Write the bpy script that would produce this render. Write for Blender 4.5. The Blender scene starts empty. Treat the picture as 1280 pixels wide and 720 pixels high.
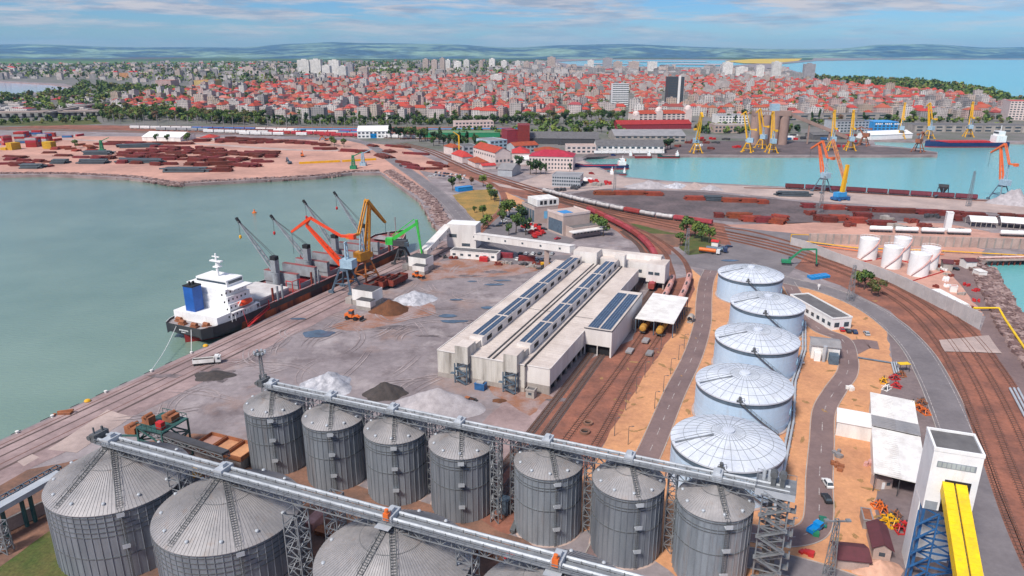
import bpy, math, random
from mathutils import Vector, Matrix, noise
from mathutils.geometry import tessellate_polygon
R = random.Random(7)
S = bpy.context.scene
COL = S.collection
rad = math.radians
# ---------------------------------------------------------------- camera, sky, sun, exposure
H, FPX = 110.0, 900.0
PITCH = math.atan(298 / 900)
cp, sp = math.cos(PITCH), math.sin(PITCH)
cam = bpy.data.cameras.new("camera")
cam.sensor_width = 36; cam.lens = 36 * FPX / 1280
cam.clip_start = 1; cam.clip_end = 60000
co = bpy.data.objects.new("camera", cam); COL.objects.link(co)
co.location = (0, 0, H); co.rotation_euler = (math.pi / 2 - PITCH, 0, 0)
S.camera = co
SUN_EL, SUN_AZ = 50, 218         # azimuth measured clockwise from +Y: behind the camera, to its left
w = bpy.data.worlds.new("World"); S.world = w; w.use_nodes = True
nt = w.node_tree; nt.nodes.clear()
def nd(t, kind, **kw):
    n = t.nodes.new(kind)
    for k, v in kw.items(): setattr(n, k, v)
    return n
def setin(n, **kw):
    for k, v in kw.items(): n.inputs[k.replace('_', ' ')].default_value = v
    return n
sky = nd(nt, 'ShaderNodeTexSky', sky_type='NISHITA', sun_disc=False)
sky.sun_elevation = rad(SUN_EL); sky.sun_rotation = rad(SUN_AZ)
sky.altitude = 50; sky.air_density = 1.0; sky.dust_density = 0.4; sky.ozone_density = 2.5
tc = nd(nt, 'ShaderNodeTexCoord')
sepw = nd(nt, 'ShaderNodeSeparateXYZ'); nt.links.new(tc.outputs['Generated'], sepw.inputs[0])
mapw = nd(nt, 'ShaderNodeMapping'); mapw.inputs['Scale'].default_value = (2.6, 2.6, 24)
nt.links.new(tc.outputs['Generated'], mapw.inputs[0])
nz = nd(nt, 'ShaderNodeTexNoise'); setin(nz, Scale=2.6, Detail=9, Roughness=.62, Distortion=.35)
mapw.inputs['Location'].default_value = (3.1, 1.7, .35)
nt.links.new(mapw.outputs[0], nz.inputs['Vector'])
cr = nd(nt, 'ShaderNodeValToRGB'); cr.color_ramp.elements[0].position = .42; cr.color_ramp.elements[1].position = .58
nt.links.new(nz.outputs['Fac'], cr.inputs[0])
# clouds thin out towards the horizon
mr = nd(nt, 'ShaderNodeMapRange'); mr.inputs[1].default_value = .004; mr.inputs[2].default_value = .05; mr.inputs[3].default_value = .3; mr.inputs[4].default_value = .95
nt.links.new(sepw.outputs[2], mr.inputs[0])
mu = nd(nt, 'ShaderNodeMath', operation='MULTIPLY'); nt.links.new(cr.outputs[0], mu.inputs[0]); nt.links.new(mr.outputs[0], mu.inputs[1])
tint = nd(nt, 'ShaderNodeMixRGB', blend_type='MULTIPLY'); tint.inputs[0].default_value = 1; 
tr_ = nd(nt, 'ShaderNodeValToRGB'); e_ = tr_.color_ramp.elements; e_[0].position = 0; e_[0].color = (.46, .72, 1.06, 1); e_[1].position = .5; e_[1].color = (.80, .93, 1.12, 1)
q_ = e_.new(.07); q_.color = (.33, .60, 1.0, 1)
nt.links.new(sepw.outputs[2], tr_.inputs[0]); nt.links.new(tr_.outputs[0], tint.inputs[2])
nt.links.new(sky.outputs[0], tint.inputs[1])
mix = nd(nt, 'ShaderNodeMixRGB'); mix.inputs[2].default_value = (5.3, 5.2, 5.5, 1)
nz2 = nd(nt, 'ShaderNodeTexNoise'); setin(nz2, Scale=5.0, Detail=6, Roughness=.6); nt.links.new(mapw.outputs[0], nz2.inputs['Vector'])
cr2 = nd(nt, 'ShaderNodeValToRGB'); cr2.color_ramp.elements[0].position = .38; cr2.color_ramp.elements[1].position = .58
cr2.color_ramp.elements[0].color = (2.9, 3.5, 4.6, 1); cr2.color_ramp.elements[1].color = (5.4, 5.2, 5.5, 1); nt.links.new(nz2.outputs['Fac'], cr2.inputs[0]); nt.links.new(cr2.outputs[0], mix.inputs[2])
nt.links.new(mu.outputs[0], mix.inputs[0]); nt.links.new(tint.outputs[0], mix.inputs[1])
bg = nd(nt, 'ShaderNodeBackground'); bg.inputs[1].default_value = 0.082
out = nd(nt, 'ShaderNodeOutputWorld')
nt.links.new(mix.outputs[0], bg.inputs[0]); nt.links.new(bg.outputs[0], out.inputs[0])
sl = bpy.data.lights.new("sun", 'SUN'); sl.energy = 3.4; sl.angle = rad(10); sl.color = (1, .93, .84)
so = bpy.data.objects.new("sun", sl); COL.objects.link(so)
sd = Vector((math.sin(rad(SUN_AZ)) * math.cos(rad(SUN_EL)), math.cos(rad(SUN_AZ)) * math.cos(rad(SUN_EL)), math.sin(rad(SUN_EL))))
so.rotation_euler = sd.to_track_quat('Z', 'Y').to_euler(); so.location = (-200, -200, 500)
S.view_settings.view_transform = 'Standard'; S.view_settings.look = 'None'
S.view_settings.exposure = 0.52; S.view_settings.gamma = 1
try: S.view_settings.use_curve_mapping = False
except Exception: pass
S.cycles.use_denoising = True
S.cycles.max_bounces = 6; S.cycles.volume_bounces = 1; S.cycles.transparent_max_bounces = 8
S.cycles.use_adaptive_sampling = True; S.cycles.adaptive_threshold = 0.02
# ---------------------------------------------------------------- picture point -> place on the ground (survey of the photo)
def ray(px, py):
    u = (px - 640) / FPX; v = (360 - py) / FPX
    return u, cp + v * sp, -sp + v * cp
def G(px, py, z=0.0):
    d = ray(px, py); t = (z - H) / d[2]
    return Vector((d[0] * t, d[1] * t, z))
def proj(x, y, z=0.0):
    dz = z - H; dep = y * cp - dz * sp; up = y * sp + dz * cp
    return 640 + FPX * x / dep, 360 - FPX * up / dep, dep
def hgt(px, py, y):              # height of the point seen at px,py standing at distance y
    d = ray(px, py); return H + d[2] * y / d[1]
# ---------------------------------------------------------------- materials
MATS = {}
def mat(name, c, c2=None, scale=.3, rough=.75, metal=0., bump=0., bscale=None, detail=6, lo=.35, hi=.65, var=0., streak=0., world=False, fine=0., spec=.35):
    m = bpy.data.materials.new(name); m.use_nodes = True; MATS[name] = m
    t = m.node_tree; b = t.nodes['Principled BSDF']
    b.inputs['Roughness'].default_value = rough; b.inputs['Metallic'].default_value = metal
    b.inputs['Specular IOR Level'].default_value = spec
    c2 = c2 or tuple(x * .72 for x in c)
    if world:
        g = nd(t, 'ShaderNodeNewGeometry'); vec = g.outputs['Position']
    else:
        g = nd(t, 'ShaderNodeTexCoord'); vec = g.outputs['Object']
    if streak:
        mp = nd(t, 'ShaderNodeMapping'); mp.inputs['Scale'].default_value = (1, 1, streak); t.links.new(vec, mp.inputs[0]); vec2 = mp.outputs[0]
    else: vec2 = vec
    n = setin(nd(t, 'ShaderNodeTexNoise'), Scale=scale, Detail=detail, Roughness=.62)
    t.links.new(vec2, n.inputs['Vector'])
    r = nd(t, 'ShaderNodeMapRange'); r.inputs[1].default_value = lo; r.inputs[2].default_value = hi
    t.links.new(n.outputs['Fac'], r.inputs[0])
    mx = nd(t, 'ShaderNodeMixRGB'); mx.inputs[1].default_value = (*c, 1); mx.inputs[2].default_value = (*c2, 1)
    t.links.new(r.outputs[0], mx.inputs[0]); last = mx.outputs[0]
    if fine:
        n2 = setin(nd(t, 'ShaderNodeTexNoise'), Scale=scale * 9, Detail=5, Roughness=.7); t.links.new(vec, n2.inputs['Vector'])
        r2 = nd(t, 'ShaderNodeMapRange'); r2.inputs[1].default_value = .3; r2.inputs[2].default_value = .7; r2.inputs[3].default_value = 1 - fine; r2.inputs[4].default_value = 1 + fine
        t.links.new(n2.outputs['Fac'], r2.inputs[0])
        h2 = nd(t, 'ShaderNodeMixRGB', blend_type='MULTIPLY'); h2.inputs[0].default_value = 1
        t.links.new(last, h2.inputs[1]); t.links.new(r2.outputs[0], h2.inputs[2]); last = h2.outputs[0]
    if var:
        oi = nd(t, 'ShaderNodeObjectInfo'); hs = nd(t, 'ShaderNodeHueSaturation')
        v = nd(t, 'ShaderNodeMapRange'); v.inputs[3].default_value = 1 - var; v.inputs[4].default_value = 1 + var
        t.links.new(oi.outputs['Random'], v.inputs[0]); t.links.new(v.outputs[0], hs.inputs['Value'])
        v2 = nd(t, 'ShaderNodeMapRange'); v2.inputs[3].default_value = .5 + var * .06; v2.inputs[4].default_value = .5 - var * .06
        t.links.new(oi.outputs['Random'], v2.inputs[0]); t.links.new(v2.outputs[0], hs.inputs['Hue'])
        t.links.new(last, hs.inputs['Color']); last = hs.outputs[0]
    t.links.new(last, b.inputs['Base Color'])
    if bump:
        nb = setin(nd(t, 'ShaderNodeTexNoise'), Scale=bscale or scale * 6, Detail=4); t.links.new(vec, nb.inputs['Vector'])
        bp = nd(t, 'ShaderNodeBump'); bp.inputs['Strength'].default_value = bump; t.links.new(nb.outputs['Fac'], bp.inputs['Height'])
        t.links.new(bp.outputs[0], b.inputs['Normal'])
    m['out'] = 1
    return m
def stain(m, c, amt, scale, lo, hi, streak=.12):
    t = m.node_tree; b = t.nodes['Principled BSDF']; src = b.inputs['Base Color'].links[0].from_socket
    g = nd(t, 'ShaderNodeNewGeometry'); mp = nd(t, 'ShaderNodeMapping'); mp.inputs['Scale'].default_value = (1, 1, streak); t.links.new(g.outputs['Position'], mp.inputs[0])
    n = setin(nd(t, 'ShaderNodeTexNoise'), Scale=scale, Detail=7, Roughness=.68); t.links.new(mp.outputs[0], n.inputs['Vector'])
    r = nd(t, 'ShaderNodeMapRange'); r.inputs[1].default_value = lo; r.inputs[2].default_value = hi; r.inputs[4].default_value = amt; t.links.new(n.outputs['Fac'], r.inputs[0])
    x = nd(t, 'ShaderNodeMixRGB'); x.inputs[2].default_value = (*c, 1); t.links.new(r.outputs[0], x.inputs[0]); t.links.new(src, x.inputs[1]); t.links.new(x.outputs[0], b.inputs['Base Color'])
def facade(name, wall, glass=(.05, .06, .08), sx=3.2, sz=3.0, fx=(.25, .7), fz=(.3, .75), wall2=None):
    """far facade whose window grid is too small to model: openings by object coordinates"""
    m = mat(name, wall, wall2, scale=.08, rough=.8, var=.12)
    t = m.node_tree; b = t.nodes['Principled BSDF']
    g = nd(t, 'ShaderNodeTexCoord'); s = nd(t, 'ShaderNodeSeparateXYZ'); t.links.new(g.outputs['Object'], s.inputs[0])
    def mth(op, a, bb=None):
        n = nd(t, 'ShaderNodeMath', operation=op)
        for i, q in enumerate((a, bb)):
            if q is None: continue
            if isinstance(q, (int, float)): n.inputs[i].default_value = q
            else: t.links.new(q, n.inputs[i])
        return n.outputs[0]
    def band(o, per, f):
        fr = mth('FRACT', mth('DIVIDE', o, per)); return mth('MULTIPLY', mth('GREATER_THAN', fr, f[0]), mth('LESS_THAN', fr, f[1]))
    u = band(mth('ADD', s.outputs[0], s.outputs[1]), sx, fx); v = band(s.outputs[2], sz, fz)
    nrm = nd(t, 'ShaderNodeNewGeometry'); s2 = nd(t, 'ShaderNodeSeparateXYZ'); t.links.new(nrm.outputs['Normal'], s2.inputs[0])
    side = mth('LESS_THAN', mth('ABSOLUTE', s2.outputs[2]), .4)
    f = mth('MULTIPLY', mth('MULTIPLY', u, v), side)
    src = b.inputs['Base Color'].links[0].from_socket
    mx = nd(t, 'ShaderNodeMixRGB'); mx.inputs[2].default_value = (*glass, 1); t.links.new(f, mx.inputs[0]); t.links.new(src, mx.inputs[1])
    t.links.new(mx.outputs[0], b.inputs['Base Color'])
    return m
# ---------------------------------------------------------------- mesh builder
class MB:
    def __init__(s): s.v, s.f, s.m, s.s = [], [], [], []
    def add(s, vs, fs, m=0, sm=False):
        o = len(s.v); s.v += [tuple(q) for q in vs]
        for f in fs: s.f.append([i + o for i in f]); s.m.append(m); s.s.append(sm)
        return s
    def box(s, x0, y0, z0, x1, y1, z1, m=0, top=None):
        vs = [(x0, y0, z0), (x1, y0, z0), (x1, y1, z0), (x0, y1, z0), (x0, y0, z1), (x1, y0, z1), (x1, y1, z1), (x0, y1, z1)]
        s.add(vs, [(0, 3, 2, 1), (0, 1, 5, 4), (1, 2, 6, 5), (2, 3, 7, 6), (3, 0, 4, 7)], m)
        s.add(vs[4:], [(0, 1, 2, 3)], m if top is None else top); return s
    def cbox(s, c, sz, yaw=0., m=0, top=None):
        cs, sn = math.cos(yaw), math.sin(yaw); hx, hy = sz[0] / 2, sz[1] / 2
        q = [(c[0] + x * cs - y * sn, c[1] + x * sn + y * cs) for x, y in ((-hx, -hy), (hx, -hy), (hx, hy), (-hx, hy))]
        return s.prism(q, c[2], c[2] + sz[2], m, top)
    def prism(s, poly, z0, z1, m=0, top=None, bottom=True):
        n = len(poly); vs = [(x, y, z0) for x, y in poly] + [(x, y, z1) for x, y in poly]
        s.add(vs, [(i, (i + 1) % n, (i + 1) % n + n, i + n) for i in range(n)], m)
        s.add(vs[n:], [tuple(range(n))], m if top is None else top)
        if bottom: s.add(vs[:n], [tuple(range(n))[::-1]], m)
        return s
    def extr(s, prof, axis, a, b, m=0):   # profile in a vertical plane, swept along x or y
        n = len(prof)
        f = (lambda t, p: (t, p[0], p[1])) if axis == 'x' else (lambda t, p: (p[0], t, p[1]))
        vs = [f(a, p) for p in prof] + [f(b, p) for p in prof]
        return s.add(vs, [(i, (i + 1) % n, (i + 1) % n + n, i + n) for i in range(n)] + [tuple(range(n))[::-1], tuple(range(n, 2 * n))], m)
    def lathe(s, prof, n=32, c=(0, 0), m=0, sm=True, a0=0., a1=2 * math.pi):
        full = abs(a1 - a0 - 2 * math.pi) < 1e-6; k = n if full else n + 1
        for (r0, z0), (r1, z1) in zip(prof, prof[1:]):
            vs = []
            for r, z in ((r0, z0), (r1, z1)):
                for i in range(k):
                    a = a0 + (a1 - a0) * i / n; vs.append((c[0] + r * math.cos(a), c[1] + r * math.sin(a), z))
            s.add(vs, [(i, (i + 1) % k, (i + 1) % k + k, i + k) for i in range(n)], m, sm)
        return s
    def disc(s, c, r, z, n=24, m=0):
        return s.add([(c[0] + r * math.cos(2 * math.pi * i / n), c[1] + r * math.sin(2 * math.pi * i / n), z) for i in range(n)], [tuple(range(n))], m)
    def bar(s, p0, p1, w, h=None, m=0, w1=None):
        p0, p1 = Vector(p0), Vector(p1); d = p1 - p0
        if d.length < 1e-6: return s
        d.normalize(); up = Vector((0, 0, 1)) if abs(d.z) < .99 else Vector((0, 1, 0))
        a = d.cross(up).normalized(); b = a.cross(d).normalized(); h = h or w
        k = (w1 or w) / w
        vs = []
        for p, q in ((p0, 1), (p1, k)):
            for i, j in ((-1, -1), (1, -1), (1, 1), (-1, 1)): vs.append(p + a * (i * w / 2 * q) + b * (j * h / 2 * q))
        return s.add(vs, [(0, 1, 5, 4), (1, 2, 6, 5), (2, 3, 7, 6), (3, 0, 4, 7), (3, 2, 1, 0), (4, 5, 6, 7)], m)
    def tube(s, pts, r, n=8, m=0, cap=True, r1=None):
        pts = [Vector(p) for p in pts]; rings = []
        for i, p in enumerate(pts):
            d = (pts[min(i + 1, len(pts) - 1)] - pts[max(i - 1, 0)]).normalized()
            up = Vector((0, 0, 1)) if abs(d.z) < .95 else Vector((0, 1, 0))
            a = d.cross(up).normalized(); b = a.cross(d)
            rr = r + ((r1 - r) * i / (len(pts) - 1) if r1 is not None else 0)
            rings.append([p + (a * math.cos(2 * math.pi * j / n) + b * math.sin(2 * math.pi * j / n)) * rr for j in range(n)])
        vs = [q for g in rings for q in g]
        fs = [(i * n + j, i * n + (j + 1) % n, (i + 1) * n + (j + 1) % n, (i + 1) * n + j) for i in range(len(pts) - 1) for j in range(n)]
        s.add(vs, fs, m, True)
        if cap: s.add(rings[0], [tuple(range(n))[::-1]], m); s.add(rings[-1], [tuple(range(n))], m)
        return s
    def ltower(s, base, top, w0, w1, bays, t=.12, m=0, yaw=0.):  # upright lattice mast
        b, tp = Vector(base), Vector(top)
        def ring(k):
            c = b.lerp(tp, k); w = (w0 + (w1 - w0) * k) / 2; cs, sn = math.cos(yaw), math.sin(yaw)
            return [c + Vector((x * w * cs - y * w * sn, x * w * sn + y * w * cs, 0)) for x, y in ((-1, -1), (1, -1), (1, 1), (-1, 1))]
        for i in range(bays):
            A, B = ring(i / bays), ring((i + 1) / bays)
            for j in range(4):
                s.bar(A[j], B[j], t * 1.4, m=m); s.bar(B[j], B[(j + 1) % 4], t, m=m)
                s.bar(A[j] if i % 2 else A[(j + 1) % 4], B[(j + 1) % 4] if i % 2 else B[j], t, m=m)
        return s
    def truss(s, p0, p1, w, h, bays, t=.12, m=0):   # box girder of lattice
        p0, p1 = Vector(p0), Vector(p1); d = (p1 - p0).normalized()
        a = d.cross(Vector((0, 0, 1))).normalized(); b = a.cross(d).normalized()
        def ring(k):
            c = p0.lerp(p1, k); return [c + a * (i * w / 2) + b * (j * h / 2) for i, j in ((-1, -1), (1, -1), (1, 1), (-1, 1))]
        for i in range(bays):
            A, B = ring(i / bays), ring((i + 1) / bays)
            for j in range(4):
                s.bar(A[j], B[j], t * 1.3, m=m); s.bar(B[j], B[(j + 1) % 4], t, m=m)
            for j in (1, 3): s.bar(A[j] if i % 2 else A[(j + 1) % 4], B[(j + 1) % 4] if i % 2 else B[j], t, m=m)
            s.bar(A[0], B[1], t, m=m)
        return s
    def mesh(s, name, mats):
        me = bpy.data.meshes.new(name); me.from_pydata(s.v, [], s.f)
        for q in (mats if isinstance(mats, (list, tuple)) else [mats]): me.materials.append(q)
        if s.f:
            me.polygons.foreach_set('material_index', s.m); me.polygons.foreach_set('use_smooth', s.s)
        me.update(); return me
    def build(s, name, mats, parent=None, loc=None, label=None):
        o = bpy.data.objects.new(name, s.mesh(name, mats)); COL.objects.link(o)
        if parent is not None: o.parent = parent
        if loc is not None: o.location = loc
        if label: o['label'] = label
        return o
def tag(o, label, cat, group=None):
    o['label'] = label; o['category'] = cat
    if group: o['group'] = group
    return o
def thing(name, label, cat, loc=(0, 0, 0), rz=0., group=None):
    o = bpy.data.objects.new(name, None); COL.objects.link(o); o.empty_display_size = .5
    o.location = loc; o.rotation_euler = (0, 0, rz); return tag(o, label, cat, group)
def dup(root, loc, rz=None, label=None, group=None, sc=None):
    r = root.copy(); COL.objects.link(r); r.location = loc
    if rz is not None: r.rotation_euler = (0, 0, rz)
    if sc is not None: r.scale = sc if isinstance(sc, (tuple, list)) else (sc, sc, sc)
    if label: r['label'] = label
    if group: r['group'] = group
    for ch in list(root.children):
        c = ch.copy(); COL.objects.link(c); c.parent = r
        for g in ch.children:
            d = g.copy(); COL.objects.link(d); d.parent = c
    return r
def struct(o, kind='structure'): o['kind'] = kind; return o
def resample(pts, step):
    out = []
    for a, b in zip(pts, pts[1:]):
        n = max(1, int((b - a).length / step))
        out += [a.lerp(b, i / n) for i in range(n)]
    return out + [pts[-1]]
def smooth(pts, k=8):
    P = [pts[0] * 2 - pts[1]] + pts + [pts[-1] * 2 - pts[-2]]; out = []
    for i in range(1, len(P) - 2):
        p0, p1, p2, p3 = P[i - 1:i + 3]
        for j in range(k):
            t = j / k
            out.append(.5 * ((2 * p1) + (p2 - p0) * t + (2 * p0 - 5 * p1 + 4 * p2 - p3) * t * t + (3 * p1 - p0 - 3 * p2 + p3) * t ** 3))
    return out + [P[-2]]
def curve(px, k=8, z=0): return smooth([G(a, b, 0) for a, b in px], k)
def normals(pts):
    out = []
    for i in range(len(pts)):
        d = pts[min(i + 1, len(pts) - 1)] - pts[max(i - 1, 0)]; d.z = 0; d.normalize(); out.append(Vector((d.y, -d.x, 0)))
    return out
def offset(pts, o): return [p + n * o for p, n in zip(pts, normals(pts))]
def inside(p, poly):
    x, y = p[0], p[1]; c = False; j = len(poly) - 1
    for i in range(len(poly)):
        if (poly[i][1] > y) != (poly[j][1] > y) and x < (poly[j][0] - poly[i][0]) * (y - poly[i][1]) / (poly[j][1] - poly[i][1]) + poly[i][0]: c = not c
        j = i
    return c
# ================================================================ SETTING
W_SEA = -2.5
YARD = mat('yard_concrete', (.30, .26, .27), (.16, .135, .145), scale=.045, rough=.85, world=True, fine=.16, bump=.15, bscale=.8, lo=.3, hi=.72)
# tyre tracks: rings of a strongly distorted wave darken the concrete
def tracks(m, sc, amt, dist=9, c=(.1, .08, .085)):
    t = m.node_tree; b = t.nodes['Principled BSDF']; src = b.inputs['Base Color'].links[0].from_socket
    g = nd(t, 'ShaderNodeNewGeometry')
    wv = nd(t, 'ShaderNodeTexWave', wave_type='BANDS'); setin(wv, Scale=sc, Distortion=dist, Detail=4); wv.inputs['Detail Scale'].default_value = .6
    t.links.new(g.outputs['Position'], wv.inputs['Vector'])
    n = setin(nd(t, 'ShaderNodeTexNoise'), Scale=.03, Detail=5); t.links.new(g.outputs['Position'], n.inputs['Vector'])
    r = nd(t, 'ShaderNodeMapRange'); r.inputs[1].default_value = .62; r.inputs[2].default_value = .95; t.links.new(wv.outputs['Fac'], r.inputs[0])
    r2 = nd(t, 'ShaderNodeMapRange'); r2.inputs[1].default_value = .45; r2.inputs[2].default_value = .66; r2.inputs[4].default_value = amt; t.links.new(n.outputs['Fac'], r2.inputs[0])
    k = nd(t, 'ShaderNodeMath', operation='MULTIPLY'); t.links.new(r.outputs[0], k.inputs[0]); t.links.new(r2.outputs[0], k.inputs[1])
    x = nd(t, 'ShaderNodeMixRGB'); x.inputs[2].default_value = (*c, 1); t.links.new(k.outputs[0], x.inputs[0]); t.links.new(src, x.inputs[1])
    t.links.new(x.outputs[0], b.inputs['Base Color'])

stain(YARD, (.115, .09, .095), .8, .07, .53, .68, 1)
stain(YARD, (.30, .19, .15), .6, .03, .54, .68, 1)
stain(YARD, (.46, .41, .41), .5, .05, .55, .68, 1)
CITYG = mat('city_ground', (.19, .17, .17), (.11, .12, .09), scale=.02, world=True, fine=.2)
QUAY = mat('quay_apron', (.36, .265, .26), (.21, .15, .15), scale=.06, world=True, fine=.15, rough=.85)
PINK = mat('scrap_yard_earth', (.55, .305, .24), (.35, .20, .165), scale=.02, world=True, fine=.14, rough=.9)
TAN = mat('sandy_soil', (.60, .30, .15), (.44, .215, .12), scale=.07, world=True, fine=.16, rough=.95, bump=.3, bscale=1.2)
SOIL = mat('brown_soil', (.25, .13, .09), (.12, .075, .06), scale=.12, world=True, fine=.2, rough=.95)
BALLAST = mat('rusty_ballast', (.30, .12, .08), (.165, .075, .058), scale=.08, world=True, fine=.25, rough=.95, bump=.4, bscale=3)
DARKB = mat('oily_ballast', (.13, .09, .085), (.08, .06, .058), scale=.1, world=True, fine=.25, rough=.95)
ASPH = mat('asphalt', (.20, .18, .19), (.145, .13, .14), scale=.07, world=True, fine=.12, rough=.85)
ASPHR = mat('reddish_asphalt', (.215, .15, .145), (.155, .108, .108), scale=.08, world=True, fine=.12, rough=.85)
YAPR = mat('worn_yard_asphalt', (.21, .165, .165), (.15, .115, .118), scale=.06, world=True, fine=.18, rough=.85)
DGRAV = mat('dark_gravel', (.15, .115, .12), (.085, .07, .075), scale=.05, world=True, fine=.3, rough=.95)
PALE = mat('pale_concrete', (.46, .36, .33), (.32, .25, .235), scale=.05, world=True, fine=.12, rough=.85)
GRASS = mat('rough_grass', (.055, .085, .02), (.11, .10, .035), scale=.15, world=True, fine=.35, rough=.95, bump=.5, bscale=2)
DRYG = mat('dry_grass', (.36, .21, .06), (.20, .15, .05), scale=.1, world=True, fine=.3, rough=.95)
PAINT = mat('road_paint', (.50, .46, .45), (.20, .16, .16), scale=.9, lo=.4, hi=.6, world=True)
ROCK = mat('breakwater_rock', (.30, .20, .185), (.15, .10, .095), scale=.5, world=True, fine=.3, rough=.95, bump=1, bscale=1.3)
RAIL = mat('rusty_rail', (.19, .085, .055), (.12, .06, .045), scale=.6, rough=.6, world=True)
SLEEP = mat('sleeper_wood', (.10, .065, .055), world=True)
KERB = mat('kerb_stone', (.42, .38, .36), world=True, scale=.3)
# ---- water: one sheet to the horizon, green in the left dock, turquoise in the right one and the bay
wm = mat('harbour_water', (.18, .265, .215), (.105, .18, .145), scale=.006, world=True, rough=.11, spec=.5, detail=4)
t = wm.node_tree; b = t.nodes['Principled BSDF']
g = nd(t, 'ShaderNodeNewGeometry'); s_ = nd(t, 'ShaderNodeSeparateXYZ'); t.links.new(g.outputs['Position'], s_.inputs[0])
r = nd(t, 'ShaderNodeMapRange'); r.inputs[1].default_value = 0; r.inputs[2].default_value = 160; t.links.new(s_.outputs[0], r.inputs[0])
x = nd(t, 'ShaderNodeMixRGB'); x.inputs[2].default_value = (.13, .41, .42, 1)
t.links.new(r.outputs[0], x.inputs[0]); t.links.new(b.inputs['Base Color'].links[0].from_socket, x.inputs[1])
r3 = nd(t, 'ShaderNodeMapRange'); r3.inputs[1].default_value = 1500; r3.inputs[2].default_value = 2500; t.links.new(s_.outputs[1], r3.inputs[0])
x3 = nd(t, 'ShaderNodeMixRGB'); x3.inputs[2].default_value = (.07, .47, .53, 1); t.links.new(r3.outputs[0], x3.inputs[0]); t.links.new(x.outputs[0], x3.inputs[1])
r4 = nd(t, 'ShaderNodeMapRange'); r4.inputs[1].default_value = 900; r4.inputs[2].default_value = -700; t.links.new(s_.outputs[0], r4.inputs[0])
k4 = nd(t, 'ShaderNodeMath', operation='MULTIPLY'); t.links.new(r4.outputs[0], k4.inputs[0]); t.links.new(r3.outputs[0], k4.inputs[1])
x4 = nd(t, 'ShaderNodeMixRGB'); x4.inputs[2].default_value = (.46, .40, .42, 1)     # silty salt lakes inland
t.links.new(k4.outputs[0], x4.inputs[0]); t.links.new(x3.outputs[0], x4.inputs[1]); t.links.new(x4.outputs[0], b.inputs['Base Color'])
mp = nd(t, 'ShaderNodeMapping'); mp.inputs['Rotation'].default_value = (0, 0, .5); mp.inputs['Scale'].default_value = (1, 2.2, 1); t.links.new(g.outputs['Position'], mp.inputs[0])
n1 = setin(nd(t, 'ShaderNodeTexNoise'), Scale=.35, Detail=6, Roughness=.6); t.links.new(mp.outputs[0], n1.inputs['Vector'])
bp = nd(t, 'ShaderNodeBump'); bp.inputs['Strength'].default_value = .26; bp.inputs['Distance'].default_value = 1.0
t.links.new(n1.outputs['Fac'], bp.inputs['Height']); t.links.new(bp.outputs[0], b.inputs['Normal'])
struct(MB().add([(-26000, -300, W_SEA), (26000, -300, W_SEA), (26000, 26000, W_SEA), (-26000, 26000, W_SEA)], [(0, 1, 2, 3)]).build('water', wm))
# ---- land: one sheet with the docks, lakes and the bay cut out, with quay walls round the edges
def P(px): return [G(a, b) for a, b in px]
Q0, Q1 = G(0, 550), G(546, 301)
QD = (Q1 - Q0).normalized(); QN = Vector((-QD.y, QD.x, 0))
dock_left = [Q0 - QD * 260, Q1] + P([(551, 291), (540, 277), (525, 251), (500, 233), (476, 216), (440, 216), (395, 221), (300, 226), (240, 229), (224, 230), (190, 226), (160, 222), (60, 218), (0, 219)]) + [Vector((-700, 700, 0)), Vector((-900, 300, 0)), Vector((-500, -120, 0))]
dock_north = P([(728, 199), (758, 213), (782, 221), (835, 226), (975, 233), (1145, 243), (1280, 252)]) + [G(1500, 268), G(1500, 181)] + P([(1280, 178), (1180, 177), (1092, 175), (1094, 181), (1138, 185), (1172, 190), (1172, 194), (960, 194.5), (862, 194), (800, 195), (735, 196)])
dock_east = P([(1228, 327), (1280, 322)]) + [G(1420, 312), G(1500, 560), G(1330, 480)] + P([(1280, 419), (1253, 372)])
bay = P([(965, 81), (985, 86), (1010, 94), (1050, 97.5), (1110, 99), (1170, 103), (1222, 111), (1262, 124), (1285, 135)]) + [G(1500, 160), G(2400, 150), G(2400, 74), G(1280, 74.2), G(1100, 74.6), G(1020, 76)]
lake_left = P([(-200, 104), (0, 102), (60, 105), (96, 110), (60, 114), (0, 119), (-200, 124)])
lagoon = P([(695, 77), (760, 74.5), (905, 75), (952, 79), (920, 81.5), (880, 84), (800, 83), (720, 82)])
outer = [Vector(q) for q in ((-25000, -250, 0), (25000, -250, 0), (25000, 25000, 0), (-25000, 25000, 0))]
holes = [dock_left, dock_north, dock_east, bay, lake_left, lagoon]
allp = [p for lp in [outer] + holes for p in lp]
tri = tessellate_polygon([outer] + holes)
m = MB(); m.add([(p.x, p.y, 0) for p in allp], [tuple(q) for q in tri], 0)
for i, f in enumerate(m.f):
    c = sum((Vector(m.v[j]) for j in f), Vector()) / 3
    a, b_, c_ = (Vector(m.v[j]) for j in f)
    if (b_ - a).cross(c_ - a).z < 0: m.f[i] = f[::-1]
for h in holes:
    n = len(h); m.add([(p.x, p.y, 0) for p in h] + [(p.x, p.y, -6) for p in h], [(i, (i + 1) % n, (i + 1) % n + n, i + n) for i in range(n)], 1)
struct(m.build('ground', [YARD, QUAY]))
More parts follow.
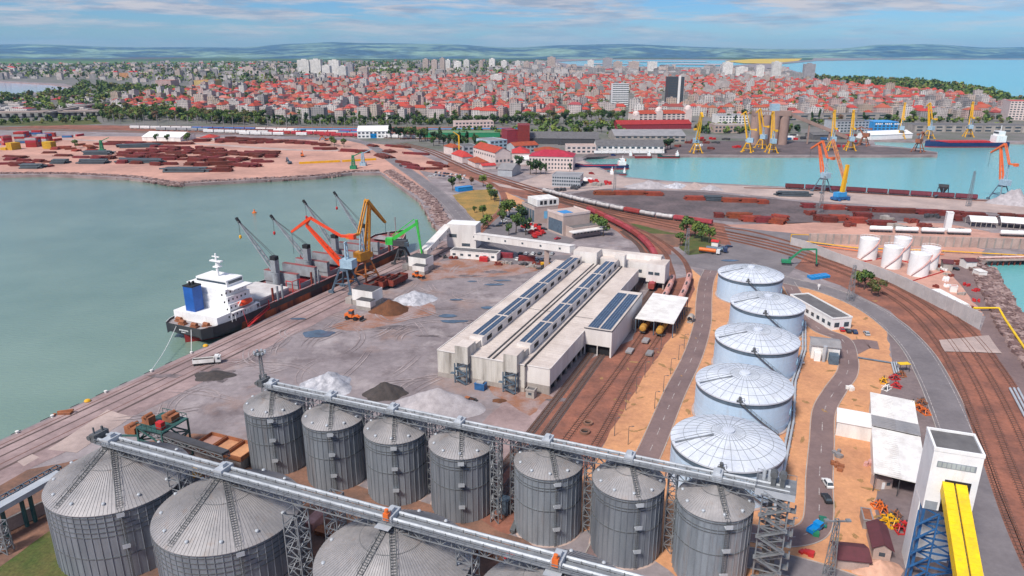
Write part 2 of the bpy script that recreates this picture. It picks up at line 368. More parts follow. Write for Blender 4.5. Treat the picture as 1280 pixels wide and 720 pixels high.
def patch(name, px, z, mt, jit=0., step=6., world=False):
    pts = px if world else P(px); pts = list(pts)
    if jit:
        q = resample(pts + [pts[0]], step)[:-1]
        pts = [p + Vector((noise.noise(p * .11) + .5 * noise.noise(p * .45), noise.noise(p * .11 + Vector((9, 9, 9))) + .5 * noise.noise(p * .45 + Vector((5, 2, 1))), 0)) * jit for p in q]
    tr = tessellate_polygon([pts]); fs = []
    for f in tr:
        a, b_, c_ = (pts[j] for j in f); fs.append(f if (b_ - a).cross(c_ - a).z > 0 else f[::-1])
    o = MB().add([(p.x, p.y, z) for p in pts], fs).build(name, mt); return struct(o)
def strip(name, pts, width, z, mt):
    L = offset(pts, -width / 2); Rr = offset(pts, width / 2); n = len(pts)
    o = MB().add([(p.x, p.y, z) for p in L] + [(p.x, p.y, z) for p in Rr], [(i, i + n, i + 1 + n, i + 1) for i in range(n - 1)]).build(name, mt); return struct(o)
# zones
patch('city_terrain', [(-400, 160), (0, 163), (240, 166), (440, 172), (470, 180), (560, 190), (728, 197), (735, 194), (860, 192), (1085, 176), (1092, 174), (1280, 176), (1500, 180), (1500, 163), (1300, 137), (1262, 126), (1222, 112.5), (1170, 104.5), (1110, 100.5), (1050, 99), (1010, 95.5), (985, 88), (900, 86), (700, 84), (400, 84), (0, 92), (-300, 92), (-300, 100), (0, 100.5), (80, 104.5), (101, 110), (70, 115.5), (0, 121), (-400, 130)], .02, CITYG)
patch('marshalling_yard_ground', [(60, 156), (330, 158.5), (640, 158.5), (660, 172), (530, 174), (440, 169.5), (150, 163), (0, 160)], .03, BALLAST, 4, 20)
patch('scrap_yard_ground', [(-500, 214), (0, 217), (60, 216.5), (160, 220), (224, 228), (240, 227), (300, 224), (395, 219.5), (440, 214.5), (472, 213), (500, 231), (520, 244), (545, 235), (525, 213), (610, 228), (560, 208), (500, 183), (440, 176), (240, 171), (60, 170), (0, 171), (-500, 170)], .04, PINK, 2, 20)
patch('roadside_grass', [(-40, 152), (60, 151), (122, 149.5), (128, 155), (60, 157), (-40, 157.5)], .035, GRASS, 6, 20)
patch('quay_strip', [Q0 - QD * 200 - QN * 1, Q1 - QN * 1, Q1 - QN * 22, Q0 - QD * 200 - QN * 26], .05, QUAY, 1.5, 12, True)
patch('gravel_terrace', [(715, 243), (745, 236), (880, 240), (1000, 252), (1140, 262), (1230, 268), (1300, 274), (1400, 283), (1400, 300), (1180, 276), (1020, 279), (960, 280), (905, 276), (800, 262)], .04, DGRAV, 3, 15)
patch('north_quay_concrete', [(728, 201), (758, 215), (782, 222.5), (835, 228), (975, 235), (1145, 245), (1280, 254), (1420, 264), (1420, 280), (1280, 268), (1130, 259), (1000, 250), (880, 238), (745, 234), (690, 236), (640, 231), (660, 224), (700, 210)], .06, PALE, 1.5, 12)
patch('coal_pier', [(728, 197), (800, 194), (862, 193), (960, 193.5), (1171, 193), (1171, 191), (1137, 186), (1090, 183), (1060, 178), (900, 176), (740, 190)], .06, DGRAV)
patch('west_road_ground', [(905, 283), (985, 291), (1060, 300), (1010, 316), (985, 345), (900, 340), (862, 333), (823, 327), (821, 318), (862, 319), (915, 312)], .06, ASPH, 1, 10)
patch('pink_crossing', [(905, 281), (1010, 278), (1180, 279), (1240, 290), (1180, 300), (1040, 296), (990, 300), (950, 312), (925, 308)], .04, PINK, 2, 10)
patch('tank_farm_soil', [(880, 344), (900, 338), (985, 350), (1078, 383), (1108, 410), (1112, 440), (1118, 470), (1095, 500), (1100, 560), (1095, 640), (1100, 760), (960, 800), (820, 700), (800, 620), (842, 520), (880, 420)], .04, TAN, 1.8, 3)
patch('sandy_strip', [(866, 336), (879, 348), (874, 380), (868, 405), (849, 466), (803, 552), (750, 660), (670, 680), (735, 585), (757, 550), (806, 470), (836, 425), (853, 395), (868, 362)], .05, TAN, 1, 6)
patch('silo_yard_soil', [(150, 560), (245, 540), (330, 560), (420, 600), (600, 650), (740, 720), (860, 830), (300, 1100), (-400, 900), (-200, 640), (0, 600)], .04, SOIL, 2, 6)
patch('track_bed', [(830, 350), (868, 345), (868, 372), (852, 400), (806, 470), (757, 550), (700, 640), (560, 700), (590, 640), (650, 560), (730, 452), (790, 425), (812, 372)], .03, BALLAST, 1, 6)
patch('warehouse_forecourt', [(640, 492), (700, 470), (735, 450), (650, 560), (560, 640), (540, 600), (610, 520)], .045, QUAY, 1, 5)
patch('workshop_yard', [(1108, 400), (1140, 430), (1165, 470), (1180, 510), (1200, 570), (1215, 620), (1240, 730), (1100, 800), (1095, 640), (1100, 560), (1095, 500), (1118, 470)], .05, YAPR, .5, 6)
patch('main_line_ballast', [(560, 200), (600, 219), (660, 234), (745, 254), (805, 265), (905, 280), (960, 300), (1000, 309), (1070, 334), (1150, 366), (1225, 414), (1262, 470), (1330, 600), (1500, 760), (1310, 780), (1262, 690), (1232, 600), (1206, 520), (1180, 462), (1150, 420), (1110, 388), (1050, 357), (985, 332), (950, 318), (905, 306), (862, 302), (838, 310), (842, 345), (815, 345), (800, 310), (765, 285), (700, 262), (640, 243), (560, 212)], .045, BALLAST, 1.5, 8)
patch('east_service_strip', [(1180, 330), (1222, 326), (1248, 374), (1278, 422), (1325, 482), (1490, 600), (1440, 640), (1330, 600), (1262, 470), (1225, 416), (1232, 395)], .055, ASPHR, .6, 6)
patch('level_crossing_concrete', [(1173, 426), (1236, 420), (1251, 442), (1180, 440)], .31, PALE, .5, 4)
patch('white_tank_yard', [(1000, 303), (1180, 300), (1230, 312), (1226, 326), (1180, 330), (1230, 394), (1215, 398), (1120, 345), (1060, 326), (990, 306)], .05, PINK, 1, 6)
patch('dry_lawn', [(566, 244), (590, 238), (620, 236), (625, 250), (622, 264), (613, 271), (598, 279), (588, 270), (578, 258), (570, 250)], .05, DRYG, .8, 5)
patch('dry_verge', [(632, 240), (660, 253), (663, 258), (640, 262), (628, 266), (632, 254)], .05, TAN, .5, 5)
patch('signal_lawn', [(848, 309), (866, 293), (890, 294), (902, 303), (886, 316), (860, 319)], .06, GRASS, 1, 5)
patch('red_verge', [(786, 280), (850, 290), (862, 294), (846, 309), (820, 300)], .06, SOIL, 1, 5)
patch('track_verge', [(780, 278), (800, 281), (830, 289), (850, 293), (815, 292)], .065, GRASS, 1, 5)
patch('silo_corner_grass', [(-10, 716), (20, 694), (62, 664), (80, 690), (90, 740), (30, 760)], .06, GRASS, .6, 3)
patch('car_park', [(604, 284), (625, 268), (655, 258), (668, 262), (668, 285), (720, 300), (700, 312), (640, 322), (596, 320), (600, 300)], .06, ASPH, .5, 6)
# ---- roads
def road(px, width, mt, z=.08, dashes=True, edge=False, k=8, kerb=True):
    c = curve(px, k); o = strip('road', c, width, z, mt)
    if dashes:
        m = MB(); d = resample(c, 1.5); i = 0
        while i + 2 < len(d):
            a, b_ = d[i], d[i + 2]; n = normals([a, b_])[0] * .11
            m.add([(p.x, p.y, z + .012) for p in (a - n, a + n, b_ + n, b_ - n)], [(0, 1, 2, 3)]); i += 5
        struct(m.build('road_markings', PAINT))
    if edge:
        for s in (-1, 1): strip('road_edge_line', offset(c, s * (width / 2 - .9)), .2, z + .012, PAINT)
    if kerb:
        for s in (-1, 1):
            m = MB(); L = offset(c, s * (width / 2 + .1)); L2 = offset(c, s * (width / 2 + .35)); n = len(L)
            vs = [(p.x, p.y, .02) for p in L] + [(p.x, p.y, .19) for p in L] + [(p.x, p.y, .19) for p in L2] + [(p.x, p.y, .02) for p in L2]
            for q in range(3): m.add(vs, [(q * n + i, q * n + i + 1, (q + 1) * n + i + 1, (q + 1) * n + i) for i in range(n - 1)])
            struct(m.build('kerb', KERB))
    return c
road([(889, 338), (883, 352), (880, 375), (878, 405), (866, 445), (843, 492), (816, 556), (785, 620), (740, 720)], 6.6, ASPHR)
road([(984, 352), (992, 365), (1006, 392), (1025, 412), (1052, 424), (1060, 445), (1059, 466), (1044, 488), (1030, 514), (1027, 555), (1024, 600), (1024, 635), (1020, 658), (1004, 669), (975, 672), (930, 665)], 6.4, ASPHR)
road([(1059, 438), (1078, 430), (1098, 432)], 9, ASPHR, z=.092, dashes=False, kerb=False)
road([(930, 330), (978, 349), (1027, 361), (1076, 380), (1113, 404), (1145, 436), (1168, 475), (1186, 515), (1203, 560), (1219, 612), (1240, 670), (1262, 735), (1300, 820)], 10.5, ASPH, dashes=False, edge=True, z=.085)
road([(900, 690), (960, 702), (1020, 716), (1100, 745)], 7, ASPH, dashes=False, z=.1)
road([(650, 330), (590, 285), (560, 253), (527, 226), (497, 205), (470, 186), (452, 178), (400, 172), (240, 166)], 12, ASPH, edge=True, dashes=True, kerb=False)
road([(470, 186), (430, 188), (360, 187), (250, 180), (120, 176), (40, 171)], 11, PALE, dashes=False, kerb=False, z=.07)
road([(610, 228), (650, 236), (700, 239), (780, 233)], 8, PALE, dashes=False, kerb=False, z=.09)
road([(820, 322), (770, 330), (735, 322), (680, 322), (610, 322), (585, 316)], 8, ASPH, dashes=False, kerb=False, z=.07)
road([(1200, 330), (1218, 356), (1236, 388), (1262, 430), (1310, 490)], 5.5, ASPHR, dashes=False, kerb=False, z=.09)
# scuffed paint lines and worn strips along the quay: crane rails
for o_, w_ in ((3.2, .35), (13.7, .35), (5.2, .9), (9.6, .7), (16.5, 1.1)):
    strip('quay_crane_rail', [Q0 - QD * 180 - QN * o_, Q1 - QN * o_], w_, .07 if w_ < .5 else .06, RAIL if w_ < .5 else DARKB)
# puddles and wet stains
PUD = mat('puddle_water', (.085, .14, .21), (.05, .075, .11), scale=.2, world=True, rough=.15)
for cx_, cy_, a_, b_ in ((397, 418, 6.5, 4.2), (372, 399, 3.5, 1.1), (560, 395, 4, 2), (568, 402, 5.5, 1.8), (618, 356, 5, 1.6), (628, 351, 4, 1.2), (570, 375, 3, 1.2), (590, 352, 2.4, .9), (610, 385, 3, 1.8), (912, 326, 4.5, 2), (1216, 268, 2, 1)):
    c = G(cx_, cy_); pts = []
    for i in range(28):
        q = 2 * math.pi * i / 28; rr = 1 + .35 * noise.noise(Vector((math.cos(q) * 1.3 + cx_, math.sin(q) * 1.3, cy_)))
        pts.append(c + Vector((math.cos(q) * a_ * rr, math.sin(q) * b_ * rr, 0)))
    patch('puddle', pts, .205, PUD, world=True)
STAIN = mat('spilled_dark_ore', (.10, .085, .09), (.2, .16, .165), scale=.25, world=True, fine=.25, lo=.4, hi=.6)
for cx_, cy_, a_, b_ in ((267, 470, 6.5, 5), (440, 300, 1, 1), (620, 340, 7, 2.5), (585, 345, 6, 2), (205, 470, 6, 1.5), (600, 402, 5, 3), (585, 420, 7, 2), (700, 500, 4, 1.5), (495, 410, 9, 2.5), (535, 420, 5, 1.2), (665, 560, 5, 2)):
    c = G(cx_, cy_); pts = []
    for i in range(40):
        q = 2 * math.pi * i / 40; rr = 1 + .8 * noise.noise(Vector((math.cos(q) * 2.3 + cx_, math.sin(q) * 2.3, cy_)))
        pts.append(c + Vector((math.cos(q) * a_ * rr, math.sin(q) * b_ * rr, 0)))
    patch('ore_stain', pts, .066, STAIN, world=True)
TYRE = mat('tyre_dust', (.245, .2, .205), (.35, .295, .297), scale=.12, world=True, fine=.2, lo=.42, hi=.58)
REDST = mat('red_ore_dust', (.27, .13, .085), (.3, .22, .21), scale=.12, world=True, fine=.15, lo=.42, hi=.6)
patch('ore_dust', [(410, 408), (470, 388), (500, 382), (535, 372), (545, 392), (500, 402), (450, 415)], .06, REDST, 2, 4)
patch('ore_dust', [(520, 330), (600, 322), (680, 335), (640, 345), (560, 348), (525, 352)], .06, REDST, 2, 4)
patch('ore_dust', [(600, 475), (640, 480), (690, 495), (660, 520), (630, 500)], .062, REDST, 2, 4)
m = MB(); zone = P([(235, 475), (330, 425), (420, 385), (500, 345), (545, 330), (640, 340), (600, 400), (550, 440), (545, 495), (420, 470), (330, 490), (200, 540), (130, 545)]); k = 0; ra = random.Random(41)
zx = [p.x for p in zone]; zy = [p.y for p in zone]; zp = [(p.x, p.y) for p in zone]
while k < 110:
    c = Vector((ra.uniform(min(zx), max(zx)), ra.uniform(min(zy), max(zy)), 0))
    if not inside(c, zp): continue
    r0 = ra.choice((10, 16, 25, 40, 70, 110)) * ra.uniform(.8, 1.2); a0 = ra.uniform(0, 6.28); da = min(1.7, ra.uniform(10, 38) / r0); cc = c - Vector((math.cos(a0 + da / 2), math.sin(a0 + da / 2), 0)) * r0
    for q in (-1, 1):
        k += 1; z = .1 + k * .0008; wv = ra.uniform(.16, .34); n = 16
        arc = [(cc.x + (r0 + q * 1.0 + e * wv * min(1, 4 * i / n, 4 * (n - i) / n)) * math.cos(a0 + da * i / n), cc.y + (r0 + q * 1.0 + e * wv * min(1, 4 * i / n, 4 * (n - i) / n)) * math.sin(a0 + da * i / n), z) for e in (-1, 1) for i in range(n + 1)]
        m.add(arc, [(i, i + n + 1, i + n + 2, i + 1) for i in range(n)])
struct(m.build('tyre_marks', TYRE))
patch('pale_slab', [(60, 562), (135, 512), (166, 521), (96, 566)], .062, PALE, .4, 4)
patch('pale_slab', [(21, 577), (40, 568), (49, 572), (30, 583)], .062, PALE, .3, 4)
# ---- rails
def track(px=None, pts=None, bed=3.0, z=.09, mt=BALLAST, sleepers=0, g=1.52):
    c = pts or curve(px, 10); o = MB(); n = len(c)
    L, Rr = offset(c, -bed / 2), offset(c, bed / 2); T1, T2 = offset(c, -bed / 2 + .35), offset(c, bed / 2 - .35)
    vs = [(p.x, p.y, z - .06) for p in L] + [(p.x, p.y, z + .1) for p in T1] + [(p.x, p.y, z + .1) for p in T2] + [(p.x, p.y, z - .06) for p in Rr]
    for q in range(3): o.add(vs, [(q * n + i, (q + 1) * n + i, (q + 1) * n + i + 1, q * n + i + 1) for i in range(n - 1)], 0)
    for s in (-1, 1):
        e = offset(c, s * g / 2)
        for a, b_ in zip(e, e[1:]): o.bar((a.x, a.y, z + .24), (b_.x, b_.y, z + .24), .17, .14, 1)
    if sleepers:
        d = resample(c, sleepers)
        for p, nn in zip(d, normals(d)): o.bar(p + nn * 1.25 + Vector((0, 0, z + .12)), p - nn * 1.25 + Vector((0, 0, z + .12)), .26, .1, 2)
    return c, struct(o.build('railway_track', [mt, RAIL, SLEEP]))
A1 = track([(777, 289), (799, 308), (807, 331), (800, 356), (780, 385), (735, 447), (669, 533), (600, 620)], mt=DARKB, sleepers=1.1)[0]
A2 = track([(660, 243), (720, 259), (766, 280), (795, 297), (813, 315), (821, 335), (820, 352), (809, 371), (785, 400), (749, 449), (689, 533), (620, 630)], mt=DARKB, sleepers=1.1)[0]
B1 = track([(660, 240), (740, 264), (770, 279), (801, 292), (829, 314), (837, 331), (841, 350), (830, 377), (799, 424), (767, 471), (713, 542), (640, 640)], sleepers=1.1)[0]
B2 = track([(660, 238), (760, 267), (791, 283), (821, 298), (846, 316), (859, 333), (861, 352), (850, 380), (820, 427), (795.5, 464), (749, 547), (690, 640)], sleepers=1.1)[0]
MPX = [(496, 180), (531, 189), (567, 205), (592, 216), (640, 232), (740, 263), (801, 277), (862, 290), (911, 300), (963, 312), (1000, 323), (1050, 341), (1095, 361), (1135, 388), (1165, 421), (1190, 462), (1212, 512), (1235, 578), (1262, 653), (1300, 740)]
MC = curve(MPX, 8)
M1 = track(pts=MC, sleepers=1.1)[0]
M2 = track(pts=offset(MC, -5.6), sleepers=1.1)[0]
M3 = track(pts=offset(MC, -11.2), sleepers=1.3)[0]
M4 = track(pts=offset(MC[60:], -17), sleepers=1.3)[0]
TT = track([(640, 230), (679, 241), (740, 257), (809, 271), (850, 277), (907, 285), (945, 291), (1000, 306)])[0]
track([(640, 233), (740, 259), (809, 273), (880, 284), (960, 300)])
C1 = track([(590, 300), (612, 277), (622, 268), (629, 258), (630, 246), (622, 234), (600, 222)], bed=5, z=.1)[0]
PT = track([(930, 235), (975, 236), (1050, 240), (1145, 246), (1240, 252), (1330, 259)], bed=3)[0]
YT = [track([(0 + d, 158 + k), (150 + d, 161 + k), (300, 166 + k * .9), (430, 168.5 + k * .8), (520, 170.5 + k), (640, 171 + k)], bed=3)[0] for d, k in ((-200, -3), (-150, -1), (-100, 1), (-50, 3))]
# ---- rock revetments: heaps of angular boulders nobody could count
def rocks(name, px, width, size, n, slope=-2.6):
    c = curve(px, 6); m = MB(); d = resample(c, max(.5, size * .35)); nr = normals(d)
    for i in range(n):
        k = R.randrange(len(d)); u = R.random(); p = d[k] + nr[k] * (u - .5) * width; s = size * R.uniform(.5, 1.25)
        z = .25 + slope * max(0, (u - .3)) if slope else .2
        vs = []
        for q in range(8):
            vs.append((p.x + (1 if q & 1 else -1) * s * R.uniform(.3, .62), p.y + (1 if q & 2 else -1) * s * R.uniform(.3, .62), z + (1 if q & 4 else -1) * s * R.uniform(.25, .5)))
        m.add(vs, [(0, 2, 3, 1), (4, 5, 7, 6), (0, 1, 5, 4), (1, 3, 7, 5), (3, 2, 6, 7), (2, 0, 4, 6)], R.randrange(3))
    o = m.build(name, [ROCK, ROCK2, ROCK3]); o['kind'] = 'stuff'; return o
ROCK2 = mat('pale_rock', (.38, .27, .25), world=True, scale=.5); ROCK3 = mat('dark_rock', (.17, .105, .10), world=True, scale=.5)
rocks('causeway_rocks', [(562, 290), (549, 274), (533, 249), (507, 230), (483, 214)], -11, 2.6, 1500)
rocks('scrap_yard_shore_rocks', [(474, 214), (440, 215), (395, 220), (300, 225), (240, 228), (224, 229.5), (190, 225), (160, 221), (60, 217), (-40, 218)], -7, 1.9, 2000)
rocks('east_dock_rocks', [(1226, 331), (1250, 374), (1278, 424), (1330, 490)], -12, 2.3, 1700)
rocks('east_dock_corner_rocks', [(1224, 326), (1282, 321), (1400, 312)], 5, 2.3, 300, 0)
# ---- far plain and hills
FIELD = mat('far_fields', (.07, .13, .06), (.03, .07, .06), scale=.0009, world=True, lo=.42, hi=.58, fine=.35)
x = FIELD.node_tree
prof = [(-300, 54), (0, 55), (60, 52.5), (100, 52), (200, 55), (330, 55.5), (400, 51.5), (440, 50), (480, 51), (560, 52), (640, 55.5), (700, 53), (760, 52), (880, 55.5), (930, 57), (1000, 57), (1060, 52.5), (1100, 52), (1180, 55.5), (1280, 54), (1600, 54)]
def profy(px):
    for (a, ya), (b_, yb) in zip(prof, prof[1:]):
        if a <= px <= b_:
            k = (px - a) / (b_ - a); k = k * k * (3 - 2 * k); return ya + (yb - ya) * k
    return 54
m = MB(); cols = list(range(-300, 1601, 9)); dist = [8800 + i * 420 for i in range(24)]
for j, D in enumerate(dist):
    for px in cols:
        a = (px - 640) / FPX / cp; X = D * a
        k = j / (len(dist) - 1)
        top = H + 18460 * (57.6 - profy(px)) / FPX / cp ** 2
        e = max(0, k) ** 1.1
        z = top * e * (1 + .5 * noise.fractal(Vector((X * .00035, D * .00035, 2)), 1, 2, 5) * (1 - k)) + 85 * (noise.fractal(Vector((X * .0009, D * .0009, 7)), 1, 2, 4)) * math.sin(math.pi * min(1, k * 1.1)) - 4 * (1 - k) * 4
        if px > 960 and j < 5: z = min(z, .5 if j else -1)
        m.v.append((X, D, max(z, -8)))
nc = len(cols)
for j in range(len(dist) - 1):
    for i in range(nc - 1): m.f.append((j * nc + i, j * nc + i + 1, (j + 1) * nc + i + 1, (j + 1) * nc + i)); m.m.append(0); m.s.append(True)
HILL = mat('far_hills', (.04, .10, .165), (.18, .285, .24), scale=.0006, world=True, lo=.47, hi=.58, fine=.5, rough=1)  # blue of the distance haze is mixed into the hill colours
struct(m.build('far_hills', HILL))
patch('far_plain', [(-300, 92), (-300, 75), (0, 75), (960, 75.2), (985, 77.5), (960, 83), (905, 85), (700, 84.5), (640, 90), (400, 86), (200, 88), (0, 93)] if 0 else [(-300, 95), (-300, 69), (690, 69), (690, 83), (560, 84), (200, 86), (0, 93)], .6, FIELD)
patch('far_plain', [(690, 73.6), (690, 69), (1020, 69), (1015, 75), (960, 78), (950, 76), (905, 74), (760, 73.6)], .6, FIELD)
RAPE = mat('yellow_rapeseed_field', (.62, .42, .04), (.5, .36, .05), scale=.002, world=True)
patch('rapeseed_field', [(905, 76.5), (940, 73.8), (1003, 73.2), (998, 76), (965, 79.5), (930, 79.2)], .9, RAPE)
patch('rapeseed_field', [(330, 70.2), (430, 69.8), (425, 70.8), (340, 71.0)], 1.2, RAPE)
SALT = mat('salt_flat', (.5, .43, .45), (.36, .34, .38), scale=.003, world=True)
for q in ([(740, 79), (800, 80.2), (810, 80.8), (735, 80)], [(850, 79.5), (905, 80), (900, 81.2), (830, 80.8)], [(780, 76.6), (880, 76.8), (885, 77.6), (790, 77.4)]):
    patch('salt_pan_bank', q, .9, SALT)
BROWNF = mat('ploughed_field', (.12, .10, .11), (.07, .07, .08), scale=.002, world=True)
patch('ploughed_field', [(20, 72.5), (150, 70.5), (260, 72), (180, 74), (60, 74.5)], 1.2, BROWNF)
GREENF = mat('spring_field', (.10, .19, .06), world=True, scale=.002)
patch('spring_field', [(-60, 77), (120, 76.5), (300, 76), (340, 77.5), (160, 79.5), (-60, 80)], 1.2, GREENF)
# ---- sea haze
hz = bpy.data.materials.new('sea_haze'); hz.use_nodes = True; t = hz.node_tree; t.nodes.clear()
pv = nd(t, 'ShaderNodeVolumePrincipled'); pv.inputs['Color'].default_value = (.36, .66, 1, 1); pv.inputs['Density'].default_value = 2.3e-5; pv.inputs['Anisotropy'].default_value = .2
o_ = nd(t, 'ShaderNodeOutputMaterial'); t.links.new(pv.outputs[0], o_.inputs['Volume'])
hb = MB().box(-27000, -400, -9, 27000, 27000, 420).build('haze', hz); hb['kind'] = 'stuff'
# ================================================================ MATERIALS OF THINGS
GALV = mat('galvanised_steel', (.31, .345, .39), (.195, .22, .255), scale=.35, rough=.46, metal=.38, streak=.15, fine=.1, var=.1, world=True)
stain(GALV, (.24, .15, .105), .55, .30, .58, .74, .10)
stain(GALV, (.34, .36, .39), .4, .22, .56, .7, .3)
GALVR = mat('galvanised_roof', (.345, .33, .335), (.25, .245, .255), scale=.16, rough=.5, metal=.2, fine=.1, var=.09, world=True)
stain(GALVR, (.27, .20, .165), .5, .35, .57, .72, .6)
GALVD = mat('weathered_steel', (.17, .18, .19), (.12, .125, .13), scale=.8, rough=.55, metal=.4)
GALVC = mat('conveyor_galvanised', (.40, .43, .47), (.28, .305, .34), scale=.35, rough=.5, metal=.25, fine=.12)
ZINC = mat('zinc_cladding', (.50, .53, .57), (.38, .41, .45), scale=.3, rough=.45, metal=.2)
LATT = mat('grey_lattice_steel', (.27, .29, .31), (.19, .20, .22), scale=.6, rough=.5, metal=.3)
ORANGE = mat('orange_paint', (.72, .17, .03), (.55, .12, .03), scale=.8, rough=.45)
REDO = mat('red_orange_paint', (.80, .075, .02), (.62, .06, .02), scale=.4, rough=.4)
YEL = mat('yellow_paint', (.78, .42, .015), (.62, .32, .02), scale=.3, rough=.4)
YELC = mat('yellow_cladding', (.84, .56, .01), (.68, .43, .02), scale=.35, rough=.5, world=True, fine=.08)
stain(YELC, (.40, .25, .06), .5, .8, .56, .74, 1)
GRN = mat('green_paint', (.06, .52, .07), (.04, .38, .06), scale=.5, rough=.4)
GRND = mat('machine_green', (.03, .26, .12), (.02, .18, .09), scale=.6, rough=.45)
BLUE = mat('blue_paint', (.03, .13, .33), (.025, .085, .2), scale=.6, rough=.45)
LBLUE = mat('light_blue_paint', (.36, .50, .60), (.26, .37, .46), scale=.6, rough=.5)
TEAL = mat('teal_steel', (.045, .13, .12), (.03, .08, .08), scale=.6, rough=.5)
STEELB = mat('blue_grey_steel', (.11, .16, .21), (.07, .10, .14), scale=.6, rough=.5)
RED = mat('red_paint', (.55, .03, .03), (.38, .025, .03), scale=.6, rough=.5)
DRED = mat('dark_red_paint', (.26, .03, .035), (.17, .025, .03), scale=.5, rough=.6, var=.15)
BLK = mat('black_rubber', (.022, .022, .025), rough=.7)
DARK = mat('dark_opening', (.022, .022, .026), rough=.8)
DGREY = mat('dark_grey_paint', (.07, .07, .078), scale=.5, rough=.6)
WHT = mat('white_paint', (.80, .79, .77), (.62, .59, .57), scale=.25, rough=.5, streak=.2, fine=.05)
WHTC = mat('clean_white_paint', (.82, .82, .82), (.72, .72, .73), scale=.25, rough=.45, world=True, fine=.04)
stain(WHTC, (.45, .40, .36), .45, .5, .57, .75, .12)
TANKW = mat('pale_blue_tank_paint', (.49, .63, .78), (.40, .54, .70), scale=.12, rough=.45, streak=.25, fine=.05, world=True)  # white shells: the blue of sky-filled shade is put into this colour
stain(TANKW, (.34, .33, .35), .45, .5, .58, .74, .12)
TANKR = mat('white_tank_roof', (.62, .66, .73), (.48, .52, .60), scale=.15, rough=.45, fine=.08, world=True)
stain(TANKR, (.40, .39, .40), .5, .25, .55, .72, 1)
SEAM = mat('grey_seam', (.30, .33, .37), rough=.6)
CONC = mat('old_concrete', (.40, .365, .34), (.24, .215, .20), scale=.2, rough=.85, streak=.3, fine=.12, bump=.1)
CONCP = mat('pinkish_concrete', (.47, .36, .32), (.34, .25, .225), scale=.2, rough=.85, fine=.12)
ROOFW = mat('dusty_white_roof', (.62, .55, .51), (.46, .39, .355), scale=.11, rough=.7, fine=.08, lo=.38, hi=.7)
ROOFD = mat('bitumen_roof', (.15, .145, .15), (.105, .10, .105), scale=.3, rough=.8)
DIRTYW = mat('stained_white_cladding', (.56, .53, .49), (.17, .15, .13), scale=.32, rough=.7, streak=.1, lo=.42, hi=.74, fine=.1)
SIDEW = mat('white_cladding', (.72, .69, .67), (.58, .54, .52), scale=.2, rough=.6, streak=.2)
PV = mat('solar_glass', (.025, .05, .10), (.035, .07, .13), scale=.4, rough=.18, spec=.5)
PVF = mat('solar_frame', (.28, .33, .40), rough=.4)
GLASS = mat('window_glass', (.045, .065, .085), (.07, .09, .11), scale=.5, rough=.12, spec=.5)
RUST = mat('rust', (.23, .045, .03), (.12, .03, .025), scale=.5, rough=.85, fine=.3)
RUSTO = mat('orange_rust', (.34, .125, .055), (.21, .085, .05), scale=.35, rough=.85, fine=.25)
TILE = mat('red_roof_tile', (.44, .06, .035), (.30, .05, .03), scale=.3, rough=.8, var=.2)
MAROON = mat('maroon_roof', (.12, .035, .045), (.09, .03, .035), scale=.5, rough=.7)
GRAVELH = mat('grey_gravel_heap', (.42, .39, .41), (.29, .265, .28), scale=.35, rough=.95, fine=.15, bump=.4, bscale=2)
ORE = mat('dark_ore', (.075, .062, .06), (.045, .04, .04), scale=.6, rough=.95, fine=.3, bump=.5, bscale=2)
BROWN = mat('brown_ore', (.15, .062, .03), (.095, .042, .024), scale=.4, rough=.95, fine=.2, bump=.4, bscale=2)
SHEET = mat('white_tarpaulin', (.50, .50, .54), (.27, .275, .31), scale=.5, rough=.6, lo=.4, hi=.62)
YAW = rad(-22.6)
def WL(x, y, z=0, o=(-26.2, 232.8)):     # port grid (warehouse corner) -> world
    c, s = math.cos(rad(-23)), math.sin(rad(-23)); return Vector((o[0] + x * c - y * s, o[1] + x * s + y * c, z))
